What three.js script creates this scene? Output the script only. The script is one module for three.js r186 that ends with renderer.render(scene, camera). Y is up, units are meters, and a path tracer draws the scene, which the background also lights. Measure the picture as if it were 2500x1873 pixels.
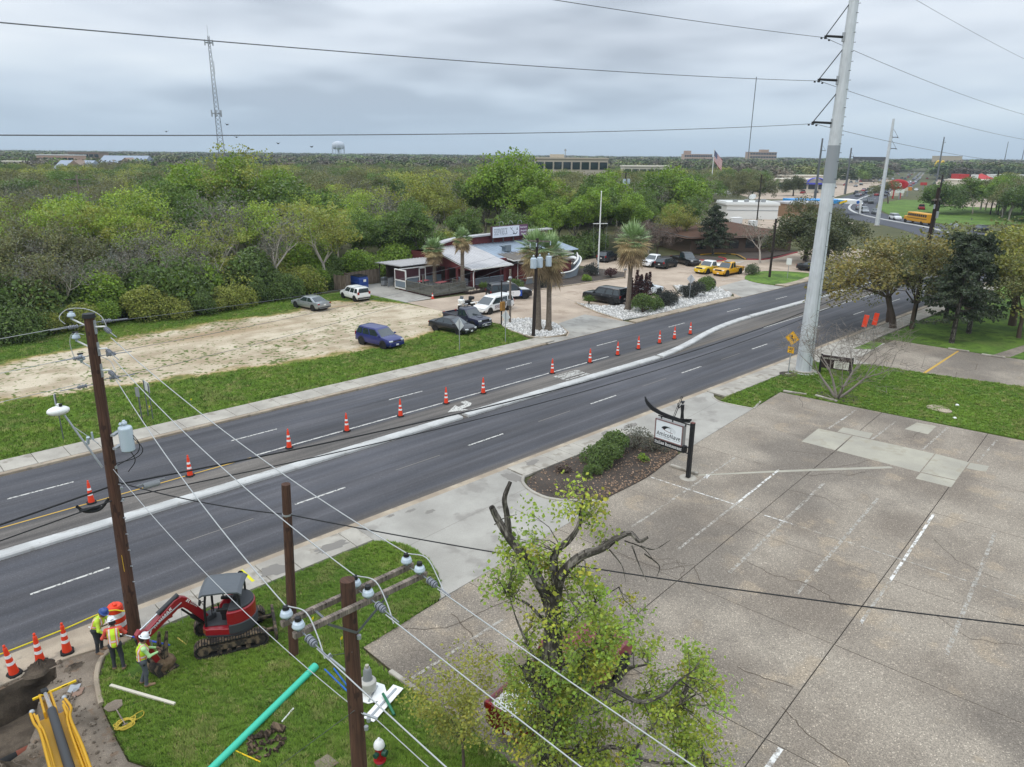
import*as THREE from 'three';
import{mergeGeometries,toCreasedNormals}from 'three/addons/utils/BufferGeometryUtils.js';
import{RoundedBoxGeometry}from 'three/addons/geometries/RoundedBoxGeometry.js';
import{MarchingCubes}from 'three/addons/objects/MarchingCubes.js';

// World: x runs along the road, -z across it (t = -z, away from the near kerb), y up, metres.
const scene=new THREE.Scene();
const camera=new THREE.PerspectiveCamera(56.09,1024 / 767,0.1,9000);
camera.position.set(0,16,0);
camera.lookAt(0.6929*100,16 - 31.66,-0.7210*100);
camera.rotateZ(0.009344);
const renderer=new THREE.WebGLRenderer({antialias:true});
renderer.toneMapping=THREE.LinearToneMapping;
renderer.toneMappingExposure=1.0;
renderer.shadowMap.enabled=true;

function rng(seed){let a=seed>>>0;return()=>{a=(a + 0x6D2B79F5)|0;let t=Math.imul(a ^(a>>>15),1|a);t=(t + Math.imul(t ^(t>>>7),61|t))^ t;return((t ^(t>>>14))>>>0)/ 4294967296;};}
const hash2=(x,y,s)=>{let h=Math.imul(x,374761393)+ Math.imul(y,668265263)+ Math.imul(s,2246822519);h=Math.imul(h ^(h>>>13),1274126177);return((h ^(h>>>16))>>>0)/ 4294967296;};
function vnoise(x,y,px,py,seed){const xi=Math.floor(x),yi=Math.floor(y);let fx=x - xi,fy=y - yi;fx=fx*fx*(3 - 2*fx);fy=fy*fy*(3 - 2*fy);const x0=((xi % px)+ px)% px,x1=(x0 + 1)% px,y0=((yi % py)+ py)% py,y1=(y0 + 1)% py;const a=hash2(x0,y0,seed),b=hash2(x1,y0,seed),c=hash2(x0,y1,seed),d=hash2(x1,y1,seed);return a +(b - a)*fx +(c - a)*fy +(a - b - c + d)*fx*fy;}
function fbm(u,v,px,py,oct,seed){let s=0,w=0.5,n=0;for(let o=0;o<oct;o++){s +=w*vnoise(u*px,v*py,px,py,seed + o*17);n +=w;w*=0.55;px*=2;py*=2;}return s / n;}
const lerp=(a,b,k)=>a +(b - a)*k,clamp=(x,a=0,b=1)=>Math.min(b,Math.max(a,x)),sstep=(a,b,x)=>{const k=clamp((x - a)/(b - a));return k*k*(3 - 2*k);};

// overcast sky: CIE overcast brightness with layered stratus
{
const W=2048,H=1024,data=new Float32Array(W*H*4);
for(let j=0;j<H;j++){
const el=((j + 0.5)/ H - 0.5)*Math.PI,y=Math.sin(el),ce=Math.cos(el);
for(let i=0;i<W;i++){
const az=((i + 0.5)/ W - 0.5)*2*Math.PI,u=(i + 0.5)/ W;let r,g,b;
const yy=Math.max(y,0),L=1.92*(1 + 2*yy)/ 3,k=sstep(0.0,0.16,yy);
r=L*lerp(0.80,0.93,k);g=L*lerp(0.98,1.02,k);b=L*lerp(1.16,1.13,k);
if(y>-0.02){
const q=1 /(yy + 0.10),cx=Math.cos(az)*ce*q*1.1,cz=Math.sin(az)*ce*q*1.1;
const w1=fbm((cx + 40)/ 64,(cz + 40)/ 64,20,20,5,11),w2=fbm((cx*0.5 + 30 + w1*2)/ 64,(cz*0.5 + 30)/ 64,22,22,5,57),w3=fbm(u,el / 3.2 + 0.5,24,70,4,91);
const c=clamp(((w1*0.4 + w2*0.6)- 0.5)*5.2 +(w3 - 0.5)*1.9,-1,1)*sstep(0.0,0.07,yy);
const m=1 + c*(c<0?0.5:0.22);r*=m*(1 + c*0.08);g*=m*(1 + c*0.03);b*=m*(1 - c*0.04);
}else{r*=0.55;g*=0.55;b*=0.5;}
const o=(j*W + i)*4;data[o]=r;data[o + 1]=g;data[o + 2]=b;data[o + 3]=1;
}
}
const tex=new THREE.DataTexture(data,W,H,THREE.RGBAFormat,THREE.FloatType);
tex.mapping=THREE.EquirectangularReflectionMapping;tex.magFilter=tex.minFilter=THREE.LinearFilter;tex.wrapS=THREE.RepeatWrapping;tex.needsUpdate=true;
scene.background=tex;scene.environment=tex;
}
const sun=new THREE.DirectionalLight(0xfff4e4,0.9);
sun.position.set(-60,130,-40);sun.target.position.set(40,0,-40);
sun.castShadow=true;sun.shadow.radius=32;sun.shadow.mapSize.set(4096,4096);
Object.assign(sun.shadow.camera,{left:-160,right:160,top:160,bottom:-160,near:1,far:500});
scene.add(sun,sun.target);
scene.fog=new THREE.FogExp2(0xb9c7d3,0.00015);
// ---------- helpers ----------
const V3=THREE.Vector3,PI=Math.PI;
const V=(s,y,t)=>new V3(s,y,-t);
const used=new Map();
function numbered(n){const k=used.get(n)||0;used.set(n,k + 1);return k?n + '_' + String(k).padStart(3,'0'):n;}
function clean(g){if(g.index)g=g.toNonIndexed();for(const k of Object.keys(g.attributes))if(!['position','normal','uv','color'].includes(k))g.deleteAttribute(k);if(!g.attributes.normal)g.computeVertexNormals();return g;}
function mg(list){if(!Array.isArray(list))list=[list];list=list.flat(5).map(clean);const col=list.some(g=>g.attributes.color),uv=list.every(g=>g.attributes.uv);for(const g of list){if(!uv&&g.attributes.uv)g.deleteAttribute('uv');if(!col&&g.attributes.color)g.deleteAttribute('color');}return list.length===1?list[0]:mergeGeometries(list,false);}
function metreUV(g){const p=g.attributes.position,n=g.attributes.normal,uv=new Float32Array(p.count*2);for(let i=0;i<p.count;i++){const ax=Math.abs(n.getX(i)),ay=Math.abs(n.getY(i)),az=Math.abs(n.getZ(i)),x=p.getX(i),y=p.getY(i),z=p.getZ(i);if(ay>=ax&&ay>=az){uv[2*i]=x;uv[2*i + 1]=-z;}else if(ax>=az){uv[2*i]=z;uv[2*i + 1]=y;}else{uv[2*i]=x;uv[2*i + 1]=y;}}g.setAttribute('uv',new THREE.BufferAttribute(uv,2));return g;}
function mesh(name,geos,mat,parent,keepUV){const g=mg(geos);if(!keepUV)metreUV(g);const m=new THREE.Mesh(g,mat);m.name=name;m.castShadow=m.receiveShadow=true;if(parent)parent.add(m);return m;}
function shared(name,g,mat,parent,pos,rot){const m=new THREE.Mesh(g,mat);m.name=name;m.castShadow=m.receiveShadow=true;if(pos)m.position.copy(pos);if(rot)m.rotation.set(...rot);if(parent)parent.add(m);return m;}
function tag(o,label,category,group,kind){o.userData.label=label;if(category)o.userData.category=category;if(group)o.userData.group=group;if(kind)o.userData.kind=kind;return o;}
function thing(name,label,category,pos,turn=0,group){const o=new THREE.Group();o.name=numbered(name);if(pos)o.position.copy(pos);o.rotation.y=turn;tag(o,label,category,group);scene.add(o);return o;}
function solo(name,geos,mat,label,category,group,keepUV){const m=mesh(numbered(name),geos,mat,scene,keepUV);return tag(m,label,category,group);}
function struct(name,geos,mat,keepUV){const m=mesh(numbered(name),geos,mat,scene,keepUV);m.userData.kind='structure';return m;}
function structGroup(name){const o=new THREE.Group();o.name=numbered(name);o.userData.kind='structure';scene.add(o);return o;}
function dup(root,pos,turn,scale,label,group){const r=root.clone();r.name=numbered(root.name.replace(/_\d\d\d$/,''));scene.add(r);if(pos)r.position.copy(pos);if(turn !==undefined)r.rotation.set(0,turn,0);if(scale)typeof scale==='number'?r.scale.setScalar(scale):r.scale.set(...scale);r.userData={...root.userData};if(label)r.userData.label=label;if(group)r.userData.group=group;return r;}
// shapes
const xf=(g,x=0,y=0,z=0,rx=0,ry=0,rz=0)=>{if(rx||ry||rz)g.applyMatrix4(new THREE.Matrix4().makeRotationFromEuler(new THREE.Euler(rx,ry,rz)));return g.translate(x,y,z);};
const box=(w,h,d,x=0,y=0,z=0,rx=0,ry=0,rz=0)=>xf(new THREE.BoxGeometry(w,h,d),x,y,z,rx,ry,rz);
const rbox=(w,h,d,r,x=0,y=0,z=0,rx=0,ry=0,rz=0)=>xf(new RoundedBoxGeometry(w,h,d,2,Math.min(r,w / 2.01,h / 2.01,d / 2.01)),x,y,z,rx,ry,rz);
const cyl=(r0,r1,h,x=0,y=0,z=0,seg=12,rx=0,ry=0,rz=0)=>xf(new THREE.CylinderGeometry(r1,r0,h,seg),x,y,z,rx,ry,rz);
const ball=(r,x=0,y=0,z=0,sx=1,sy=1,sz=1,seg=12)=>new THREE.SphereGeometry(r,seg,Math.max(6,seg*0.7|0)).scale(sx,sy,sz).translate(x,y,z);
const lathe=(pts,seg=16)=>new THREE.LatheGeometry(pts.map(p=>new THREE.Vector2(p[0],p[1])),seg);
const UP=new V3(0,1,0);
function rod(a,b,r0,r1=r0,seg=7){const d=b.clone().sub(a),L=d.length(),g=new THREE.CylinderGeometry(r1,r0,L,seg);g.applyQuaternion(new THREE.Quaternion().setFromUnitVectors(UP,d.normalize()));const m=a.clone().add(b).multiplyScalar(0.5);return g.translate(m.x,m.y,m.z);}
function barBox(a,b,w,h){const d=b.clone().sub(a),L=d.length(),g=new THREE.BoxGeometry(w,h,L);const m=new THREE.Matrix4().lookAt(b,a,UP);g.applyMatrix4(m);const c=a.clone().add(b).multiplyScalar(0.5);return g.translate(c.x,c.y,c.z);}
const tube=(pts,r,n=16,seg=6,closed=false)=>new THREE.TubeGeometry(new THREE.CatmullRomCurve3(pts,closed),n,r,seg,closed);
function sagWire(a,b,sag,r,n=18,seg=5){const pts=[];for(let i=0;i<=n;i++){const k=i / n,p=a.clone().lerp(b,k);p.y -=sag*4*k*(1 - k);pts.push(p);}return new THREE.TubeGeometry(new THREE.CatmullRomCurve3(pts),n,r,seg,false);}
function flat(poly,y,holes){const sh=new THREE.Shape(poly.map(p=>new THREE.Vector2(p[0],p[1])));if(holes)for(const h of holes)sh.holes.push(new THREE.Path(h.map(p=>new THREE.Vector2(p[0],p[1]))));return new THREE.ShapeGeometry(sh).rotateX(-PI / 2).translate(0,y,0);}
function slab(poly,y0,y1,bev=0){const sh=new THREE.Shape(poly.map(p=>new THREE.Vector2(p[0],p[1])));const g=new THREE.ExtrudeGeometry(sh,{depth:y1 - y0 - bev,bevelEnabled:bev>0,bevelThickness:bev,bevelSize:bev,bevelOffset:-bev,bevelSegments:1,curveSegments:4});return g.rotateX(-PI / 2).translate(0,y0,0);}
const rect=(s0,s1,t0,t1)=>[[s0,t0],[s1,t0],[s1,t1],[s0,t1]];
function smoothPoly(pts,n=6){const c=new THREE.CatmullRomCurve3(pts.map(p=>new V3(p[0],p[1],0)),true,'centripetal');return c.getPoints(pts.length*n).slice(0,-1).map(p=>[p.x,p.y]);}
function smoothLine(pts,n){const c=new THREE.CatmullRomCurve3(pts.map(p=>new V3(p[0],p[1],0)),false,'centripetal');return c.getPoints(n).map(p=>[p.x,p.y]);}
// ribbon along a line in plan: offsets o0..o1 to the left, from y0 up to y1 (y1 > y0 makes a solid kerb)
function normals2(line){return line.map((p,i)=>{const a=line[Math.max(0,i - 1)],b=line[Math.min(line.length - 1,i + 1)],dx=b[0]- a[0],dy=b[1]- a[1],l=Math.hypot(dx,dy)||1;return[-dy / l,dx / l];});}
function ribbon(line,o0,o1,y){const n=normals2(line),L=line.map((p,i)=>[p[0]+ n[i][0]*o0,p[1]+ n[i][1]*o0]),R=line.map((p,i)=>[p[0]+ n[i][0]*o1,p[1]+ n[i][1]*o1]);return stripGeo(L,R,y);}
function stripGeo(A,B,y){const pos=[],uv=[];let d=0;for(let i=0;i<A.length - 1;i++){const a=A[i],b=A[i + 1],c=B[i + 1],e=B[i];pos.push(a[0],y,-a[1],b[0],y,-b[1],c[0],y,-c[1],a[0],y,-a[1],c[0],y,-c[1],e[0],y,-e[1]);}const g=new THREE.BufferGeometry();g.setAttribute('position',new THREE.Float32BufferAttribute(pos,3));g.computeVertexNormals();if(g.attributes.normal.getY(0)<0){const p=g.attributes.position;for(let i=0;i<p.count;i +=3){const x=p.getX(i + 1),yy=p.getY(i + 1),z=p.getZ(i + 1);p.setXYZ(i + 1,p.getX(i + 2),p.getY(i + 2),p.getZ(i + 2));p.setXYZ(i + 2,x,yy,z);}g.computeVertexNormals();}return g;}
function kerb(line,w,y0,y1,bev=0.03){ // solid bevelled kerb along a line in plan
const n=normals2(line),prof=[[-w / 2,y0],[-w / 2,y1 - bev],[-w / 2 + bev,y1],[w / 2 - bev,y1],[w / 2,y1 - bev],[w / 2,y0]],pos=[];
const P=(i,k)=>[line[i][0]+ n[i][0]*prof[k][0],prof[k][1],-(line[i][1]+ n[i][1]*prof[k][0])];
for(let i=0;i<line.length - 1;i++)for(let k=0;k<5;k++){const a=P(i,k),b=P(i + 1,k),c=P(i + 1,k + 1),d=P(i,k + 1);pos.push(...a,...c,...b,...a,...d,...c);}
for(const[i,f]of[[0,1],[line.length - 1,-1]])for(let k=1;k<5;k++){const a=P(i,0),b=P(i,k),c=P(i,k + 1);f>0?pos.push(...a,...c,...b):pos.push(...a,...b,...c);}
const g=new THREE.BufferGeometry();g.setAttribute('position',new THREE.Float32BufferAttribute(pos,3));g.computeVertexNormals();return g;
}
function gridMesh(rows,closeU=false){ // rows of points -> surface
const pos=[];const R=rows.length;for(let i=0;i<R - 1;i++){const C=rows[i].length;for(let j=0;j<(closeU?C:C - 1);j++){const a=rows[i][j],b=rows[i][(j + 1)% C],c=rows[i + 1][(j + 1)% C],d=rows[i + 1][j];pos.push(...a,...b,...c,...a,...c,...d);}}
const g=new THREE.BufferGeometry();g.setAttribute('position',new THREE.Float32BufferAttribute(pos,3));g.computeVertexNormals();return g;
}
function quad(a,b,c,d){const g=new THREE.BufferGeometry();g.setAttribute('position',new THREE.Float32BufferAttribute([a,b,c,a,c,d].flatMap(p=>[p.x,p.y,p.z]),3));g.setAttribute('uv',new THREE.Float32BufferAttribute([0,0,1,0,1,1,0,0,1,1,0,1],2));g.computeVertexNormals();return g;}
function prism(pts,depth,bev=0){ // outline in x,y extruded along z (centred)
const sh=new THREE.Shape(pts.map(p=>new THREE.Vector2(p[0],p[1])));return new THREE.ExtrudeGeometry(sh,{depth:depth - 2*bev,bevelEnabled:bev>0,bevelThickness:bev,bevelSize:bev,bevelOffset:-bev,bevelSegments:2,curveSegments:6}).translate(0,0,-depth / 2 + bev);
}
function inPoly(x,y,P){let c=false;for(let i=0,j=P.length - 1;i<P.length;j=i++)if((P[i][1]>y)!==(P[j][1]>y)&&x<(P[j][0]- P[i][0])*(y - P[i][1])/(P[j][1]- P[i][1])+ P[i][0])c=!c;return c;}

// ---------- textures and materials ----------
function tex(w,h,fn,size,size2){ // fn(u, v) -> linear-free sRGB 0..255 triple; size in metres
const d=new Uint8Array(w*h*4);for(let j=0;j<h;j++)for(let i=0;i<w;i++){const c=fn((i + 0.5)/ w,(j + 0.5)/ h,i,j),o=(j*w + i)*4;d[o]=clamp(c[0],0,255);d[o + 1]=clamp(c[1],0,255);d[o + 2]=clamp(c[2],0,255);d[o + 3]=255;}
const t=new THREE.DataTexture(d,w,h);t.colorSpace=THREE.SRGBColorSpace;t.magFilter=THREE.LinearFilter;t.minFilter=THREE.LinearMipmapLinearFilter;t.generateMipmaps=true;t.wrapS=t.wrapT=THREE.RepeatWrapping;if(size)t.repeat.set(1 / size,1 /(size2||size));t.needsUpdate=true;return t;
}
function canvasTex(w,h,draw){const c=document.createElement('canvas');c.width=w;c.height=h;const x=c.getContext('2d');draw(x,w,h);const t=new THREE.CanvasTexture(c);t.colorSpace=THREE.SRGBColorSpace;return t;}
const mat=(hex,rough=0.8,metal=0,o={})=>new THREE.MeshStandardMaterial({color:hex,roughness:rough,metalness:metal,...o});
const mix3=(a,b,k)=>[a[0]+(b[0]- a[0])*k,a[1]+(b[1]- a[1])*k,a[2]+(b[2]- a[2])*k];
const M={};
{
const asph=tex(1024,1024,(u,v,i,j)=>{ // u along 26 m of road, v across its 16.5 m
const n=fbm(u,v,4,10,5,3),st=fbm(u,v,2,60,4,8),f=hash2(i,j,5),big=fbm(u,v,3,3,3,44);const t=v*16.5;const lane=(c)=>Math.exp(-Math.pow((t - c)/ 0.55,2));
let wear=0;for(const c of[0.9,2.6,4.4,6.1,10.4,11.9,13.9,15.5])wear +=lane(c);const turn=sstep(7.5,7.9,t)*(1 - sstep(9.8,10.2,t));
let c=mix3([80,79,82],[64,65,70],clamp(wear*0.6*(0.6 + 0.8*st)));c=mix3(c,[104,98,91],turn*(0.55 + 0.5*n));c=mix3(c,[96,88,78],clamp((sstep(0.75,0,t)+ sstep(6.8,7.3,t)*(1 - sstep(7.6,7.9,t)))*(0.3 + st*0.8)));
const k=1 +(n - 0.5)*0.35 +(st - 0.5)*0.45 +(big - 0.5)*0.2 +(f - 0.5)*0.22 +(f>0.992?0.45:0);return[c[0]*k,c[1]*k,c[2]*k];},26,16.5);
M.road=new THREE.MeshStandardMaterial({map:asph,roughness:0.9});
const asph2=asph.clone();M.roadFar=mat(0x474950,0.9);
const concTex=(A,B,seed,size,grit=0.14,stain=[120,112,100])=>tex(512,512,(u,v,i,j)=>{const n=fbm(u,v,4,4,6,seed),m=fbm(u,v,9,9,4,seed + 30),f=hash2(i,j,seed);let c=mix3(A,B,clamp((n - 0.5)*2.4 + 0.5));c=mix3(c,stain,sstep(0.58,0.78,m)*0.55);const k=1 +(f - 0.5)*grit*2;return[c[0]*k,c[1]*k,c[2]*k];},size);
M.walk=new THREE.MeshStandardMaterial({map:concTex([178,172,160],[152,146,136],21,5,0.06),roughness:0.92});
M.walkWarm=new THREE.MeshStandardMaterial({map:concTex([176,162,142],[150,136,118],22,4,0.1),roughness:0.92});
M.drive=new THREE.MeshStandardMaterial({map:concTex([170,166,157],[148,144,136],25,9,0.04,[128,123,116]),roughness:0.9});
M.patch=new THREE.MeshStandardMaterial({map:concTex([170,165,149],[155,150,137],27,6,0.05,[150,142,124]),roughness:0.9});
M.kerbWhite=new THREE.MeshStandardMaterial({map:concTex([196,196,193],[176,176,173],29,3,0.05,[150,146,140]),roughness:0.85});
M.stain=mat(0x807b74,0.9);M.wet=mat(0x6a6862,0.6);
const lotC=(seed,warm)=>tex(1024,1024,(u,v,i,j)=>{const n=fbm(u,v,5,5,6,seed),m=fbm(u,v,12,12,4,seed + 5),b=fbm(u,v,3,3,4,seed + 9),f=hash2(i,j,seed),f2=hash2(i>>1,j>>1,seed + 1);let c=mix3([122,112,100],[149,139,125],clamp((n - 0.5)*2.6 + 0.5));c=mix3(c,[158,142,120],sstep(0.6,0.76,m)*0.5*warm);c=mix3(c,[100,93,85],sstep(0.5,0.72,b)*0.5);const k=1 +(f - 0.5)*0.30 +(f2 - 0.5)*0.28 +(f2>0.975?0.28:0);return[c[0]*k,c[1]*k,c[2]*k];},15);
M.lot=new THREE.MeshStandardMaterial({map:lotC(61,1),roughness:0.95});
M.joint=mat(0x3c3730,0.95);M.crack=mat(0x54493e,0.95);
M.shipLot=new THREE.MeshStandardMaterial({map:concTex([184,167,148],[160,143,126],71,12,0.07,[140,122,104]),roughness:0.9});
M.grass=new THREE.MeshStandardMaterial({roughness:1,map:tex(1024,1024,(u,v,i,j)=>{const n=fbm(u,v,6,6,6,81),m=fbm(u,v,26,26,4,85),f=hash2(i,j,80),d=fbm(u,v,5,5,4,99);let c=mix3([66,94,24],[100,130,40],clamp((n - 0.5)*2.2 + 0.5));c=mix3(c,[112,124,58],sstep(0.6,0.8,d)*0.55);c=mix3(c,[48,68,20],sstep(0.5,0.75,m)*0.5);const k=1 +(f - 0.5)*0.45;return[c[0]*k,c[1]*k,c[2]*k];},14)});
M.dirt=new THREE.MeshStandardMaterial({roughness:1,map:tex(512,512,(u,v,i,j)=>{const n=fbm(u,v,4,4,7,101),f=hash2(i,j,7),m=fbm(u,v,14,14,4,107);let c=mix3([92,82,70],[136,124,110],clamp((n - 0.5)*2.8 + 0.5));c=mix3(c,[112,84,62],sstep(0.6,0.75,m)*0.4);const k=1 +(f - 0.5)*0.3 +(f>0.985?0.5:0);return[c[0]*k,c[1]*k,c[2]*k];},4)});
M.soil=new THREE.MeshStandardMaterial({roughness:1,map:tex(256,256,(u,v,i,j)=>{const n=fbm(u,v,4,4,6,111),f=hash2(i,j,9);const c=mix3([58,50,42],[98,87,74],clamp((n - 0.5)*2.8 + 0.5)),k=1 +(f - 0.5)*0.35;return[c[0]*k,c[1]*k,c[2]*k];},2.2)});
M.mulch=new THREE.MeshStandardMaterial({roughness:1,map:tex(512,512,(u,v,i,j)=>{const n=fbm(u,v,5,5,6,121),f=hash2(i>>1,j>>1,12);let c=mix3([52,47,43],[84,76,68],n);if(f>0.93)c=mix3(c,[132,94,68],0.8);return c;},5)});
M.forestFloor=new THREE.MeshStandardMaterial({roughness:1,map:tex(512,512,(u,v,i,j)=>{const n=fbm(u,v,8,8,6,131),f=hash2(i,j,13);const c=mix3([62,66,34],[98,94,58],n),k=1 +(f - 0.5)*0.4;return[c[0]*k,c[1]*k,c[2]*k];},40)});
const woodTex=(A,B,seed,su,sv)=>tex(256,512,(u,v,i,j)=>{const n=fbm(u,v,24,3,4,seed),m=fbm(u,v,4,2,4,seed + 3),f=hash2(i,j,seed),kn=fbm(u,v,6,10,2,seed + 8);let c=mix3(A,B,clamp((n - 0.5)*2.2 + 0.5));c=mix3(c,[40,26,20],sstep(0.72,0.85,kn)*0.6);const k=1 +(m - 0.5)*0.5 +(f - 0.5)*0.12;return[c[0]*k,c[1]*k,c[2]*k];},su,sv);
M.pole=new THREE.MeshStandardMaterial({map:woodTex([62,41,31],[94,65,50],141,0.6,3),roughness:0.9});
M.poleDark=new THREE.MeshStandardMaterial({map:woodTex([40,32,29],[60,48,42],143,0.6,3),roughness:0.9});
M.arm=new THREE.MeshStandardMaterial({map:woodTex([100,90,82],[140,128,117],145,0.5,0.6),roughness:0.9});
M.deck=new THREE.MeshStandardMaterial({map:woodTex([98,97,88],[120,118,108],147,0.6,2),roughness:0.9});
M.fence=new THREE.MeshStandardMaterial({map:woodTex([96,84,72],[134,120,104],149,0.6,2),roughness:0.95});
M.bark=new THREE.MeshStandardMaterial({map:tex(256,256,(u,v,i,j)=>{const n=fbm(u,v,14,5,5,151),f=hash2(i,j,2);const c=mix3([58,53,48],[140,133,124],sstep(0.35,0.7,n)),k=1 +(f - 0.5)*0.2;return[c[0]*k,c[1]*k,c[2]*k];},0.8,1.2),roughness:1});
M.twig=mat(0xb0a89e,1);M.twigBrown=mat(0x5d5046,1);M.palmTrunk=new THREE.MeshStandardMaterial({roughness:1,map:tex(128,256,(u,v,i,j)=>{const n=fbm(u,v,10,24,4,161);return mix3([86,76,66],[138,126,112],n);},0.9,1.2)});
M.steel=new THREE.MeshStandardMaterial({roughness:0.55,metalness:0.25,map:tex(256,512,(u,v,i,j)=>{const n=fbm(u,v,4,8,5,171),m=fbm(u,v,20,3,3,172);const k=1 +(n - 0.5)*0.16 +(m - 0.5)*0.12;return[208*k,212*k,214*k];},1.4,5)});
M.galv=mat(0xa9adb0,0.5,0.5);M.galvDark=mat(0x6d7073,0.5,0.5);M.white=mat(0xe4e4e0,0.6);M.whiteGloss=mat(0xeeeeea,0.3);M.black=mat(0x17181a,0.6);M.rubber=mat(0x1f1f1f,0.95);M.darkGrey=mat(0x3b3d40,0.7);M.grey=mat(0x8a8c8d,0.7);
M.orange=mat(0xe8411c,0.55);M.reflect=mat(0xf0f0ee,0.5);M.cable=mat(0xb4b6b6,0.55,0.3);M.cableDark=mat(0x1c1d1f,0.7);M.porcelain=mat(0xb9c6cf,0.25);M.insGrey=mat(0x84878f,0.5);
M.hazardYellow=mat(0xe8c21a,0.6);M.signYellow=mat(0xf0b412,0.5);M.signBlack=mat(0x111111,0.6);M.paint=mat(0xc4c2bb,0.85,0,{alphaTest:0.5,alphaMap:(()=>{const t=tex(256,256,(u,v,i,j)=>{const k=fbm(u,v,14,14,4,219)+(hash2(i,j,8)- 0.5)*0.3>0.37?255:0;return[k,k,k];},1.1);t.colorSpace=THREE.NoColorSpace;return t;})()});M.paintWorn=mat(0xb4b0a8,0.9);M.paintFaint=mat(0xa29c92,0.95);M.paintYellow=mat(0xbf9a45,0.9);
M.glass=new THREE.MeshPhysicalMaterial({color:0x28343a,roughness:0.06,metalness:0,clearcoat:1,clearcoatRoughness:0.03,specularIntensity:1});
M.chrome=mat(0xc8cacc,0.2,0.9);M.tail=mat(0x8c0f12,0.25);M.lamp=mat(0xd6d9da,0.15,0.2);M.plate=mat(0xe8e8e4,0.5);
}
// ---------- setting: ground, road, pavements, lots ----------
const TRENCH=[[-6,24.25],[1.35,24.26],[2.07,24.39],[2.88,24.3],[2.78,23.72],[2.31,23.36],[2.04,22.71],[1.98,22.11],[1.67,21.51],[1.4,20.98],[0.81,20.72],[-1,20.2],[-6,19.6]];
struct('ground',flat([[-2500,-600],[4200,-600],[4200,4200],[-2500,4200]],-0.05,[TRENCH.slice().reverse()]),M.forestFloor);
// road centre line, straight then bending left to the far hill
const RC=smoothLine([[-70,34.3],[-20,34.3],[40,34.3],[90,34.3],[118,34.4],[142,36.2],[165,41],[185,50],[200,61],[213,74],[228,87],[250,99.5],[280,111],[330,126.5],[448,157],[626,208],[1000,322],[1500,474]],150);
const cutRC=(s0,s1)=>RC.filter(p=>p[0]>=s0&&p[0]<=s1);
{
const A=stripGeo([[-70,26.05],[118,26.05]],[[-70,42.6],[118,42.6]],0),uv=new Float32Array(A.attributes.position.count*2);
for(let i=0;i<A.attributes.position.count;i++){uv[2*i]=A.attributes.position.getX(i);uv[2*i + 1]=-A.attributes.position.getZ(i)- 26.05;}
A.setAttribute('uv',new THREE.BufferAttribute(uv,2));const road=struct('road',A,M.road,true);
mesh('road_bend',ribbon(RC.filter(p=>p[0]>=117),-8.25,8.3,-0.004),M.roadFar,road);
const mk=(name,g,m=M.paint)=>mesh(name,g,m,road);
for(let k=-3;k<10;k++){const d=3.2 + k*10.87;if(d>-30&&d<110)mk('lane_dash',flat(rect(d,d + 2.75,29.48,29.6),0.006));const e=4.2 + k*11.0;if(e<112)mk('lane_dash',flat(rect(e,e + 2.85,39.35,39.47),0.006));}
for(let k=0;k<12;k++){const d=9 + k*10.87;if(d<100)mk('lane_line_worn',flat(rect(d,d + 3,29.52,29.57),0.006),M.stain);}
mk('edge_line',flat(rect(15.3,46.2,36.36,36.5),0.006));mk('edge_line',flat(rect(66,112,32.9,33.02),0.006));mk('yellow_line',flat(rect(2,15,36.24,36.34),0.006),M.paintYellow);
for(let s=118;s<560;s +=12){const a=cutRC(s,s + 14);if(a.length>1){mk('lane_dash',ribbon(a.slice(0,2),-4.85,-4.7,0.004));}}
// turn arrow and ONLY in the centre lane
mk('turn_arrow',flat([[27.6,34.75],[28.9,34.2],[28.75,34.65],[29.6,34.75],[29.95,35.1],[29.95,35.75],[29.5,35.75],[29.45,35.2],[28.8,35.1],[28.85,35.5]],0.007));
const bar=(s0,t0,s1,t1,w=0.1)=>{const dx=s1 - s0,dy=t1 - t0,l=Math.hypot(dx,dy),nx=-dy / l*w / 2,ny=dx / l*w / 2;return flat([[s0 - nx,t0 - ny],[s1 - nx,t1 - ny],[s1 + nx,t1 + ny],[s0 + nx,t0 + ny]],0.007);};
mk('letter_o',[bar(38.6,35.55,41.2,35.55),bar(38.6,35.3,41.2,35.3),bar(38.65,35.3,38.65,35.55,0.25),bar(41.15,35.3,41.15,35.55,0.25)]);
mk('letter_n',[bar(38.6,35.15,41.2,35.15),bar(38.6,34.9,41.2,34.9),bar(41.2,35.15,38.6,34.9)]);mk('letter_l',[bar(38.6,34.75,41.2,34.75),bar(38.65,34.55,38.65,34.75,0.25)]);mk('letter_y',[bar(38.6,34.35,40,34.35),bar(40,34.35,41.2,34.45),bar(40,34.35,41.2,34.25)]);
// asphalt cracks and sealed seams
const R=rng(5);for(let k=0;k<10;k++){const s0=4 + R()*60,t0=36.8 + R()*4,pts=[];let s=s0,t=t0;for(let i=0;i<7;i++){pts.push([s,t]);s +=0.35 + R()*0.5;t +=(R()- 0.5)*0.3;}mk('asphalt_crack',ribbon(pts,-0.012,0.012,0.005),M.black);}
}
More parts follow.
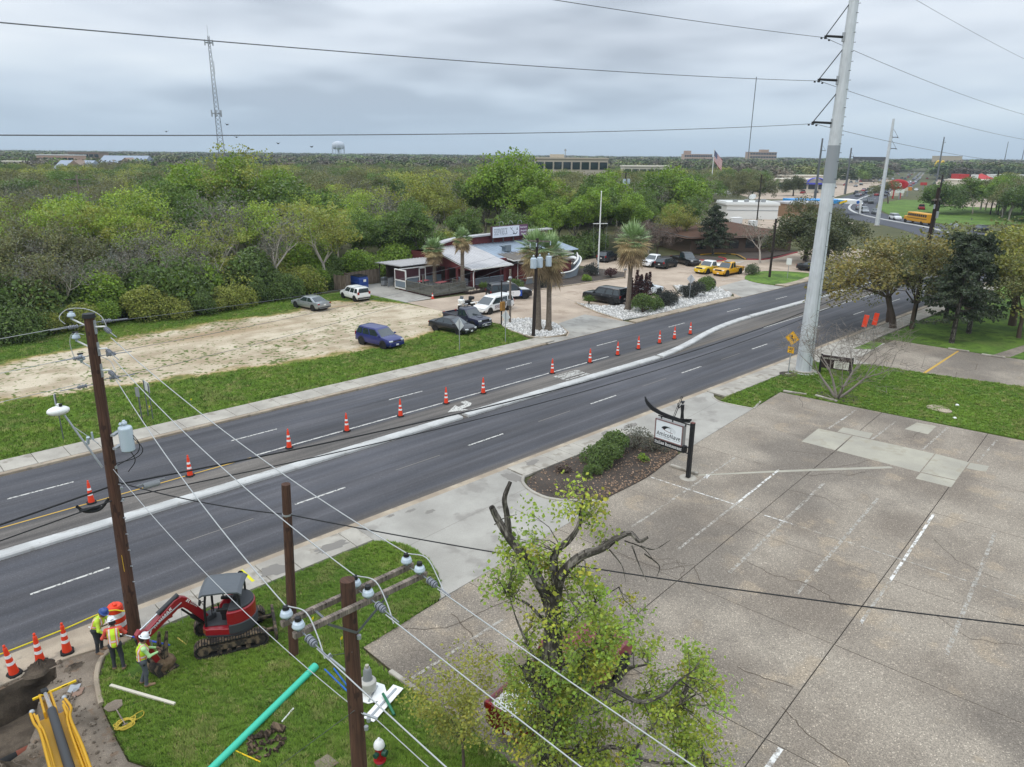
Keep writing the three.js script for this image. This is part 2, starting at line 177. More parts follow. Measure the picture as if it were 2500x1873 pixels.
// raised centre kerb in cast sections
{
const g=structGroup('median_kerb');
const line=(pts,n)=>smoothLine(pts,n);
mesh('kerb_section',kerb(line([[-60,33.45],[27.55,33.45]],8),0.66,0,0.17,0.06),M.kerbWhite,g);
mesh('kerb_section',kerb(line([[28.0,33.45],[40,33.45],[48.85,33.38]],8),0.66,0,0.17,0.06),M.kerbWhite,g);
mesh('kerb_section',kerb(line([[49.2,33.4],[52,33.75],[55.3,34.35],[59,35.2],[62.6,35.85],[66,36.2],[69.3,36.35]],22),0.66,0,0.17,0.06),M.kerbWhite,g);
mesh('kerb_section',kerb(line([[69.6,36.36],[90,36.3],[112,36.2]],10),0.66,0,0.17,0.06),M.kerbWhite,g);
mesh('kerb_section',kerb(RC.filter(p=>p[0]>150&&p[0]<520),0.8,0,0.17,0.06),M.kerbWhite,g);
}
// near side: gutter, pavement slabs, drives, lawn, planting bed
struct('gutter',[flat(rect(-70,4.2,25.45,26.05),0.004),flat(rect(4.2,118,25.62,26.05),0.004)],M.walkWarm);
{
const g=structGroup('pavement');const bb=(a,b,c,d)=>mesh('slab',slab(rect(a,b,c,d),-0.02,0.10,0.012),M.walk,g);
for(let s=5.1,k=0;s<14.6;s +=1.28,k++)bb(s + 0.012,Math.min(s + 1.268,14.88),24.07,25.6);
for(let s=24.3;s<33;s +=1.3)bb(s + 0.012,s + 1.288,24.25,25.6);
for(let s=43.9;s<58;s +=1.45)bb(s + 0.012,s + 1.438,24.05,25.6);
for(let s=68.3;s<110;s +=1.7)bb(s + 0.012,s + 1.688,23.6,25.4);
mesh('broken_slab',slab([[-3,24.45],[1.2,24.4],[2.2,24.5],[3.4,24.45],[4.1,24.3],[5.05,24.15],[5.07,25.45],[-3,25.42]],-0.02,0.07,0.02),M.walkWarm,g);
mesh('kerbstone',kerb(smoothLine([[5.1,24.1],[4.6,24.05],[4.1,23.7],[3.72,22.9],[3.55,22.1],[3.45,21.4]],14),0.16,-0.02,0.12),M.walkWarm,g);
}
{
const W=structGroup('far_pavement');for(let s=-48,k=0;s<45;s +=1.55,k++){mesh('slab',slab(rect(s + 0.012,s + 1.538,42.95,44.72),-0.02,0.13,0.012),M.walk,W);}
mesh('kerb_face',kerb([[-48,42.79],[45.2,42.79]],0.28,-0.02,0.12),M.walkWarm,W);
mesh('kerb_face',kerb([[58.2,42.79],[79,42.79]],0.28,-0.02,0.12),M.walkWarm,W);for(let s=58.3;s<78;s +=1.55)mesh('slab',slab(rect(s + 0.012,s + 1.538,42.95,43.6),-0.02,0.11,0.012),M.walkWarm,W);
mesh('kerb_face',kerb([[90.4,42.79],[118,42.79]],0.28,-0.02,0.12),M.walkWarm,W);for(let s=90.6;s<117;s +=1.7)mesh('slab',slab(rect(s + 0.012,s + 1.688,42.95,44.3),-0.02,0.11,0.012),M.walkWarm,W);
}
const LAWN=[[5.1,23.95],[14.9,23.93],[15.47,23.29],[15.77,22.29],[15.67,21.26],[15.35,20.23],[14.99,19.57],[14.25,18.72],[12.24,18.43],[10.55,18.28],[10.5,17.4],[10.55,16.7],[10.7,15.1],[10.84,13.67],[10.95,10],[11.2,4],[11.4,-12],[-14,-12],[-14,14.5],[2.2,14.8],[4.1,16.6],[3.78,17.93],[3.39,18.61],[3.4,19.6],[3.44,20.72],[3.5,21.63],[3.72,22.6],[4.2,23.6]];
struct('lawn',slab(LAWN,-0.04,0.07,0.03),M.grass);
struct('dirt',flat([[-14,24.5],[3.4,24.5],[5.0,24.12],[4.2,23.62],[3.72,22.6],[3.45,21.6],[3.4,20.7],[3.35,19.6],[3.34,18.6],[3.7,17.9],[4.05,16.6],[2.2,14.75],[-14,14.5]],0.0,[TRENCH.slice().reverse()]),M.dirt);
{ // excavated pit: ragged soil walls and floor
const R=rng(9),rows=[],lv=[[0.0,0],[-0.25,0.05],[-0.55,-0.02],[-0.95,0.1],[-1.35,0.12]];const n=5,ring=[];for(let i=0;i<TRENCH.length;i++){const a=TRENCH[i],b=TRENCH[(i + 1)% TRENCH.length];for(let k=0;k<n;k++)ring.push([lerp(a[0],b[0],k / n),lerp(a[1],b[1],k / n)]);}
const cx=-1,ct=22.3;for(const[y,ins]of lv)rows.push(ring.map(p=>{const dx=p[0]- cx,dt=p[1]- ct,l=Math.hypot(dx,dt),j=y<0?(R()- 0.5)*0.16:0;return[p[0]- dx / l*(ins + j),y +(y<0?(R()- 0.5)*0.1:0.001),-(p[1]- dt / l*(ins + j))];}));
const pit=struct('trench',[gridMesh(rows,true)],M.soil);
const fl=[];for(let i=0;i<=24;i++){const r=[];for(let j=0;j<=18;j++){const s=-6.3 + i*0.4,t=19.2 + j*0.31;r.push([s,-1.32 + 0.28*fbm(i / 24,j / 18,6,6,3,4)+(s<0.6&&t<21.4?0.5:0),-t]);}fl.push(r);}mesh('trench_floor',gridMesh(fl),M.soil,pit);
}
{
const d=structGroup('driveway');
mesh('drive_slab',slab([[14.92,25.6],[14.92,23.97],[15.5,23.32],[15.8,22.29],[15.7,21.24],[15.38,20.2],[15.02,19.53],[14.28,18.7],[18.15,18.98],[24.2,19.55],[24.85,19.75],[24.2,20.62],[23.72,20.96],[23.28,21.77],[23.3,22.9],[23.85,23.88],[24.28,24.22],[24.28,25.6]],-0.03,0.055,0.01),M.drive,d);
mesh('drive_slab',slab([[33.05,25.6],[33.05,24.2],[33.75,23],[33.9,21.6],[33.4,20.6],[34.39,20.67],[43.1,21.55],[42.75,22.9],[42.72,23.9],[43.2,24.6],[43.85,25.0],[43.87,25.6]],-0.03,0.055,0.01),M.drive,d);
mesh('drive_slab',slab([[58.1,25.6],[57.5,24],[58.5,22],[60.3,20.6],[60.7,21.9],[68.4,22.35],[68.2,25.6]],-0.03,0.05,0.01),M.walk,d);
mesh('drive_joint',[ribbon([[14.9,22.6],[33.2,23.9]],-0.012,0.012,0.058),ribbon([[33.8,23.1],[43,23.9]],-0.012,0.012,0.058)],M.stain,d);
// damp stains with outlines of their own
const R=rng(31);for(const[s,t,a,b]of[[23.75,24.6,0.35,0.7],[25.8,25.2,0.45,0.25],[32.2,25.2,0.5,0.25],[34.4,25.1,0.6,0.28],[16.7,25.4,0.22,0.12],[18.3,24.5,0.28,0.16],[17.7,25.2,0.26,0.13],[21,22.6,0.2,0.12]]){const P=[];for(let k=0;k<22;k++){const an=k / 22*2*PI,r=0.7 + 0.5*R();P.push([s + Math.cos(an)*a*r,t + Math.sin(an)*b*r]);}mesh('stain',flat(smoothPoly(P,2),(s>24.28&&s<33.05)?0.104:0.06),M.stain,d);}
for(const[s,t,a,b]of[[13.3,24.75,0.85,0.35],[10.6,24.7,0.6,0.45]]){const P=[];for(let k=0;k<26;k++){const an=k / 26*2*PI,r=0.65 + 0.55*R();P.push([s + Math.cos(an)*a*r,t + Math.sin(an)*b*r]);}mesh('stain',flat(smoothPoly(P,2),0.105),M.stain,d);}
}
const BED=[[24.0,23.8],[23.42,22.85],[23.42,21.8],[23.85,21.08],[24.5,20.5],[25.05,19.85],[26.2,19.8],[27.45,19.82],[29.1,19.9],[30.8,20.2],[32.9,20.62],[33.7,21.6],[33.55,23],[32.8,24.1],[28.6,24.12],[26.1,24.2]];
struct('planting_bed',slab(smoothPoly(BED,3),-0.03,0.09,0.03),M.mulch);
{const g=structGroup('bed_edging');mesh('kerbstone',kerb(smoothLine([[24.25,24.3],[23.75,23.86],[23.34,22.9],[23.34,21.75],[23.78,21.0],[24.35,20.45],[24.95,19.75]],20),0.16,-0.02,0.13),M.walk,g);mesh('kerbstone',kerb(smoothLine([[43.0,21.5],[42.68,22.9],[42.66,23.9],[43.2,24.7]],12),0.14,-0.02,0.10),M.walk,g);mesh('kerbstone',kerb([[43.0,21.5],[44.7,21.9]],0.14,-0.02,0.1),M.walk,g);}
// near car park: big cast slabs with open joints
{
const lot=structGroup('parking_lot');const sX=[10.9,16.65,22.36,28.05,35.62,41.2,47.2,49.55],tJ=[-16,-10.3,-4.3,1.8,7.95,13.93,20.25];
const X=(k,t)=>(k===0?10.9 -(t - 10)*0.025:k===7?49.5 -(t - 10)*0.14:sX[k]- 0.09*(t - 10)),Tt=(j,s)=>tJ[j]+(j===6?0.1:0.078)*(s - 30);
const cross=(k,j)=>{let s=sX[k],t=tJ[j];for(let i=0;i<5;i++){t=Tt(j,s);s=X(k,t);}return[s,t];};
mesh('joint_bed',flat([cross(0,0),cross(7,0),cross(7,6),cross(0,6)],0.0),M.joint,lot);
for(let k=0;k<7;k++)for(let j=0;j<6;j++){const a=cross(k,j),b=cross(k + 1,j),c=cross(k + 1,j + 1),d=cross(k,j + 1),m=[(a[0]+ c[0])/ 2,(a[1]+ c[1])/ 2],q=p=>[p[0]+ Math.sign(m[0]- p[0])*0.010,p[1]+ Math.sign(m[1]- p[1])*0.015];mesh('slab',slab([a,b,c,d].map(q),-0.02,0.03 + 0.004*hash2(k,j,3),0.008),M.lot,lot);}
const pm=M.patch,P=[[[42.67,16.94],[43.01,15.03],[39.95,14.74],[39.82,16.67]],[[43.04,14.97],[43.66,10.66],[40.28,10.36],[39.97,14.66]],[[43.68,10.6],[43.75,8.93],[40.62,8.7],[40.35,10.32]],[[44.04,15.99],[44.35,14.3],[43.28,14.12],[42.99,15.9]],[[40.25,10.3],[40.53,8.68],[39.46,8.6],[39.26,10.22]],[[43.72,8.87],[43.99,8.03],[42.97,7.93],[42.72,8.8]],[[48.4,13.14],[48.6,12.06],[46.68,11.95],[46.56,13.24]],[[31,18.4],[31.1,18.2],[34.6,15.55],[36.4,14.15],[39.8,11.5],[39.9,11.75],[36.5,14.4],[34.5,15.9]]];
P.forEach((p)=>mesh('patch',slab(p,-0.01,0.039,0.004),pm,lot));
const al=tex(256,256,(u,v,i,j)=>{const n=fbm(u,v,12,12,4,201),f=hash2(i,j,3);const k=n +(f - 0.5)*0.35>0.47?255:0;return[k,k,k];},1.3);al.colorSpace=THREE.NoColorSpace;const al2=tex(256,256,(u,v,i,j)=>{const n=fbm(u,v,10,10,5,207),f=hash2(i,j,5);const k=n +(f - 0.5)*0.5>0.56?255:0;return[k,k,k];},1.1);al2.colorSpace=THREE.NoColorSpace;
M.paintFlaky=mat(0xdedcd6,0.85,0,{alphaMap:al,alphaTest:0.5});M.paintGhost=mat(0xb9b4aa,0.9,0,{alphaMap:al2,alphaTest:0.5});
const ln=(a,b,m,w=0.12)=>{const dx=b[0]- a[0],dy=b[1]- a[1],l=Math.hypot(dx,dy),nx=-dy / l*w / 2,ny=dx / l*w / 2;mesh('bay_line',flat([[a[0]- nx,a[1]- ny],[b[0]- nx,b[1]- ny],[b[0]+ nx,b[1]+ ny],[a[0]+ nx,a[1]+ ny]],0.0415),m,lot);};
ln([34.96,15.64],[29.6,15.13],M.paintFlaky);ln([29.6,15.13],[24.0,14.64],M.paintGhost);ln([35.17,13.26],[24.0,12.2],M.paintGhost,0.15);ln([35.38,10.67],[24.5,9.65],M.paintGhost,0.15);ln([35.64,8.23],[28.2,7.53],M.paintFlaky);ln([28.2,7.53],[24.6,7.23],M.paintGhost);ln([24.9,7.26],[24.5,7.22],M.paintFlaky);ln([35.64,5.73],[24.87,4.54],M.paintGhost,0.15);
ln([29.12,19.74],[29.57,15.05],M.paintFlaky,0.08);ln([29.57,15.05],[29.6,13.9],M.paintGhost,0.08);ln([29.6,13.63],[29.75,12.31],M.paintFlaky,0.09);ln([29.75,12.3],[29.9,10.7],M.paintGhost,0.06);ln([29.91,10.71],[30.6,3.54],M.paintGhost,0.08);ln([34.78,18.11],[24.09,17.18],M.paintGhost);ln([47.83,16.75],[42.84,16.49],M.paintGhost,0.14);ln([46.2,16.66],[45.2,16.6],M.paintFlaky,0.12);ln([47.6,14.14],[43.1,13.95],M.paintGhost,0.13);ln([48.9,11.5],[43.62,11.33],M.paintGhost);ln([48.72,8.8],[44.12,8.63],M.paintGhost);ln([16.91,6.45],[14.4,6.25],M.paintFlaky,0.15);ln([15.19,16.19],[10.95,15.92],M.paintGhost,0.12);ln([31.7,17.9],[31.1,17.75],M.paintFlaky,0.2);ln([22,1.4],[30,2.2],M.paintGhost);
const R=rng(77);const cr=(pts,w=0.014)=>{const o=[];for(let i=0;i<pts.length - 1;i++)for(let k=0;k<4;k++){const f=k / 4;o.push([lerp(pts[i][0],pts[i + 1][0],f)+(k?(R()- 0.5)*0.18:0),lerp(pts[i][1],pts[i + 1][1],f)+(k?(R()- 0.5)*0.18:0)]);}o.push(pts[pts.length - 1]);mesh('crack',ribbon(o,-w,w,0.0405),M.crack,lot);};
cr([[25.25,12.12],[25.14,10.78],[25.49,9.77],[25.46,9.13],[25.15,8.54],[25.16,7.91]]);cr([[21.9,16.32],[22.03,14.81],[22.22,14.11],[23.44,13.5],[22.53,12.56]]);cr([[14.05,17.74],[13.87,16.37],[13.63,15.82],[13.57,14.26]]);cr([[18.46,7.21],[18.27,6.66],[17.96,6.13],[17.83,5.53],[17.7,4.86]]);cr([[48.0,20.62],[45.76,19.45],[45.75,18.08]]);cr([[19.12,9.07],[19.23,8.21],[19.54,7.36]]);cr([[22.6,15],[23.2,14.3],[22.9,13.6],[22.1,13.2]],0.01);cr([[22.1,14.4],[22.9,14.2],[23.3,13.8]],0.01);cr([[35.4,14.2],[36.6,13.5],[37,12.8],[38.2,12.3]]);cr([[33,14.1],[33.5,12.5],[32.9,11.3]],0.01);cr([[40,12.8],[38.6,13.2],[37.4,13.9]],0.012);cr([[37.9,16.6],[38.6,15.2],[39.8,14.4]],0.01);cr([[16,11.5],[17.4,10.6],[17.2,9]],0.01);cr([[27,5.5],[26.4,4.2],[27.3,2.9]],0.01);cr([[33,7.4],[31.8,6.2],[31.5,4.6]],0.01);cr([[44,13.2],[45.5,12.4],[46.8,12.4]],0.012);cr([[12.3,18.2],[13.4,17.2],[16.2,16.9]],0.012);
}
// right-hand lawns and the second car park
const LAWN2=[[43.22,21.62],[42.78,23.0],[42.78,23.85],[43.9,24.0],[57.4,24.0],[58.4,22],[60.15,20.2],[60.69,16.7],[62.42,10.4],[64.5,1],[66.5,-9],[54,-20],[52,-7],[50.3,7.2],[49.65,10.6],[48.8,15.5],[48.55,18.3],[48.0,21.9],[47.8,22.1]];
struct('lawn',slab(LAWN2,-0.04,0.05,0.02),M.grass);
struct('parking_lot',slab([[60.2,20.2],[60.75,21.85],[68.45,22.3],[70.38,22.3],[70.86,16.4],[71.4,12.3],[72.5,2],[74,-12],[66.6,-9],[64.55,1],[62.47,10.4],[60.75,16.7]],-0.04,0.03,0.01),M.lot);
struct('lawn',slab([[70.45,22.3],[70.4,23.5],[118,23.4],[190,20],[190,-60],[78,-60],[74.1,-12],[72.6,2],[71.5,12.3],[70.95,16.4]],-0.04,0.05,0.02),M.grass);
struct('lawn',slab([[64.3,23.5],[68.2,23.5],[68.2,22.5],[65.4,22.2]],0.0,0.08,0.02),M.grass);
{const g=structGroup('garden_path');mesh('path_slab',slab([[71.2,14.5],[77,13.6],[84,12.2],[84,11.6],[77,12.7],[71.4,13.3]],-0.02,0.062,0.01),M.lot,g);mesh('bay_line',flat([[60.75,16.75],[60.75,16.55],[70.5,16.9],[70.5,17.05]],0.036),M.paintYellow,g);mesh('crack',ribbon([[61,14.5],[63,15],[65,14.2],[67,14.6]],-0.02,0.02,0.036),M.crack,g);}
// far side: verge, gravel lot, restaurant forecourt
const tN=s=>{const A=[[-60,59],[-8,57.5],[6.8,56.4],[12.8,55.15],[16.8,54],[21.5,53.45],[25.3,52.5],[31,52.1],[36,51.9],[39,53],[41.5,53.8],[44.5,55.5],[47,59],[56,62]];for(let i=0;i<A.length - 1;i++)if(s<=A[i + 1][0])return lerp(A[i][1],A[i + 1][1],(s - A[i][0])/(A[i + 1][0]- A[i][0]));return 62;};
const tF=s=>{const A=[[-60,62],[-8,65.3],[8.6,67],[17.8,69.4],[25,70.5],[33,70],[36,70.8],[41,72.6],[44.4,70.3],[46.7,66.2],[47.2,62],[56,60]];for(let i=0;i<A.length - 1;i++)if(s<=A[i + 1][0])return lerp(A[i][1],A[i + 1][1],(s - A[i][0])/(A[i + 1][0]- A[i][0]));return 60;};
{
const S0=-8,S1=56,T0=44.5,T1=77,w=S1 - S0,h=T1 - T0;
const gt=tex(2048,1024,(u,v,i,j)=>{
const s=S0 + u*w,t=T0 + v*h,n=fbm(u,v,40,20,5,301),n2=fbm(u,v,14,7,4,303),f=hash2(i,j,31),fine=fbm(u,v,260,130,2,307),st=fbm(u,v,5,60,4,311);
const e=Math.min(t - tN(s),tF(s)- t)+(n - 0.5)*3.2 +(n2 - 0.5)*1.6,k=sstep(-0.35,0.35,e),fr=Math.exp(-Math.pow((e + 0.25)/ 0.85,2));
let gr=mix3([52,80,20],[86,120,36],clamp((n - 0.5)*2 + 0.5 +(fine - 0.5)));gr=mix3(gr,[120,128,58],sstep(0.52,0.75,n2)*0.6);
let gv=mix3([160,144,120],[194,181,158],clamp((n - 0.5)*2.2 + 0.5 +(st - 0.5)*1.4));gv=mix3(gv,[148,124,94],Math.exp(-Math.pow((s - 25)/ 6,2)- Math.pow((t - 66)/ 1.6,2))*clamp(0.3 + n*1.1)+ 0.9*Math.exp(-Math.pow((s - 40.5)/ 2.2,2)- Math.pow((t - 69.5)/ 0.9,2))*clamp(0.2 + n));gv=mix3(gv,[150,130,104],sstep(0.56,0.75,n2)*0.45);
const tuft=fine +(n2 - 0.5)*0.5 + sstep(22,-2,s)*0.13 + Math.exp(-e / 1.1)*0.12;if(tuft>0.70)gv=mix3(gv,[88,100,46],sstep(0.70,0.76,tuft));
let c=mix3(gr,gv,k);c=mix3(c,[158,126,74],fr*(0.25 + 0.6*n));const q=1 +(f - 0.5)*(k>0.5?0.16:0.36);return[c[0]*q,c[1]*q,c[2]*q];
});
gt.repeat.set(1 / w,1 / h);gt.offset.set(-S0 / w,-T0 / h);M.verge=new THREE.MeshStandardMaterial({map:gt,roughness:1});
const ss=[];for(let s=-8;s<=47;s +=1)ss.push(s);
struct('gravel_lot',flat([...ss.map(s=>[s,tN(s)- 1.4]),[47.2,60.3],[47,66.4],...ss.filter(s=>s>-8&&s<46).reverse().map(s=>[s,tF(s)+ 1])],0.004),M.verge);
struct('verge',[flat([[-8,44.72],[45.3,44.72],[47.55,51.4],[47.2,58],...ss.slice().reverse().map(s=>[s,tN(s)- 1.38])],0.02),flat([...ss.filter(s=>s<46).map(s=>[s,tF(s)+ 1.02]),[47,66.5],[47,73.3],[46.5,77],[-8,77]],0.008)],M.verge);
struct('verge',flat([[-70,44.72],[-8.02,44.72],[-8.02,77],[-70,77]],0.012),M.grass);
}
{
const lot=structGroup('forecourt');
mesh('concrete',flat([[45.5,44.8],[45.5,42.65],[58.1,42.65],[58.05,44.25],[59.1,48.4],[61.3,53.6],[62.2,50.5],[64,49.3],[67,48.7],[74,47.6],[76.4,50],[79.7,52.95],[83.3,48.6],[80.4,44.5],[78.6,43.35],[79,42.65],[90.3,42.65],[90.1,44],[91.7,49.4],[100.3,51.3],[103.9,45.9],[108,43.2],[140,44.5],[140,60],[112,57.3],[110,59.2],[108,62],[104.3,61.3],[103.4,65],[98,70],[95,76.5],[84,76.5],[84,64],[80,61.1],[73.5,61.6],[64,62.2],[59,65.3],[50.5,66],[47.1,66.4],[47.2,60.2],[47.6,51.5],[50.1,52.1],[51.9,51],[52,47.6],[50.1,44.5],[48.9,43.65],[46,45]],0.012),M.shipLot,lot);
mesh('apron',flat([[45.6,44.6],[45.6,42.7],[58,42.7],[57.9,44.3],[57.5,48.8],[52.2,47.7],[50.2,44.4],[48.9,43.5],[46.0,44.9]],0.018),M.drive,lot);mesh('apron',flat([[79.2,42.7],[90.2,42.7],[90,44.1],[91.6,49.2],[83.5,48.5],[80.6,44.4]],0.018),M.drive,lot);
mesh('side_slab',flat([[46.7,73.2],[47.1,66.45],[51.1,66.4],[51.2,74.5],[54,78.5],[50.3,79.5],[47,77.5]],0.02),M.drive,lot);
for(const a of[[[47.2,60.5],[64,58]],[[52,51],[64,62]],[[58,44.3],[62,54],[64,62]],[[84,52],[100,54]],[[79.8,53],[84,64]]])mesh('joint',ribbon(a,-0.02,0.02,0.022),M.stain,lot);
mesh('bay_line',[flat(rect(88.5,92,50.9,51),0.024),flat(rect(94,97.5,53.4,53.5),0.024),flat(rect(96,101,58.1,58.2),0.024)],M.paint,lot);
mesh('wall_kerb',kerb([[59,65.2],[64,62.1],[73.5,61.5],[79.9,61]],0.18,0,0.14),M.walkWarm,lot);
mesh('red_kerb',kerb(smoothLine([[98,69.8],[103.2,65],[104.2,61.4],[107.8,61.6],[109.5,64]],18),0.2,0,0.16),mat(0xa8323a,0.8),lot);mesh('yellow_kerb',kerb(smoothLine([[109.5,67.5],[113.8,66.5],[114.4,63.8],[110.4,59.6]],14),0.2,0,0.16),mat(0xb98d24,0.8),lot);mesh('red_kerb',kerb(smoothLine([[110.3,59.3],[112.5,57.4],[126,58.2]],10),0.2,0,0.16),mat(0xa8424a,0.8),lot);
mesh('turn_arrow',flat([[105.5,58.6],[106.5,57.9],[106.5,58.4],[108,58.4],[108,58.8],[106.5,58.8],[106.5,59.2]],0.024),M.paint,lot);
}
struct('mulch_bed',flat([[57.6,66.6],[59,65.25],[64,62.2],[73.5,61.6],[80,61.1],[84,64],[84,70],[78,72],[66,70],[57.6,68]],0.02),M.mulch);
struct('lawn',slab(smoothPoly([[91.8,49.3],[90.3,44.4],[100.9,44.5],[103.6,45.9],[100.3,51.0]],4),0,0.12,0.03),M.grass);
struct('mulch_island',[slab(smoothPoly([[98.4,69.5],[103.3,64.8],[104.4,61.7],[107.5,61.8],[108.6,65.5],[105,70]],4),0,0.14,0.03),slab([[110.5,60],[114.5,63.9],[114,67],[118,68],[128,62],[126,58.5],[112.6,57.8]],0,0.14,0.03)],M.mulch);
// white stone beds (stones are stuff)
{
const B1=smoothPoly([[47.65,51.3],[50.1,51.9],[51.75,50.8],[51.8,47.7],[50,44.65],[48.9,43.95],[46.2,45.1]],4),B2=[[61.3,53.4],[59.2,48.4],[58.2,44.3],[62.9,43.75],[78.3,43.7],[80.3,44.6],[83.1,48.6],[79.7,52.7],[76.6,49.8],[74.1,47.5],[67,48.5],[64,49.1],[62.1,50.3]];
const bed=M.stoneBed=new THREE.MeshStandardMaterial({roughness:1,map:tex(256,256,(u,v,i,j)=>{const n=fbm(u,v,60,60,2,401);const k=n>0.45?1:0.55;return[190*k,188*k,182*k];},3)});
struct('stone_bed',[slab(B1,0,0.08,0.02),slab(B2,0,0.08,0.02)],bed);const R=rng(41),g=new THREE.IcosahedronGeometry(0.1,0);g.scale(1,0.6,0.8);const N=4200,im=new THREE.InstancedMesh(g,mat(0xffffff,0.95),N),m=new THREE.Matrix4(),q=new THREE.Quaternion(),e=new THREE.Euler(),c=new THREE.Color();let k=0;
while(k<N){const first=R()<0.28,P=first?B1:B2,s=first?46 + R()*6:58 + R()*26,t=43.6 + R()*10;if(!inPoly(s,t,P))continue;e.set(R()*6,R()*6,R()*6);const z=0.6 + R()*0.9;m.compose(V(s,0.1,t),q.setFromEuler(e),new V3(z,z,z));im.setMatrixAt(k,m);const v=0.42 + R()*0.4;c.setRGB(v,v*0.98,v*0.94);im.setColorAt(k,c);k++;}
im.name='white_stones';im.userData={kind:'stuff',label:'loose white landscaping stones spread over the roadside beds',category:'stones'};im.castShadow=im.receiveShadow=true;scene.add(im);
const gk=structGroup('bed_edging');mesh('kerbstone',kerb([...B1,B1[0]].map(p=>p),0.12,0,0.13),M.walkWarm,gk);mesh('kerbstone',kerb([[61.3,53.5],[59.1,48.4],[58.05,44.2]],0.14,0,0.13),M.walkWarm,gk);mesh('kerbstone',kerb([[74.1,47.6],[76.6,49.9],[79.7,52.8],[83.2,48.6]],0.14,0,0.13),M.walk,gk);
}
// parking stops
{
const ps=(s0,t0,s1,t1,label)=>{const o=solo('parking_stop',(()=>{const g=rbox(Math.hypot(s1 - s0,t1 - t0),0.14,0.17,0.04,0,0.07,0);return g;})(),M.walk,label,'parking stop');o.position.copy(V((s0 + s1)/ 2,0.035,(t0 + t1)/ 2));o.rotation.y=Math.atan2(t1 - t0,s1 - s0);return o;};
ps(31.06,19.86,31.17,18.23,'concrete parking stop lying at the foot of the restaurant sign post');ps(48.0,21.9,48.45,20.4,'concrete parking stop between the drive corner and the leafless tree');ps(48.75,19.9,48.6,18.3,'concrete parking stop lying by the mulch of the leafless tree');ps(10.62,16.6,10.75,15.1,'concrete parking stop at the lawn edge near the fire hydrant');ps(70.55,17.8,70.7,16.2,'concrete parking stop beside the yellow line under the cedars');ps(70.5,15.2,70.75,13.5,'concrete parking stop by the garden path');
}
// ---------- vegetation ----------
const leafMat=(r,g,b)=>{const m=new THREE.MeshPhysicalMaterial({vertexColors:true,roughness:1,side:THREE.DoubleSide,transmission:0.35,thickness:0});m.color.setRGB(r,g,b);return m;};
const LM={bright:leafMat(0.2,0.31,0.025),mid:leafMat(0.115,0.19,0.025),yellow:leafMat(0.28,0.31,0.05),olive:leafMat(0.165,0.17,0.055),dark:leafMat(0.085,0.1,0.03),cedar:leafMat(0.05,0.072,0.03),rust:leafMat(0.25,0.21,0.05),budding:leafMat(0.18,0.19,0.055),brown:leafMat(0.15,0.105,0.08),lime:leafMat(0.28,0.38,0.04),maroon:leafMat(0.085,0.03,0.026),greyLeaf:leafMat(0.14,0.14,0.095),oak:leafMat(0.22,0.31,0.035),oakYellow:leafMat(0.28,0.28,0.05),hedge:leafMat(0.11,0.175,0.03),dustyGreen:leafMat(0.12,0.15,0.07),darkHedge:leafMat(0.045,0.05,0.038)};
function branchGeo(segs,sides=5){
const pos=[],nor=[];const d=new V3(),a=new V3(),b=new V3();
for(const[p,q,r0,r1]of segs){d.copy(q).sub(p).normalize();a.set(Math.abs(d.y)>0.9?1:0,Math.abs(d.y)>0.9?0:1,0).cross(d).normalize();b.copy(d).cross(a);const n=r0<0.025?3:sides;for(let k=0;k<n;k++){const t0=k / n*2*PI,t1=(k + 1)/ n*2*PI;const c=(t,r,o)=>[o.x +(a.x*Math.cos(t)+ b.x*Math.sin(t))*r,o.y +(a.y*Math.cos(t)+ b.y*Math.sin(t))*r,o.z +(a.z*Math.cos(t)+ b.z*Math.sin(t))*r];const m=t=>[a.x*Math.cos(t)+ b.x*Math.sin(t),a.y*Math.cos(t)+ b.y*Math.sin(t),a.z*Math.cos(t)+ b.z*Math.sin(t)];pos.push(...c(t0,r0,p),...c(t1,r0,p),...c(t1,r1,q),...c(t0,r0,p),...c(t1,r1,q),...c(t0,r1,q));nor.push(...m(t0),...m(t1),...m(t1),...m(t0),...m(t1),...m(t0));}}
const g=new THREE.BufferGeometry();g.setAttribute('position',new THREE.Float32BufferAttribute(pos,3));g.setAttribute('normal',new THREE.Float32BufferAttribute(nor,3));return metreUV(g);
}
// diamond leaves: list of [point, size, toneR, toneG, toneB]
function leafGeo(list,R,up=0.6){
const n=list.length,pos=new Float32Array(n*18),nor=new Float32Array(n*18),col=new Float32Array(n*18);const N=new V3(),a=new V3(),b=new V3();
list.forEach(([p,s,cr,cg,cb],i)=>{N.set(R()*2 - 1,R()*2 - 1 + up,R()*2 - 1).normalize();a.set(R()*2 - 1,R()*2 - 1,R()*2 - 1).cross(N).normalize();b.copy(N).cross(a);const w=s*(0.32 + 0.2*R()),l=s*0.6;const v=[[a.x*l,a.y*l,a.z*l],[b.x*w,b.y*w,b.z*w],[-a.x*l,-a.y*l,-a.z*l],[-b.x*w,-b.y*w,-b.z*w]];[0,1,2,0,2,3].forEach((k,j)=>{const o=i*18 + j*3;pos[o]=p.x + v[k][0];pos[o + 1]=p.y + v[k][1];pos[o + 2]=p.z + v[k][2];nor[o]=N.x;nor[o + 1]=N.y;nor[o + 2]=N.z;col[o]=cr;col[o + 1]=cg;col[o + 2]=cb;});});
const g=new THREE.BufferGeometry();g.setAttribute('position',new THREE.BufferAttribute(pos,3));g.setAttribute('normal',new THREE.BufferAttribute(nor,3));g.setAttribute('color',new THREE.BufferAttribute(col,3));return g;
}
const tone=(R,v=0.35,hue=0.12)=>{const k=1 +(R()- 0.5)*2*v,h=(R()- 0.5)*2*hue;return[k*(1 + h),k,k*(1 - h*0.5)];};
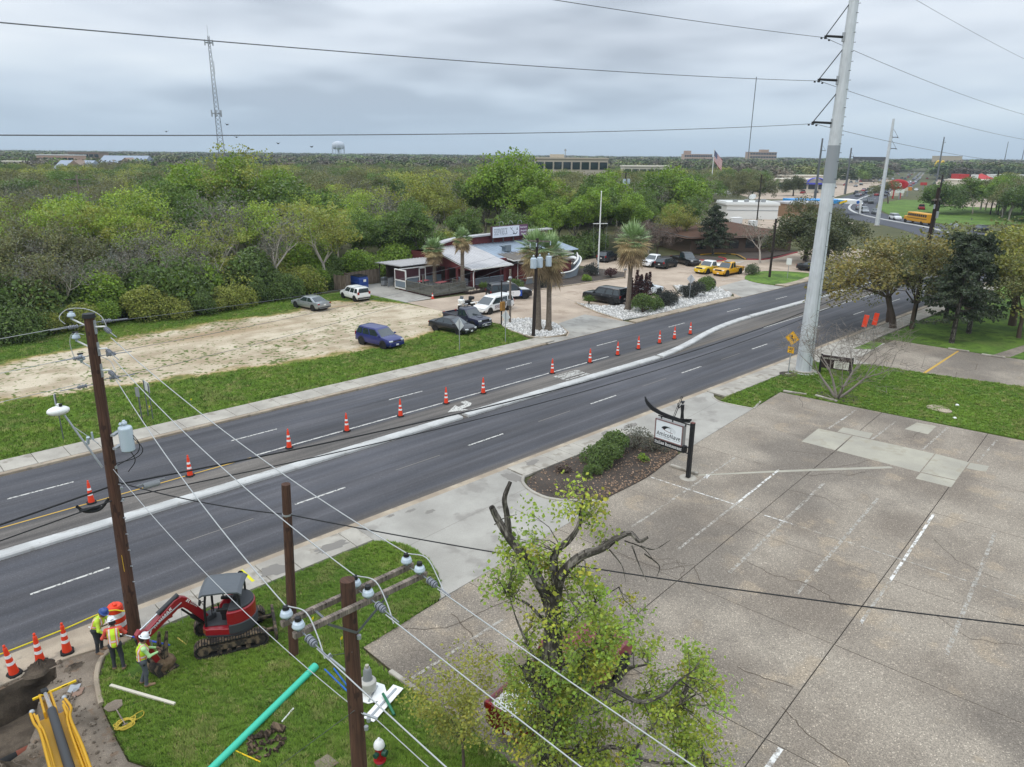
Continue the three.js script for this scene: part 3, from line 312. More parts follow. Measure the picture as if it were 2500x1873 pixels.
function grow(R,o){ // recursive limbs; returns segments and tips
const segs=[],tips=[],fine=[];const dir=new V3();
const rec=(p,d,len,r,lv)=>{
const n=lv===0?o.trunkSeg||3:3;let q=p.clone(),dd=d.clone(),rr=r;const r1=lv>=o.levels?r*0.3:r*(o.taper||0.62);
for(let i=0;i<n;i++){dd.add(new V3((R()- 0.5)*o.wiggle,(R()- 0.5)*o.wiggle*0.6 + o.lift*(lv?1:0),(R()- 0.5)*o.wiggle)).normalize();const e=q.clone().addScaledVector(dd,len / n),re=lerp(r,r1,(i + 1)/ n);segs.push([q,e,rr,re]);q=e;rr=re;if(lv>0&&lv>=o.levels - 1)fine.push(e);if(lv>0&&lv<o.levels&&i<n - 1&&R()<0.5)side(q,dd,len*0.55,re*0.5,lv + 1);}
if(lv>=o.levels){tips.push(q);return;}
const c=lv===0?o.forks||4:2 +(R()<(o.split||0.5)?1:0);const ph=R()*6.28;for(let k=0;k<c;k++){const an=ph + k / c*6.28 +(R()- 0.5)*0.6,sp=(lv===0?o.spread0||o.spread:o.spread)*(0.7 + R()*0.6);const u=new V3(1,0,0);if(Math.abs(dd.x)>0.8)u.set(0,0,1);const x=u.clone().cross(dd).normalize(),y=dd.clone().cross(x);dir.copy(dd).multiplyScalar(Math.cos(sp)).addScaledVector(x,Math.sin(sp)*Math.cos(an)).addScaledVector(y,Math.sin(sp)*Math.sin(an)).normalize();rec(q.clone(),dir.clone(),len*(o.ratio||0.72)*(0.8 + R()*0.4)*(lv===0?o.first||1:1),rr*(0.55 + R()*0.2),lv + 1);}
};
const side=(p,d,len,r,lv)=>{const u=new V3(R()- 0.5,R()*0.5,R()- 0.5).normalize();dir.copy(d).add(u.multiplyScalar(1.1)).normalize();rec(p.clone(),dir.clone(),len,r,lv);};
const st=o.stems||[[0,0,0,0]];for(const[x,z,dx,dz]of st)rec(new V3(x,0,z),new V3(dx,1,dz).normalize(),o.trunk,o.r,0);
return{segs,tips,fine};
}
function makeTree(seed,o,name,label,crownMat,barkMat,group){
const R=rng(seed),t=grow(R,o),L=[];const sx=o.squashX||1,sy=o.squash||1;const pts=o.fineLeaves?t.tips.concat(t.fine):t.tips;
if(o.leaves){const per=Math.max(1,Math.round(o.leaves / pts.length));for(const p of pts){const c=tone(R,o.clumpVar??0.22,0.08);for(let k=0;k<per;k++){const r=o.clump*Math.cbrt(R()),a=R()*6.28,z=R()*2 - 1,h=Math.sqrt(1 - z*z);const v=tone(R,0.28,0.1);L.push([new V3(p.x + r*h*Math.cos(a),Math.max(0.1,p.y + r*z*0.8),p.z + r*h*Math.sin(a)),o.leaf*(0.7 + R()*0.6),c[0]*v[0],c[1]*v[1],c[2]*v[2]]);}}}
const g=new THREE.Group();g.name=name;tag(g,label,'tree',group);shared('trunk',branchGeo(t.segs),barkMat,g);if(L.length)shared('crown',leafGeo(L,R),crownMat,g);return g;
}
function domeBush(seed,n,rx,ry,leaf,name,label,m,group,rough=0.25,stems=true,cat='shrub'){ // mound of leaves, uneven shell with depth
const R=rng(seed),L=[],lob=[];for(let k=0;k<9;k++){const a=R()*6.28,h=R();lob.push([Math.cos(a)*rx*0.5*(1 - h*0.5),ry*(0.25 + 0.5*h),Math.sin(a)*rx*0.5*(1 - h*0.5),(0.38 + R()*rough)*Math.min(rx,ry*1.2)]);}
for(let k=0;k<n;k++){const b=lob[k % lob.length],z=R()*1.5 - 0.5,a=R()*6.28,h=Math.sqrt(Math.max(0,1 - z*z)),r=b[3]*(0.55 + 0.5*Math.sqrt(R()));const y=b[1]+ r*z;if(y<0.02)continue;const v=tone(R,0.3,0.1);L.push([new V3(b[0]+ r*h*Math.cos(a),y,b[2]+ r*h*Math.sin(a)),leaf*(0.7 + R()*0.6),...v]);}
const g=new THREE.Group();g.name=name;tag(g,label,cat,group);if(stems){const sg=[];for(const b of lob)sg.push([new V3(b[0]*0.1,0,b[2]*0.1),new V3(b[0],b[1],b[2]),0.05*rx / 2 + 0.02,0.02]);shared('stem',branchGeo(sg),M.twigBrown,g);}shared('foliage',leafGeo(L,R,0.4),m,g);return g;
}
const proto={};
{
const O=(o)=>Object.assign({levels:4,trunk:2.6,r:0.24,spread:0.62,spread0:0.6,wiggle:0.22,lift:0.05,ratio:0.76,leaves:9500,leaf:0.25,clump:0.85,forks:4},o);
const T=(k,seed,o,lm,bark=M.bark)=>{proto[k]=[makeTree(seed,O(o),k,'',lm,bark)];};
const add=(k,seed,o,lm,bark=M.bark)=>proto[k].push(makeTree(seed,O(o),k,'',lm,bark));
T('elm_tree',11,{trunk:3},LM.bright);add('elm_tree',12,{trunk:2.4,forks:5,spread0:0.75},LM.bright);add('elm_tree',13,{trunk:3.4,spread:0.5,forks:3},LM.bright);
T('hackberry_tree',21,{leaves:5200,clump:0.75,leaf:0.2,trunk:2.8,wiggle:0.3},LM.yellow,M.twig);add('hackberry_tree',22,{leaves:4200,clump:0.8,leaf:0.2,trunk:3,forks:3,wiggle:0.3},LM.yellow,M.twig);
T('bare_tree',31,{levels:5,leaves:500,leaf:0.2,clump:0.5,ratio:0.74,wiggle:0.32,trunk:2.4,forks:3,r:0.2},LM.greyLeaf,M.twig);add('bare_tree',32,{levels:5,leaves:350,leaf:0.2,clump:0.5,ratio:0.74,wiggle:0.36,trunk:2.0,forks:4,spread:0.55,r:0.2},LM.greyLeaf,M.twig);
T('live_oak',41,{trunk:1.8,r:0.3,spread0:0.95,spread:0.6,forks:5,leaves:12000,leaf:0.21,clump:0.9,ratio:0.78,lift:0.02},LM.dark);add('live_oak',42,{trunk:2.1,r:0.3,spread0:0.85,spread:0.6,forks:6,leaves:12000,leaf:0.2,clump:0.85,ratio:0.76},LM.dark);
T('small_oak',51,{levels:4,leaves:6500,leaf:0.15,clump:0.6,wiggle:0.35,spread0:0.8,trunk:2.2},LM.olive,M.twigBrown);add('small_oak',52,{levels:4,leaves:6000,leaf:0.15,clump:0.62,wiggle:0.35,trunk:2.6,spread:0.7},LM.olive,M.twigBrown);
proto.vine_thicket=[domeBush(61,6500,3.2,3.2,0.21,'vine_thicket','',LM.hedge),domeBush(62,6500,3.6,2.6,0.21,'vine_thicket','',LM.hedge),domeBush(63,6000,2.6,4.2,0.21,'vine_thicket','',LM.hedge)];
}
function recolour(o,m){o.traverse(c=>{if(c.name==='crown'||c.name==='foliage')c.material=m;});return o;}
function plant(kind,s,t,h,m,label,cat,group,variant,R,y=0){ // clone a prototype scaled so that it stands h metres high
const P=proto[kind],p=P[variant % P.length];if(!p.userData.h){const b=new THREE.Box3().setFromObject(p);p.userData.h=b.max.y;}const k=h / p.userData.h;const c=dup(p,V(s,y,t),R()*6.28,[k*(0.9 + R()*0.25),k,k*(0.9 + R()*0.25)],label,group);c.userData={label,category:cat,group};if(m)recolour(c,m);return c;
}
// ---------- woods behind the gravel lot and around the restaurant ----------
const hillY=r=>r<600?0:0.0026*(r - 600)*sstep(600,1100,r);
{
const rows=[];for(let i=0;i<=16;i++){const r=560*Math.pow(3600 / 560,i / 16),row=[];for(let j=0;j<=60;j++){const a=-0.55 + j / 60*2.75;const s=Math.cos(a)*r,t=Math.sin(a)*r;row.push([s,i===0?-0.3:hillY(r)+ 2.5*(fbm(j / 60,i / 16,9,5,3,5)- 0.5)*sstep(700,1500,r),-t]);}rows.push(row);}
struct('hills',gridMesh(rows),M.forestFloor);
}
{
const R=rng(2024);
const G='trees of the wood behind the gravel lot',K={
bright:['elm_tree',LM.bright,'bright green leafy elm in the wood behind the gravel lot and ship restaurant'],mid:['elm_tree',LM.mid,'deep green leafy elm in the wood behind the gravel lot and ship restaurant'],lime:['hackberry_tree',LM.lime,'lime green spring tree with thin foliage in the wood behind the gravel lot'],yellow:['hackberry_tree',LM.yellow,'yellow green budding tree with pale limbs in the wood behind the gravel lot'],bare:['bare_tree',LM.greyLeaf,'leafless grey branched tree in the wood behind the gravel lot'],olive:['small_oak',LM.olive,'olive brown oak with sparse leaves in the wood behind the gravel lot'],dark:['live_oak',LM.hedge,'dark green broad oak in the wood behind the gravel lot'],
vine:['vine_thicket',LM.hedge,'dark vine covered thicket in the wood edge by the gravel lot'],vineB:['vine_thicket',LM.bright,'bright green vine mound in the wood edge by the gravel lot'],vineO:['vine_thicket',LM.yellow,'yellow green tangled thicket in the wood edge by the gravel lot']};
const put=(k,s,t,h)=>plant(K[k][0],s,t,h,K[k][1],K[k][2],K[k][0]==='vine_thicket'?'shrub':'tree',k + ' ' +(K[k][0]==='vine_thicket'?'thickets':'trees')+ ' of the wood',(R()*7)|0,R);
// trees that stand out one by one
for(const[k,s,t,h]of[['yellow',51.4,117,17.6],['bright',53,119,16.2],['bright',48,126,15],['mid',35.2,111,12.8],['mid',38,108,11.5],['lime',21.4,97,11.3],['lime',29,99,12.2],['lime',25.5,93,9.5],['bare',38.6,90,12.4],['bare',43,95,12.5],['bright',56,112,14.2],['lime',56,98.8,10.4],['lime',59,95,8.5],['mid',55.6,106,12.8],['yellow',77.9,105,13.6],['yellow',81,102,11.5],['bare',67.6,101,11.6],['bare',85.7,104.9,14.2],['bare',72,106,12.5],['bright',92,99,17.6],['bright',95.5,97,15.6],['mid',89.5,101,14.5],['bright',90,87,11.4],['bright',116,96,13.8],['mid',112,92,12.6],['bright',91,80,11],['bright',97,83,11.5],['bright',101,77,10.5],['mid',104,84,11.6],['bright',140,94,14.4],['mid',136,98,12.8],['mid',158,108,14],['bare',150,103,12.5],['mid',150,97,10.5],['bright',178,116,11.8],['mid',170,112,12],['bare',24,86,9],['bare',31,84,9.5],['bare',14.5,86,9.5],['olive',17,108,10.5],['olive',22,116,11],['bare',28,122,12]])put(k,s,t,h);
// the rest of the canopy on a jittered grid
const S=[];for(let t=82;t<176;t +=6.6)for(let s=0.08*t - 6;s<60 +(t - 82)*0.75;s +=6.6)S.push([s +(R()- 0.5)*5,t +(R()- 0.5)*5]);
for(const[s,t]of S){if(s>50&&t<83)continue;if(s>92&&t>100)continue;const far=t>130,x=R();const n=fbm((s + 60)/ 200,t / 200,9,9,3,77);let k;if(far)k=x<0.5?'bare':x<0.76?'olive':x<0.84?'dark':x<0.92?'mid':'yellow';else k=n<0.46?(x<0.62?'bare':x<0.8?'olive':'yellow'):n<0.54?(x<0.18?'mid':x<0.36?'vine':x<0.74?'bare':'lime'):(x<0.26?'bright':x<0.42?'mid':x<0.66?'yellow':x<0.82?'bare':'lime');const h=k.startsWith('vine')?4.5 + R()*2.5:far?8.5 + R()*3:7.5 + R()*3.6;put(k,s,t,h);}
// dense thicket edge
for(let s=-4;s<46;s +=2.6){const e=s<36?75.4 + Math.sin(s*0.4)*0.8:77 +(s - 36)*0.35;const x=R();put(x<0.42?'vine':x<0.75?'vineB':'vineO',s +(R()- 0.5),e + R()*0.7,2.2 + R()*1.4);put(R()<0.5?'vine':R()<0.5?'vineO':'vineB',s +(R()- 0.5)*2,e + 3.6 + R()*2,4 + R()*2.2);if(R()<0.75)put('bare',s + R()*2,e + 3 + R()*3,6 + R()*2.5);}
put('vineB',20.1,79,5.2);put('vineB',23.5,79.5,4.6);put('vine',10.5,76.5,4.2);put('vineB',52,83,4.4);put('vineB',57,84.5,4.6);put('vineB',61,86,5.4);put('vine',47,84,4.4);put('vine',66,87,5);put('vineO',71,88,5.2);put('bare',63,92,7);put('mid',76,90,8.4);put('bare',70,94,8.5);put('mid',82,86,8);put('vine',79,84,5);put('bright',86,82,8.6);put('mid',98,90,10);put('vine',88,78.5,4.2);put('vine',94,79,4.6);put('bright',107,80,9.5);put('mid',113,84,10);put('mid',122,88,10.5);put('bare',128,92,11);put('bright',120,80,8);put('mid',130,84,9);put('bare',104,74.5,6.6);
}
// individually placed trees round the forecourts and lawns
{
const R=rng(31);
const one=(k,s,t,h,m,label,v=0,sc)=>{const c=plant(k,s,t,h,m,label,'tree',undefined,v,R);delete c.userData.group;if(sc)c.scale.multiply(new V3(sc,1,sc));return c;};
one('small_oak',112.6,73.5,8.6,LM.oakYellow,'round yellowish oak behind the tan roofed restaurant',1);
one('small_oak',96.5,71.8,6.4,LM.brown,'brown leafed bare tree behind the white pickup truck',0,1.2);
one('small_oak',101,70.5,5.8,LM.brown,'reddish brown leafless tree on the mulch island beside the black pickup',1,1.1);
one('bare_tree',108,55.8,7.2,LM.greyLeaf,'leafless grey tree between the black pole and the red kerb',0);
one('live_oak',116,52.0,8.2,LM.dark,'broad dark oak standing over the far end of the forecourt',0,1.1);one('live_oak',122,51.2,7.8,LM.dark,'dark oak crown beside the steel pole over the forecourt',1,1.0);
one('small_oak',75.4,24.2,9.8,LM.rust,'rust and orange leafed tree at the pavement behind the steel pole',0,1.15);one('small_oak',78.2,25.6,9.4,LM.budding,'yellow green budding tree beside the rust leafed tree',1,1.0);one('small_oak',76.6,22.8,9.0,LM.olive,'olive leafed tree leaning behind the rust leafed tree',1,0.9);
one('small_oak',86,16.5,11.2,LM.oakYellow,'tall oak with yellow spring leaves on the right hand lawn',0,1.1);one('small_oak',80.2,14.6,8.6,LM.budding,'mossy oak with yellow buds at the end of the garden path',1,1.05);one('small_oak',90,12.5,10.5,LM.oakYellow,'oak with yellow leaves behind the garden path',1,1.2);one('small_oak',92,22,10.5,LM.budding,'budding oak behind the dark cedars',0,1.1);one('small_oak',97,17,10,LM.olive,'olive oak at the back of the right hand lawn',1,1.2);one('small_oak',84,8,9.5,LM.budding,'budding oak standing right of the garden path',0,1.2);one('bare_tree',100,25,9.5,LM.greyLeaf,'leafless tree standing behind the cedars by the pavement',1);
// cedars: layered drooping sprays
const cedar=(s,t,h,w,label,seed)=>{const Q=rng(seed),L=[],sg=[[new V3(0,0,0),new V3(0.1,h*0.5,0),0.24,0.16],[new V3(0.1,h*0.5,0),new V3(0,h*0.97,0.1),0.16,0.03]];for(let k=0;k<120;k++){const f=0.20 + 0.8*Math.pow(Q(),0.85),y=h*f,a=Q()*6.28,len=w*Math.pow(1 - f,0.55)*(0.5 + 0.65*Q())+ 0.25,e=new V3(Math.cos(a)*len,y - len*0.12 + 0.25*Q(),Math.sin(a)*len);sg.push([new V3(0,y,0),e,0.04,0.012]);for(let i=0;i<62;i++){const q=0.25 + 0.8*Q(),v=tone(Q,0.35,0.1),cl=0.5;L.push([new V3(e.x*q +(Q()- 0.5)*cl,lerp(y,e.y,q)+(Q()- 0.6)*0.4,e.z*q +(Q()- 0.5)*cl),0.17 + Q()*0.14,...v]);}}const g=thing('cedar_tree',label,'tree',V(s,0,t),Q()*6);shared('trunk',branchGeo(sg,7),M.bark,g);shared('crown',leafGeo(L,Q,0.2),LM.cedar,g);return g;};
cedar(73.2,18.3,9.8,3.6,'dark green cedar with a bare lower trunk on the right hand lawn',501);cedar(78.7,18.4,9.2,3.2,'dark cedar standing behind the first cedar on the lawn',502);cedar(82,21.5,9.0,3.4,'dark cedar in the shade beside the pavement',503);
cedar(111.2,66.2,8.2,3.9,'spreading dark cedar in front of the tan roofed restaurant',504);
}
// far woods as one mass
{
const R=rng(404),L=[];for(let k=0;k<1500;k++){const z=R()*1.3 - 0.3,a=R()*6.28,h=Math.sqrt(Math.max(0,1 - z*z)),r=(0.6 + 0.45*R())*(0.8 + 0.4*hash2((a*2)|0,(z*3)|0,5));const v=tone(R,0.35,0.1);L.push([new V3(h*Math.cos(a)*r*0.62,0.52 + z*r*0.45,h*Math.sin(a)*r*0.62),0.05 + R()*0.05,...v]);}
const sg=[];for(let k=0;k<14;k++){const a=R()*6.28;sg.push([new V3(0,0.15,0),new V3(Math.cos(a)*0.5,0.5 + R()*0.5,Math.sin(a)*0.5),0.03,0.01]);}const lg=leafGeo(L,R,0.5);
const N=9000,im=new THREE.InstancedMesh(lg,new THREE.MeshStandardMaterial({vertexColors:true,roughness:0.9,side:THREE.DoubleSide}),N),m=new THREE.Matrix4(),q=new THREE.Quaternion(),c=new THREE.Color();let k=0;
const cols=[[0.13,0.125,0.09],[0.15,0.13,0.095],[0.09,0.12,0.055],[0.10,0.135,0.05],[0.14,0.2,0.05],[0.13,0.115,0.09],[0.075,0.095,0.05],[0.17,0.18,0.07]];
const crown=(k,i,n)=>proto[k][i].children.find(c=>c.name===n).geometry,mids=[[crown('elm_tree',0,'crown'),LM.mid,'leafy'],[crown('small_oak',0,'crown'),LM.olive,'olive'],[crown('bare_tree',0,'trunk'),M.twig,'leafless'],[crown('hackberry_tree',0,'crown'),LM.yellow,'budding'],[crown('live_oak',1,'crown'),LM.hedge,'dark']].map(([g,m,n])=>({g,m,n,list:[]}));
for(const q of mids){q.g.computeBoundingBox();q.h=q.g.boundingBox.max.y;}
const nearRoad=(s,t,w)=>{for(const p of RC)if(Math.abs(p[0]- s)<w&&Math.abs(p[1]- t)<w)return true;return false;};
while(k<N){const r=150*Math.pow(2700 / 150,Math.pow(R(),0.8)),a=-0.12 + R()*1.95,s=Math.cos(a)*r,t=Math.sin(a)*r;if(r<185&&t>60&&s<110)continue;if(s>118&&s<236&&t / s>0.47&&t / s<0.62)continue;if(s<128&&t<110&&s>20)continue;if(r<230&&t<70&&t>22)continue;if(t<22&&s<100)continue;if(nearRoad(s,t,r<300?24:r<520?40:24))continue;if(s>168&&s<240&&t>80&&t<118)continue;if(s>380&&s<640&&t>95&&t<190&&s*0.28 + 40>t)continue;const h=(8 + R()*4.5)*(r>700?1.1:1),w=h*(1 + R()*0.5)*(1 + sstep(400,1800,r)*1.8);if(r<430){if(mids.near===undefined)mids.near=0;if(mids.near++<2600){const K=mids[[0,1,1,2,2,2,3,4,1,2][(R()*10)|0]];K.list.push([s,t,h,R()*6.28,0.75 + R()*0.5]);}continue;}q.setFromAxisAngle(UP,R()*6.28);m.compose(V(s,hillY(r)- 0.5,t),q,new V3(w,h,w));im.setMatrixAt(k,m);const cc=cols[Math.min(7,Math.floor(R()*8))],v=0.8 + R()*0.5;c.setRGB(cc[0]*v,cc[1]*v,cc[2]*v);im.setColorAt(k,c);k++;}
for(const K of mids){const w=new THREE.InstancedMesh(K.g,K.m,K.list.length);K.list.forEach(([s,t,h,a,v],i)=>{const z=h / K.h;m.compose(V(s,-0.3,t),q.setFromAxisAngle(UP,a),new V3(z*1.15,z,z*1.15));w.setMatrixAt(i,m);w.setColorAt(i,c.setRGB(v,v,v));});w.name=K.n + '_woods';w.userData={kind:'stuff',label:K.n + ' trees of the wide woods beyond the restaurant and office block',category:'woods'};scene.add(w);}
im.name='distant_woods';im.userData={kind:'stuff',label:'hazy woods of mixed trees reaching to the horizon',category:'woods'};im.castShadow=im.receiveShadow=true;scene.add(im);
}
// ---------- vehicles ----------
const CARW={};
function wheelGeos(r,w){const k=r + '_' + w;if(CARW[k])return CARW[k];const tyre=lathe([[r*0.62,-w / 2],[r*0.93,-w / 2],[r,-w*0.36],[r,w*0.36],[r*0.93,w / 2],[r*0.62,w / 2],[r*0.6,w*0.3],[r*0.6,-w*0.3],[r*0.62,-w / 2]],18).rotateX(PI / 2);const sp=[];for(let i=0;i<5;i++)sp.push(box(r*0.17,r*0.58,w*0.2,0,r*0.3,0).applyMatrix4(new THREE.Matrix4().makeRotationZ(i*PI*0.4)));const rim=mg([lathe([[r*0.63,-w*0.42],[r*0.63,w*0.42],[r*0.55,w*0.36],[r*0.55,-w*0.36]],18).rotateX(PI / 2),...sp.map(g=>g.translate(0,0,w*0.28)),...sp.map(g=>g.clone().translate(0,0,-w*0.56)),cyl(r*0.14,r*0.14,w*0.7,0,0,0,10,PI / 2),cyl(r*0.56,r*0.56,w*0.1,0,0,0,14,PI / 2)]);return CARW[k]={tyre:metreUV(clean(tyre)),rim:metreUV(rim)};}
function paintMat(hex,rough=0.3,metal=0.0){return new THREE.MeshPhysicalMaterial({color:hex,roughness:rough,metalness:metal,clearcoat:0.45,clearcoatRoughness:0.12});}
function loftBody(st){ // st: [x, top, halfWidth, bottom]
const ring=([x,top,hw,bot])=>{const h=top - bot,pts=[[0,bot],[hw*0.82,bot],[hw*0.96,bot + Math.min(0.12,h*0.2)],[hw,bot + h*0.45],[hw*0.985,bot + h*0.72],[hw*0.93,top - Math.min(0.035,h*0.1)],[hw*0.84,top],[0,top + 0.025]];const all=[...pts.map(p=>[x,p[1],p[0]]),...pts.slice(1,-1).reverse().map(p=>[x,p[1],-p[0]])];return all;};
const rows=st.map(ring),g=gridMesh(rows,true),cap=(row,f)=>{const c=[row[0][0],(row[0][1]+ row[7][1])/ 2,0],pos=[];for(let i=0;i<row.length;i++){const a=row[i],b=row[(i + 1)% row.length];f?pos.push(...c,...b,...a):pos.push(...c,...a,...b);}const q=new THREE.BufferGeometry();q.setAttribute('position',new THREE.Float32BufferAttribute(pos,3));q.computeVertexNormals();return q;};
const out=mg([g,cap(rows[0],false),cap(rows[rows.length - 1],true)]);return toCreasedNormals(out,0.62);
}
const CT={
sedan:{L:4.75,W:1.82,H:1.44,r:0.33,top:[[-.5,.70],[-.49,.93],[-.40,1.0],[-.3,0.97],[-.1,.93],[.2,.91],[.27,.93],[.42,.83],[.48,.70],[.5,.52]],cab:[-.385,.255,-.17,.045],belt:0.93,wb:[-.30,.31]},
suv:{L:4.5,W:1.86,H:1.68,r:0.37,top:[[-.5,.72],[-.49,1.02],[-.4,1.05],[-.1,1.03],[.2,1.02],[.28,1.04],[.42,.96],[.48,.84],[.5,.6]],cab:[-.487,.265,-.40,.08],belt:1.02,wb:[-.30,.31]},
bigsuv:{L:5.2,W:2.02,H:1.88,r:0.41,top:[[-.5,.78],[-.495,1.12],[-.4,1.15],[0,1.13],[.2,1.12],[.26,1.14],[.44,1.08],[.485,.98],[.5,.66]],cab:[-.49,.235,-.455,.09],belt:1.12,wb:[-.29,.32]},
hatch:{L:4.1,W:1.79,H:1.6,r:0.33,top:[[-.5,.66],[-.49,.98],[-.4,1.0],[0,0.97],[.22,.96],[.3,.98],[.43,.9],[.485,.76],[.5,.55]],cab:[-.49,.295,-.46,.125],belt:0.97,wb:[-.32,.31]},
van:{L:5.0,W:1.95,H:1.74,r:0.34,top:[[-.5,.66],[-.49,1.0],[-.4,1.02],[0,0.98],[.25,.95],[.33,.94],[.43,.86],[.485,.72],[.5,.52]],cab:[-.488,.345,-.44,.10],belt:0.98,wb:[-.29,.31]},
pickup:{L:5.45,W:1.93,H:1.8,r:0.39,top:[[-.5,.62],[-.498,.86],[-.1,.86],[-.085,1.08],[.2,1.07],[.235,1.1],[.43,1.04],[.48,.95],[.5,.64]],cab:[-.095,.235,-.075,.10],belt:1.07,wb:[-.30,.335],bed:true},
};
function makeCar(o){
const T={...CT[o.type],...o.dim},L=T.L,hw=T.W / 2,R=T.r,g=thing(o.name,o.label,o.cat||'car',V(o.s,o.y||0,o.t),o.turn||0,o.group);const body=o.paint||paintMat(o.color,o.rough,o.metal);
const st=T.top.map(([f,top],i)=>{const e=Math.abs(f),n=e>0.47?lerp(1,0.86,(e - 0.47)/ 0.03):e>0.40?lerp(1,0.985,(e - 0.4)/ 0.07):1;return[f*L,top,hw*n*(f>0.3?0.98:1),e>0.47?0.34:0.24 +(o.lift||0)];});
// extra stations so that the sides read straight
const b=mesh('body',loftBody(st),body,g);
const[b0,b1,r0,r1]=T.cab.map(f=>f*L),yb=T.belt - 0.03,yr=T.H,wb=hw*0.93,wr=hw*(o.type==='sedan'?0.70:0.76),ws=lerp(wb,wr,0.8),ys=lerp(yb,yr,0.86);
const lv=(y,x0,x1,w,rd)=>{const p=[];const c=rd;for(const[sx,sz]of[[1,1],[-1,1],[-1,-1],[1,-1]]){const x=sx>0?x1:x0;if(sx*sz>0){p.push([x,y,sz*(w - c)],[x - sx*c*1.2,y,sz*w]);}else{p.push([x - sx*c*1.2,y,sz*w],[x,y,sz*(w - c)]);}}return p;};
const xs0=lerp(b0,r0,0.84),xs1=lerp(b1,r1,0.84);const rows=[lv(yb,b0,b1,wb,0.05),lv(ys,xs0,xs1,ws,0.08),lv(yr - 0.02,r0 - 0.02,r1 + 0.02,wr,0.14),lv(yr,r0 + 0.12,r1 - 0.14,wr - 0.16,0.14),lv(yr + 0.012,r0 + 0.4,r1 - 0.4,wr - 0.45,0.1)];const roofCap=rows[4];const capPos=[];for(let i=1;i<roofCap.length - 1;i++)capPos.push(...roofCap[0],...roofCap[i],...roofCap[i + 1]);const rc=new THREE.BufferGeometry();rc.setAttribute('position',new THREE.Float32BufferAttribute(capPos,3));rc.computeVertexNormals();
mesh('cabin',toCreasedNormals(mg([gridMesh(rows,true),rc]),0.7),o.roof||body,g);
const glass=o.glass||M.glass;const P=(x,y,z)=>new V3(x,y,z);const off=0.012;
const wy0=0.05,wy1=0.82;const fx=k=>lerp(b1,r1,k),rx=k=>lerp(b0,r0,k),wz=k=>lerp(wb,wr,k),yy=k=>lerp(yb,yr,k);
mesh('windshield',quad(P(fx(wy0)+ off,yy(wy0)+ off,wz(wy0)*0.93),P(fx(wy0)+ off,yy(wy0)+ off,-wz(wy0)*0.93),P(fx(wy1)+ off,yy(wy1)+ off,-wz(wy1)*0.9),P(fx(wy1)+ off,yy(wy1)+ off,wz(wy1)*0.9)),glass,g);
if(!o.noRear)mesh('rear_window',quad(P(rx(0.12)- off,yy(0.12)+ off,-wz(0.12)*0.88),P(rx(0.12)- off,yy(0.12)+ off,wz(0.12)*0.88),P(rx(wy1)- off,yy(wy1)+ off,wz(wy1)*0.86),P(rx(wy1)- off,yy(wy1)+ off,-wz(wy1)*0.86)),glass,g);
const splits=o.splits||(T.bed?(o.single?[[0.12,0.9]]:[[0.06,0.44],[0.52,0.92]]):o.type==='sedan'?[[0.1,0.42],[0.46,0.9]]:[[0.03,0.24],[0.28,0.55],[0.59,0.93]]);
for(const sd of[1,-1])splits.forEach(([u0,u1],i)=>{const q=(u,k)=>{const x0=rx(k)+ 0.05,x1=fx(k)- 0.06;return P(lerp(x0,x1,u),yy(k),sd*(wz(k)+ off));};const a=0.08,c=0.80;const arr=[q(u0,a),q(u1,a),q(u1,c),q(u0,c)];mesh('window',sd>0?quad(...arr):quad(arr[1],arr[0],arr[3],arr[2]),glass,g);});
const wg=wheelGeos(R,0.235),ax=T.wb.map(f=>f*L);for(const x of ax)for(const z of[1,-1]){const w=new THREE.Group();w.name='wheel';w.position.set(x,R,z*(hw - 0.10));g.add(w);shared('tyre',wg.tyre,M.rubber,w);shared('rim',wg.rim,o.rim||M.galv,w);mesh('wheel_arch',cyl(R*1.17,R*1.17,0.2,x,R + 0.03,z*(hw - 0.097),20,PI / 2),o.arch||M.black,g);}
const ty=T.top[T.top.length - 2][1];for(const z of[1,-1]){mesh('headlight',rbox(0.16,0.13,0.36,0.04,L*0.478,ty - 0.06,z*hw*0.70,0,-z*0.3,0),M.lamp,g);mesh('taillight',rbox(0.1,o.type==='sedan'?0.14:0.3,0.24,0.03,-L*0.487,(o.type==='sedan'?0.82:T.bed?0.92:0.98),z*hw*0.80),M.tail,g);mesh('mirror',rbox(0.12,0.14,0.2,0.04,b1 - 0.28,T.belt + 0.09,z*(hw + 0.06)),o.mirror||body,g);for(let i=0;i<2;i++)if(!(o.single&&i))mesh('door_handle',rbox(0.16,0.03,0.03,0.01,lerp(b0,b1,i?0.36:0.66)-(T.bed?0:0.1),T.belt - 0.13,z*(hw*0.985)),o.trim||M.darkGrey,g);}
mesh('grille',rbox(0.06,T.bed||o.type==='bigsuv'?0.3:0.2,hw*1.05,0.03,L*0.487,ty -(T.bed?0.12:0.16),0),o.grille||M.black,g);mesh('front_bumper',rbox(0.16,0.2,hw*1.8,0.05,L*0.482,0.42 +(o.lift||0),0),o.bumper||M.darkGrey,g);mesh('rear_bumper',rbox(0.16,0.18,hw*1.8,0.05,-L*0.485,0.45 +(o.lift||0),0),o.bumper||M.darkGrey,g);
mesh('licence_plate',rbox(0.02,0.14,0.3,0.005,L*0.482 + 0.09,0.45,0),M.plate,g);mesh('licence_plate',rbox(0.02,0.14,0.3,0.005,-L*0.485 - 0.09,T.bed?0.5:0.72,0),M.plate,g);
mesh('chassis',box(L*0.86,0.16,hw*1.6,0,0.26,0),M.black,g);
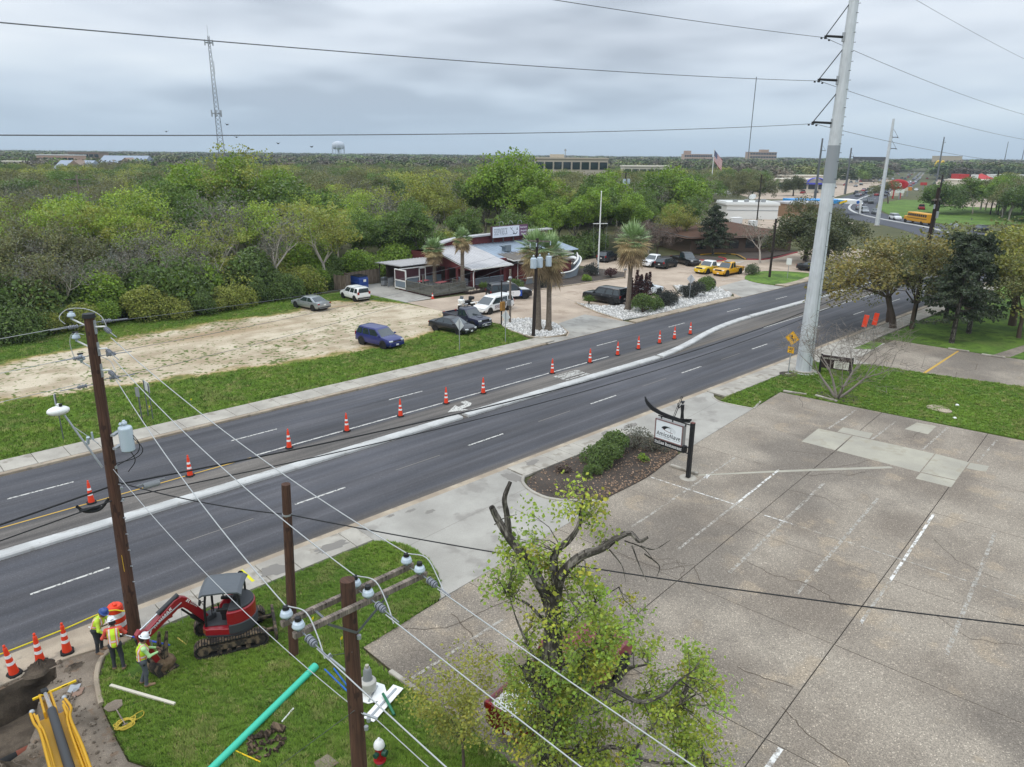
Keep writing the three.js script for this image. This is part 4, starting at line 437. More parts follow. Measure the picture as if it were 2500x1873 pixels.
if(T.bed){const x0=-L*0.497,x1=b0 - 0.06,hh=T.belt - 0.02,y0=0.84;mesh('bed_side',rbox(x1 - x0,hh - y0,0.09,0.03,(x0 + x1)/ 2,(hh + y0)/ 2,hw - 0.07),o.bed||body,g);mesh('bed_side',rbox(x1 - x0,hh - y0,0.09,0.03,(x0 + x1)/ 2,(hh + y0)/ 2,-hw + 0.07),o.bed||body,g);mesh('tailgate',rbox(0.08,hh - y0,hw*1.78,0.03,x0 + 0.05,(hh + y0)/ 2,0),o.bed||body,g);mesh('bed_liner',box(x1 - x0 - 0.1,0.02,hw*1.76,(x0 + x1)/ 2,0.9,0),o.liner||M.black,g);}
if(o.extra)o.extra(g,{L,hw,T,b0,b1,r0,r1,yb,yr,body});return g;
}
// side lettering and livery as thin decals standing 4 mm off the paint
function sideDecal(g,t,x0,x1,y0,y1,z,name='lettering',transparent=true){const m=new THREE.MeshStandardMaterial({map:t,roughness:0.5,transparent,alphaTest:transparent?0.5:0});return mesh(name,z>0?quad(new V3(x0,y0,z),new V3(x1,y0,z),new V3(x1,y1,z),new V3(x0,y1,z)):quad(new V3(x1,y0,z),new V3(x0,y0,z),new V3(x0,y1,z),new V3(x1,y1,z)),m,g,true);}
const DIR=(ds,dt)=>Math.atan2(dt,ds); // turn so that the front points along (ds, dt)
makeCar({name:'blue_suv',label:'blue compact suv parked on the edge of the gravel lot',type:'suv',color:0x1b2468,s:34.1,t:52.3,turn:DIR(0.15,-1),rim:M.galvDark});
makeCar({name:'black_sedan',label:'black sedan parked on the grass beside the dark blue pickup',type:'sedan',color:0x17181c,s:42.1,t:52.0,turn:DIR(0.17,-1),rim:M.darkGrey});
makeCar({name:'blue_pickup',label:'dark blue pickup with a chrome bull bar beside the black sedan',cat:'pickup truck',type:'pickup',color:0x1c2038,s:45.0,t:53.3,turn:DIR(0.02,-1),rim:M.darkGrey,extra:(g,q)=>{mesh('bull_bar',[tube([new V3(q.L*0.5,0.3,0.55),new V3(q.L*0.53,0.62,0.5),new V3(q.L*0.53,0.66,0),new V3(q.L*0.53,0.62,-0.5),new V3(q.L*0.5,0.3,-0.55)],0.035,20),rod(new V3(q.L*0.51,0.4,-0.55),new V3(q.L*0.51,0.4,0.55),0.03)],M.chrome,g);mesh('hood_scoop',rbox(0.5,0.07,0.5,0.03,q.L*0.33,1.1,0),q.body,g);}});
makeCar({name:'white_minivan',label:'white minivan with maroon SHIPWRECK lettering on its side',type:'van',color:0xe6e6e4,s:51.4,t:56.5,turn:DIR(-1,-0.12),extra:(g,q)=>{const t=canvasTex(512,160,(x,w,h)=>{x.clearRect(0,0,w,h);x.fillStyle='#5c1f2c';x.font='bold 118px serif';x.save();x.scale(0.72,1.15);x.fillText('SHIPWRECK',4,112);x.restore();});sideDecal(g,t,-1.55,0.9,0.42,0.98,q.hw + 0.012);const t2=canvasTex(512,160,(x,w,h)=>{x.clearRect(0,0,w,h);x.fillStyle='#5c1f2c';x.font='bold 118px serif';x.save();x.scale(0.72,1.15);x.fillText('SHIPWRECK',4,112);x.restore();});sideDecal(g,t2,-1.55,0.9,0.42,0.98,-q.hw - 0.012);const rr=canvasTex(256,96,(x,w,h)=>{x.fillStyle='#e8e8e6';x.fillRect(0,0,w,h);x.fillStyle='#15161c';x.fillRect(20,8,200,44);x.fillStyle='#7c2330';x.font='bold 34px serif';x.fillText('seafood',70,88);x.strokeStyle='#e8e8e6';x.lineWidth=7;x.beginPath();x.moveTo(60,14);x.lineTo(120,48);x.moveTo(150,48);x.lineTo(190,12);x.stroke();});sideDecal(g,rr,-2.15,-1.3,1.0,1.5,q.hw*0.93,'side_graphic',false);}});
makeCar({name:'police_suv',label:'black and white police suv with a blue stripe beside the restaurant porch',type:'bigsuv',color:0x1a1a20,s:57.6,t:60.6,turn:DIR(1,-0.42),rim:M.black,extra:(g,q)=>{const mk=(sd)=>{const t=canvasTex(512,256,(x,w,h)=>{x.fillStyle='#ececec';x.fillRect(0,0,w,h);x.fillStyle='#1b4fb4';x.beginPath();x.moveTo(w,0);x.lineTo(w,h);x.lineTo(w*0.80,h);x.quadraticCurveTo(w*0.98,h*0.5,w*0.82,0);x.fill();x.strokeStyle='#e9eef6';x.lineWidth=8;x.beginPath();x.arc(w*0.80,h*0.55,34,0,7);x.stroke();x.fillStyle='#a33';x.fillText('★',0,0);x.font='bold 44px sans-serif';x.fillStyle='#2b3440';x.fillText('POLICE',90,110);x.font='italic 26px sans-serif';x.fillText('to protect',110,160);});return t;};for(const sd of[1,-1]){sideDecal(g,mk(sd),-0.62,1.25,0.42,1.08,sd*(q.hw + 0.012),'door_panel',false);}mesh('hood_panel',rbox(1.0,0.03,1.5,0.012,q.L*0.345,1.125,0,0,0,-0.05),paintMat(0xe8e8e8),g);mesh('light_bar',rbox(0.22,0.1,1.0,0.03,0.05,q.yr + 0.07,0),M.white,g);mesh('push_bar',[rod(new V3(q.L*0.52,0.3,0.45),new V3(q.L*0.52,0.98,0.45),0.04),rod(new V3(q.L*0.52,0.3,-0.45),new V3(q.L*0.52,0.98,-0.45),0.04),rod(new V3(q.L*0.52,0.95,-0.7),new V3(q.L*0.52,0.95,0.7),0.04),rod(new V3(q.L*0.52,0.5,-0.7),new V3(q.L*0.52,0.5,0.7),0.04)],M.black,g);}});
makeCar({name:'silver_sedan',label:'silver sedan parked on the grass at the back of the gravel lot',type:'sedan',color:0x9da2a5,metal:0.45,s:37.5,t:70.6,turn:DIR(-0.16,1)});
makeCar({name:'white_hatchback',label:'white boxy hatchback parked near the blue dumpster',type:'hatch',color:0xe4e5e4,s:43.9,t:72.0,turn:DIR(0.02,1)});
makeCar({name:'black_suv',label:'large black suv parked behind the white stone bed and palm',type:'bigsuv',color:0x121316,s:64.4,t:51.7,turn:DIR(-0.1,1),trim:M.chrome,rim:M.chrome});
makeCar({name:'white_pickup',label:'white pickup half hidden behind the maroon shrub',cat:'pickup truck',type:'pickup',color:0xd8dde0,s:71.2,t:51.4,turn:DIR(1,-0.15)});
makeCar({name:'white_pickup',label:'white pickup with a dark grille parked facing out beside the black crossover',cat:'pickup truck',type:'pickup',color:0xe8e9ea,s:92.9,t:65.2,turn:DIR(-1,-0.03),rim:M.chrome});
makeCar({name:'black_crossover',label:'black crossover wagon between the white pickup and the black pickup',type:'suv',color:0x16161a,s:92.6,t:62.9,turn:DIR(1,0.12),rim:M.galvDark,dim:{H:1.6}});
makeCar({name:'black_pickup',label:'tall black pickup by the mulch island and red kerb',cat:'pickup truck',type:'pickup',color:0x0f1013,s:97.9,t:63.0,turn:DIR(-0.42,-1),lift:0.1,dim:{H:1.95,L:5.8,W:2.0},rim:M.darkGrey,bumper:M.black});
makeCar({name:'yellow_pickup',label:'yellow pickup with a white cab roof and door lettering',cat:'pickup truck',type:'pickup',color:0xd9b40c,single:true,s:93.5,t:55.9,turn:DIR(-1,0.05),roof:paintMat(0xe6e6e4),bed:paintMat(0xe6e6e4),liner:M.white,extra:(g,q)=>{for(const sd of[1,-1]){const t=canvasTex(256,96,(x,w,h)=>{x.clearRect(0,0,w,h);x.fillStyle='#4a3a08';x.font='bold 62px sans-serif';x.fillText('PROJECT',2,52,250);x.font='bold 30px sans-serif';x.fillText('SERVICES',30,88);});sideDecal(g,t,-0.5,0.55,0.62,0.96,sd*(q.hw + 0.012));}}});
makeCar({name:'amber_pickup',label:'deep yellow crew cab pickup with black arches and bumper',cat:'pickup truck',type:'pickup',color:0xd79f0a,s:93.8,t:53.1,turn:DIR(-1,0.02),lift:0.08,dim:{H:1.92,r:0.43,W:2.02},rim:M.black,bumper:M.black,mirror:M.black,extra:(g,q)=>mesh('sunroof',rbox(0.8,0.02,0.9,0.01,q.r0 + 0.75,q.yr + 0.02,0),M.glass,g)});
makeCar({name:'dark_suv',label:'dark suv with red tail lights parked beside the flagpole hedge',type:'suv',color:0x1d2028,s:91.2,t:73.2,turn:DIR(1,0.25)});
makeCar({name:'grey_pickup',label:'grey pickup with a black push bar driving on the far lanes',cat:'pickup truck',type:'pickup',color:0x44484d,s:94.2,t:38.2,turn:DIR(-1,-0.05),dim:{H:1.95,W:2.02},extra:(g,q)=>mesh('push_bar',[rod(new V3(q.L*0.53,0.35,0.5),new V3(q.L*0.53,1.05,0.5),0.05),rod(new V3(q.L*0.53,0.35,-0.5),new V3(q.L*0.53,1.05,-0.5),0.05),rod(new V3(q.L*0.53,1.0,-0.8),new V3(q.L*0.53,1.0,0.8),0.05),rod(new V3(q.L*0.53,0.6,-0.8),new V3(q.L*0.53,0.6,0.8),0.05)],M.black,g)});
makeCar({name:'silver_car',label:'silver car following close behind the grey pickup',type:'suv',color:0x8d959b,metal:0.4,s:101.5,t:38.6,turn:DIR(-1,0)});
makeCar({name:'black_sedan',label:'black sedan turning under the dark oak behind the steel pole',type:'sedan',color:0x121215,s:106.8,t:46.5,turn:DIR(0.25,-1)});
makeCar({name:'maroon_pickup',label:'maroon pickup parked in the shade under the near oak',cat:'pickup truck',type:'pickup',color:0x6e1720,y:0.035,s:14.0,t:12.1,turn:DIR(1,0.12),liner:M.white,rim:M.galv});
// three-wheeled touring motorcycle
{
const g=thing('motorcycle','black and white three wheeled touring motorcycle beside the minivan','motorcycle',V(49.9,0,59.3),DIR(-1,-0.15));const wg=wheelGeos(0.31,0.16),wr=wheelGeos(0.3,0.22);
const wh=(x,z,q)=>{const w=new THREE.Group();w.name='wheel';w.position.set(x,0.31,z);g.add(w);shared('tyre',q.tyre,M.rubber,w);shared('rim',q.rim,M.chrome,w);};wh(0.95,0,wg);wh(-0.65,0.5,wr);wh(-0.65,-0.5,wr);
mesh('fairing',[rbox(0.45,0.5,0.7,0.12,0.72,0.95,0,0,0,-0.2),rbox(0.5,0.12,0.3,0.05,0.95,0.62,0)],M.whiteGloss,g);mesh('windscreen',rbox(0.04,0.36,0.5,0.02,0.68,1.33,0,0,0,0.45),M.glass,g);mesh('engine',[rbox(0.6,0.4,0.5,0.08,0.15,0.45,0),cyl(0.05,0.05,1.2,-0.2,0.3,0.32,8,0,0,PI / 2),cyl(0.05,0.05,1.2,-0.2,0.3,-0.32,8,0,0,PI / 2)],M.chrome,g);mesh('fuel_tank',rbox(0.6,0.26,0.36,0.12,0.3,0.82,0),M.black,g);mesh('seat',[rbox(0.9,0.16,0.4,0.07,-0.3,0.84,0),rbox(0.12,0.4,0.44,0.05,-0.74,1.02,0)],M.black,g);mesh('top_case',rbox(0.4,0.34,0.62,0.1,-0.95,1.1,0),M.black,g);mesh('rear_body',rbox(0.8,0.34,0.8,0.12,-0.7,0.55,0),M.black,g);for(const z of[0.5,-0.5])mesh('fender',rbox(0.7,0.12,0.28,0.05,-0.65,0.66,z),M.whiteGloss,g);mesh('front_fork',[rod(new V3(0.95,0.32,0.12),new V3(0.62,1.1,0.16),0.03),rod(new V3(0.95,0.32,-0.12),new V3(0.62,1.1,-0.16),0.03)],M.chrome,g);mesh('handlebar',tube([new V3(0.3,1.15,0.42),new V3(0.55,1.12,0.2),new V3(0.55,1.12,-0.2),new V3(0.3,1.15,-0.42)],0.02,12),M.chrome,g);mesh('headlight',cyl(0.1,0.1,0.08,0.97,0.95,0,12,0,0,PI / 2),M.lamp,g);
}
// ---------- ship themed restaurant across the road ----------
M.maroon=new THREE.MeshStandardMaterial({roughness:0.8,map:tex(256,256,(u,v,i,j)=>{const n=fbm(u,v,30,4,4,501),f=fbm(u,v,5,5,4,503);const k=0.86 + 0.2*n + 0.2*(f - 0.5);return[104*k,44*k,46*k];},2)});
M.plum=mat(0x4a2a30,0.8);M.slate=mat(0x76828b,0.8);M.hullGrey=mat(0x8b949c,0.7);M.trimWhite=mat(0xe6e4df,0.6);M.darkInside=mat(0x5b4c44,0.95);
M.tin=new THREE.MeshStandardMaterial({roughness:0.5,metalness:0.3,map:tex(256,256,(u,v,i,j)=>{const n=fbm(u,v,6,3,5,511),k=0.9 + 0.2*n;return[186*k,184*k,184*k];},4)});M.tinBlue=new THREE.MeshStandardMaterial({roughness:0.5,metalness:0.3,map:tex(256,256,(u,v,i,j)=>{const n=fbm(u,v,6,3,5,515),k=0.9 + 0.2*n;return[150*k,164*k,178*k];},4)});
M.shingle=new THREE.MeshStandardMaterial({roughness:1,map:tex(256,256,(u,v,i,j)=>{const n=fbm(u,v,8,30,4,521),f=hash2(i>>2,j>>1,4),k=0.8 + 0.3*n + 0.15*(f - 0.5);return[112*k,106*k,99*k];},3)});
function site(name,label,cat,s,t,group){const g=thing(name,label,cat,V(s,0,t),0,group);return{g,add:(n,geos,m,parent,keep)=>{const q=mg(geos);q.translate(-s,0,t);return mesh(n,q,m,parent||g,keep);}};}
const wbox=(s0,s1,y0,y1,t0,t1)=>box(Math.abs(s1 - s0),y1 - y0,Math.abs(t1 - t0),(s0 + s1)/ 2,(y0 + y1)/ 2,-(t0 + t1)/ 2);
// corrugated roof: profile [[t, y]...] at both ends with raised seams running down the slope
function tinRoof(prof,s0,s1,th=0.05,pitch=0.42,sb=null){const rows=[];const n=Math.max(2,Math.round((s1 - s0)/ pitch));const geo=[];for(let i=0;i<=n;i++)rows.push(i);const S=(f,k)=>lerp(sb&&k===prof.length - 1?sb:s0,s1,f);const P=(f,k,up)=>{return[S(f,k),prof[k][1]+ up,-prof[k][0]];};const A=[];for(let k=0;k<prof.length;k++){const r=[];for(let i=0;i<=n;i++){for(const[o,u]of[[-0.05,0],[-0.02,0.045],[0.02,0.045],[0.05,0]]){const f=clamp(i / n + o /(s1 - s0));r.push(P(f,k,u + th));}}A.push(r);}geo.push(gridMesh(A));const B=prof.map((p,k)=>[P(0,k,0),P(1,k,0)]);geo.push(gridMesh(B));const edge=(f)=>gridMesh(prof.map((p,k)=>[P(f,k,0),P(f,k,th)]));geo.push(edge(0),edge(1),gridMesh([[P(0,0,0),P(1,0,0)],[P(0,0,th),P(1,0,th)]]));return geo;}
{
const B=site('ship_restaurant','maroon ship themed restaurant with grey metal roofs and a rooftop sign','restaurant',62,70),a=B.add;
// porch roof with a concave sweep
const prof=[[67.2,2.62],[68.5,2.8],[70,3.12],[72,3.6],[74.2,4.02],[76.15,4.4]];
a('porch_roof',tinRoof(prof,57.5,64.5,0.05,0.45,59.6),M.tin);a('eave_trim',[wbox(57.42,64.58,2.52,2.66,67.1,67.2)],M.trimWhite);
const gs=new THREE.Shape();const G=[[67.4,2.5],[68.5,2.72],[70,3.04],[72,3.52],[74.1,3.94],[74.1,2.4],[67.4,2.42]];gs.setFromPoints(G.map(p=>new THREE.Vector2(p[0],p[1])));a('gable_wall',new THREE.ExtrudeGeometry(gs,{depth:0.16,bevelEnabled:false}).applyMatrix4(new THREE.Matrix4().set(0,0,1,57.62,0,1,0,0,-1,0,0,0,0,0,0,1)),M.maroon);
a('gable_trim',[0,1,2,3].map(k=>barBox(V(57.53,prof[k][1]- 0.02,prof[k][0]),V(57.53,prof[k + 1][1]- 0.02,prof[k + 1][0]),0.06,0.16)),M.trimWhite);
a('roof',tinRoof([[69.9,3.02],[72.5,3.5],[76.15,4.22]],64.55,80.4,0.05,0.6),M.tinBlue);
// upper wall and curved parapet roof
const up=[[60,4.1],[80.5,4.1],[80.5,5.35],[68.3,5.28],[65.9,5.24],[62.6,5.14],[61.2,4.98],[60,4.78]];const sh=new THREE.Shape(up.map(p=>new THREE.Vector2(p[0],p[1])));a('upper_wall',new THREE.ExtrudeGeometry(sh,{depth:8,bevelEnabled:false}).scale(1,1,0.05).translate(0,0,-76.6),M.maroon);
const top=[[59.5,4.72],[61.2,5.02],[62.6,5.18],[65.9,5.3],[68.3,5.34],[80.9,5.42]];a('main_roof',[gridMesh(top.map(p=>[[p[0],p[1]+ 0.2,-75.7],[p[0],p[1]+ 0.2,-76.9]])),gridMesh(top.map(p=>[[p[0],p[1],-75.7],[p[0],p[1]+ 0.2,-75.7]])),gridMesh(top.map(p=>[[p[0],p[1],-76.9],[p[0],p[1],-75.7]])),gridMesh(top.map(p=>[[p[0],p[1]+ 0.2,-76.9],[p[0],p[1],-76.9]])),gridMesh([[[59.5,4.72,-75.7],[59.5,4.92,-75.7]],[[59.5,4.72,-76.9],[59.5,4.92,-76.9]]]),gridMesh([[[80.9,5.62,-75.7],[80.9,5.42,-75.7]],[[80.9,5.62,-76.9],[80.9,5.42,-76.9]]])],M.tin);
a('wall',[wbox(60,80.4,0,3.3,76.7,83)],M.maroon);a('back_roof',[gridMesh([[[60,4.3,-76.62],[80.4,4.3,-76.62]],[[60,3.3,-83.3],[80.4,3.3,-83.3]]])],M.tin);a('wall',[wbox(64.5,67.2,0,3.1,69.6,76.3),wbox(67.2,78,0,3.0,70,76.3)],M.maroon);
// boarded siding of the ship cabin above the hull, one plank per mesh
for(let k=0;k<7;k++)a('plank',[rbox(8.6,0.2,0.09,0.02,71,0.98 + k*0.2,-66.75 -(k % 2)*0.012,-0.06,0,0)],M.maroon);a('wall',[wbox(66.8,75.2,0,2.36,66.84,70)],M.maroon);
a('cabin_roof',[wbox(66.5,75.6,2.38,2.5,66.4,70.1)],M.shingle);a('fascia',[wbox(66.5,75.6,2.26,2.38,66.38,66.44)],M.plum);
// hull: flared grey side with a white sheer strake running to a raised bow
const hl=(y,o)=>smoothLine([[65.9,66.2 - o*0.2],[70,66.0 - o*0.3],[74,66.0 - o*0.25],[76.8,66.9 - o*0.1],[78.6 + o*1.0,68.7],[79.2 + o*1.4,70.6]],22).map(p=>p);const yT=s=>0.95 + 0.1*clamp((s - 66)/ 8)+ 1.25*Math.pow(clamp((s - 74)/ 6.2),1.6);const hb=hl(0,0),ht=hl(0,1);const rr=[hb.map(p=>[p[0],0.0,-p[1]]),hb.map((p,i)=>[lerp(p[0],ht[i][0],0.5),yT(p[0])*0.5,-lerp(p[1],ht[i][1],0.5)]),ht.map((p)=>[p[0],yT(p[0])- 0.18,-p[1]])];a('hull',[gridMesh(rr),gridMesh([ht.map(p=>[p[0],yT(p[0])- 0.18,-p[1]]),ht.map(p=>[p[0]- 0.1,yT(p[0])- 0.18,-p[1]- 0.4])])],M.hullGrey);a('gunwale',[tube(ht.map(p=>new V3(p[0],yT(p[0])- 0.12,-p[1])),0.1,40,6)],M.trimWhite);a('bow',[ball(0.9,78.2,1.9,-69.2,1.1,0.5,0.7),tube([V(76.4,1.5,67.3),V(78.6,2.0,68.4),V(80.4,2.5,70.2)],0.13,14)],M.trimWhite);
// entrance canopy
a('entrance_roof',tinRoof([[68.3,2.86],[70.2,3.12],[73.5,3.55]],65.8,77.5,0.09,3),M.shingle);a('entrance_trim',[wbox(65.75,77.5,2.78,2.92,68.22,68.3),barBox(V(65.75,2.84,68.3),V(65.75,3.1,70.2),0.07,0.15)],M.trimWhite);
a('post',[cyl(0.09,0.09,2.8,66.86,1.4,-68.6,10)],M.trimWhite);a('door',[rbox(1.0,2.05,0.08,0.02,68.3,1.03,-69.92)],M.black);a('door_sign',[rbox(0.4,0.3,0.03,0.01,68.3,1.5,-69.86)],M.trimWhite);a('steps',[wbox(65,67,0,0.16,66.9,68.2),wbox(65.3,67,0.16,0.32,67.4,68.4)],M.deck);a('stair_rail',[rod(V(64.9,1.0,67),V(67.2,1.25,66.6),0.05),rod(V(64.9,0.55,67),V(67.2,0.8,66.6),0.04),rod(V(64.9,0,67),V(64.9,1.05,67),0.05)],M.deck);
// porch interior, columns and rails
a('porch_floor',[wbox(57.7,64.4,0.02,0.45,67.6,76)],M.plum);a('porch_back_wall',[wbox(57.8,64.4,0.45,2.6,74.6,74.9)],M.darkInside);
for(const[s,t]of[[58.3,67.9],[63.6,67.9],[57.85,70.2],[57.85,72.4],[61,71]])a('column',[rbox(0.42,2.5,0.42,0.03,s,1.25 + 0.1,-t)],M.maroon);
const rail=(p,q,y,h)=>{const L=p.distanceTo(q),n=Math.round(L / 0.16),o=[barBox(p.clone().setY(y + h),q.clone().setY(y + h),0.09,0.06),barBox(p.clone().setY(y + 0.12),q.clone().setY(y + 0.12),0.06,0.06)];for(let i=0;i<=n;i++){const c=p.clone().lerp(q,i / n);o.push(box(0.045,h - 0.1,0.045,c.x,y + 0.07 + h / 2,c.z));}return o;};
B.rail=rail;a('railing',rail(V(58.6,0,67.75),V(60.9,0,67.75),0.45,0.85),M.hullGrey);a('railing',rail(V(61.1,0,67.75),V(63.4,0,67.75),0.45,0.85),M.hullGrey);a('railing',rail(V(57.75,0,68.2),V(57.75,0,70),0.45,0.85),M.hullGrey);
a('downspout',[tube([V(57.9,2.55,67.1),V(58.1,2.35,67.3),V(58.12,2.2,67.5),V(58.12,0.15,67.5)],0.07,16)],M.trimWhite);
// rooftop plant
const ac=a('air_conditioner',[rbox(0.95,0.85,0.9,0.03,68.1,4.0,-72.2),wbox(67.8,68.5,3.3,3.6,71.9,72.5)],M.slate);a('intake_hood',[prism([[0,0.3],[0.55,0.55],[0.55,0.6],[0.02,0.62],[-0.0,0.6]],0.7).rotateY(PI).translate(67.62,3.75,-72.2)],M.slate);a('exhaust_fan',[cyl(0.32,0.36,0.5,71.8,3.7,-71.8,14),cyl(0.42,0.3,0.22,71.8,4.05,-71.8,14)],M.galv);
// shed wing
a('shed_roof',tinRoof([[74.6,2.62],[80.3,2.5]],52.2,61.4,0.08,0.5),M.tin);a('shed_wall',[wbox(53.6,60,0,2.5,79.6,79.9),wbox(58,60,0,2.5,75.6,79.6)],M.darkInside);for(const[s,t]of[[52.5,75],[52.5,79.8],[55,75]])a('shed_post',[wbox(s,s + 0.12,0,2.5,t,t + 0.12)],M.deck);
a('screen_wall',[wbox(51.5,58,1.3,2.5,73.8,73.9)],M.plum);a('screen_base',[wbox(51.5,54.3,0.3,1.26,73.8,73.9),wbox(55.45,58,0.3,1.26,73.8,73.9)],M.slate);a('screen_trim',[wbox(51.5,54.35,1.24,1.34,73.74,73.8),wbox(51.45,58,2.45,2.56,73.72,73.8)],M.trimWhite);const dr=a('door',[wbox(54.5,55.3,0.5,2.3,73.72,73.8)],M.plum);a('door_frame',[wbox(54.38,54.5,0.5,2.4,73.68,73.78),wbox(55.3,55.42,0.5,2.4,73.68,73.78),wbox(54.38,55.42,2.3,2.42,73.68,73.78)],M.trimWhite);
a('wind_screen',[wbox(51.17,51.23,1.3,2.45,72.2,74.3)],M.plum);a('wind_screen_base',[wbox(51.17,51.23,0.35,1.15,72.2,74.3)],M.slate);a('wind_screen_frame',[wbox(51.13,51.27,0.22,2.56,72.08,72.2),wbox(51.13,51.27,0.22,2.56,74.3,74.42),wbox(51.13,51.27,2.45,2.56,72.2,74.3),wbox(51.13,51.27,1.15,1.3,72.2,74.3),wbox(51.13,51.27,0.22,0.35,72.2,74.3)],M.trimWhite);
// dining deck
const dk=a('deck_frame',[wbox(51.3,57.6,0.02,0.28,66.95,73.7)],M.maroon);for(let k=0;k<23;k++)a('deck_board',[wbox(51.15,57.7,0.4,0.45,66.75 + k*0.305,66.75 + k*0.305 + 0.29)],M.deck,dk);a('deck_fascia',[wbox(51.08,51.14,0.2,0.5,66.7,72.1),wbox(51.1,57.7,0.2,0.5,66.64,66.7)],M.deck);
a('deck_railing',rail(V(51.2,0,72.05),V(51.2,0,66.85),0.45,0.9),M.deck);a('deck_railing',rail(V(51.25,0,66.8),V(56.15,0,66.8),0.45,0.92),M.deck);a('deck_railing',rail(V(56.15,0,66.9),V(56.15,0,69.2),0.45,0.9),M.deck);for(const[s,t]of[[51.2,66.8],[51.2,69.4],[51.2,72],[53.7,66.8],[56.15,66.8],[56.15,69.2]])a('deck_post',[wbox(s - 0.07,s + 0.07,0.1,1.45,t - 0.07,t + 0.07)],M.deck);a('deck_post',[wbox(51.9,52.05,0.4,2.2,69.6,69.75)],M.deck);
}
{ // rooftop sign
const t=canvasTex(1024,226,(x,w,h)=>{x.fillStyle='#dfe2ea';x.fillRect(0,0,w,h);x.fillStyle='#6d4a68';x.fillRect(w*0.755,0,w,h);x.fillStyle='#47505c';x.save();x.scale(0.62,1.75);x.font='104px serif';x.fillText('SHIPWRECK',60,98,640);x.restore();x.fillRect(30,192,560,3);x.strokeStyle='#1d252c';x.lineWidth=9;x.beginPath();x.moveTo(500,30);x.lineTo(630,150);x.moveTo(520,78);x.lineTo(572,40);x.stroke();x.lineWidth=16;x.beginPath();x.arc(655,120,58,0.2,2.4);x.stroke();x.beginPath();x.moveTo(712,30);x.lineTo(728,100);x.lineTo(690,96);x.fill();x.beginPath();x.moveTo(575,150);x.lineTo(610,195);x.lineTo(625,150);x.fill();x.fillStyle='#f2eef2';x.font='bold 44px serif';x.fillText('Fish Tacos',800,62,200);x.fillText('Burgers',815,134);x.fillText('Salads',830,204);});
const g=thing('rooftop_sign','long rooftop sign reading SHIPWRECK with an anchor and a purple menu panel','sign',V(71.9,4.35,75.6));mesh('cabinet',rbox(7.1,1.62,0.35,0.04,0,1.4,0),M.plum,g);mesh('sign_face',quad(new V3(-3.42,0.66,0.182),new V3(3.42,0.66,0.182),new V3(3.42,2.14,0.182),new V3(-3.42,2.14,0.182)),new THREE.MeshStandardMaterial({map:t,roughness:0.5}),g,true);for(const x of[-3,-1,1,3])mesh('support',box(0.12,1.6,0.12,x,0.5,-0.26),M.galvDark,g);for(const x of[-2,-0.2,1.6])mesh('lamp_arm',tube([new V3(x,2.2,0),new V3(x,2.75,0.15),new V3(x,2.85,0.6),new V3(x,2.5,0.85)],0.025,10),M.galv,g);
}
{ // deck furniture
const tb=(s,t,label)=>{const g=thing('dining_table',label,'table',V(s,0.45,t),0.3);mesh('tabletop',rbox(1.5,0.05,0.8,0.02,0,0.74,0),mat(0x8d3a3c,0.6),g);for(const[x,z]of[[-0.6,-0.3],[0.6,-0.3],[-0.6,0.3],[0.6,0.3]])mesh('leg',cyl(0.025,0.025,0.73,x,0.365,z,6),M.black,g);};
tb(53.3,71.4,'red topped dining table on the deck near the white framed door');tb(54.3,69.2,'red topped dining table on the deck near the front railing');
let c0;const ch=(s,t,r)=>{if(!c0){c0=thing('metal_chair','dark metal chair on the restaurant deck','chair',V(s,0.45,t),r,'metal chairs around the deck tables');mesh('seat',rbox(0.44,0.05,0.42,0.02,0,0.44,0),M.darkGrey,c0);mesh('backrest',tube([new V3(-0.2,0.44,-0.2),new V3(-0.2,0.82,-0.24),new V3(0,0.9,-0.25),new V3(0.2,0.82,-0.24),new V3(0.2,0.44,-0.2)],0.02,14),M.galvDark,c0);for(const[x,z]of[[-0.19,-0.18],[0.19,-0.18],[-0.19,0.18],[0.19,0.18]])mesh('leg',cyl(0.016,0.016,0.43,x,0.215,z,6),M.galvDark,c0);}else dup(c0,V(s,0.45,t),r);};
for(const[s,t,r]of[[52.4,72,0.3],[52.6,70.6,3.4],[54.1,72.1,0.2],[54.2,70.7,3.3],[53.5,68.4,3.3],[53.6,70,0.3],[55.0,68.3,3.2],[55.1,69.9,0.2],[52.2,68.2,1.4],[55.5,67.6,2.9]])ch(s,t,r);
}
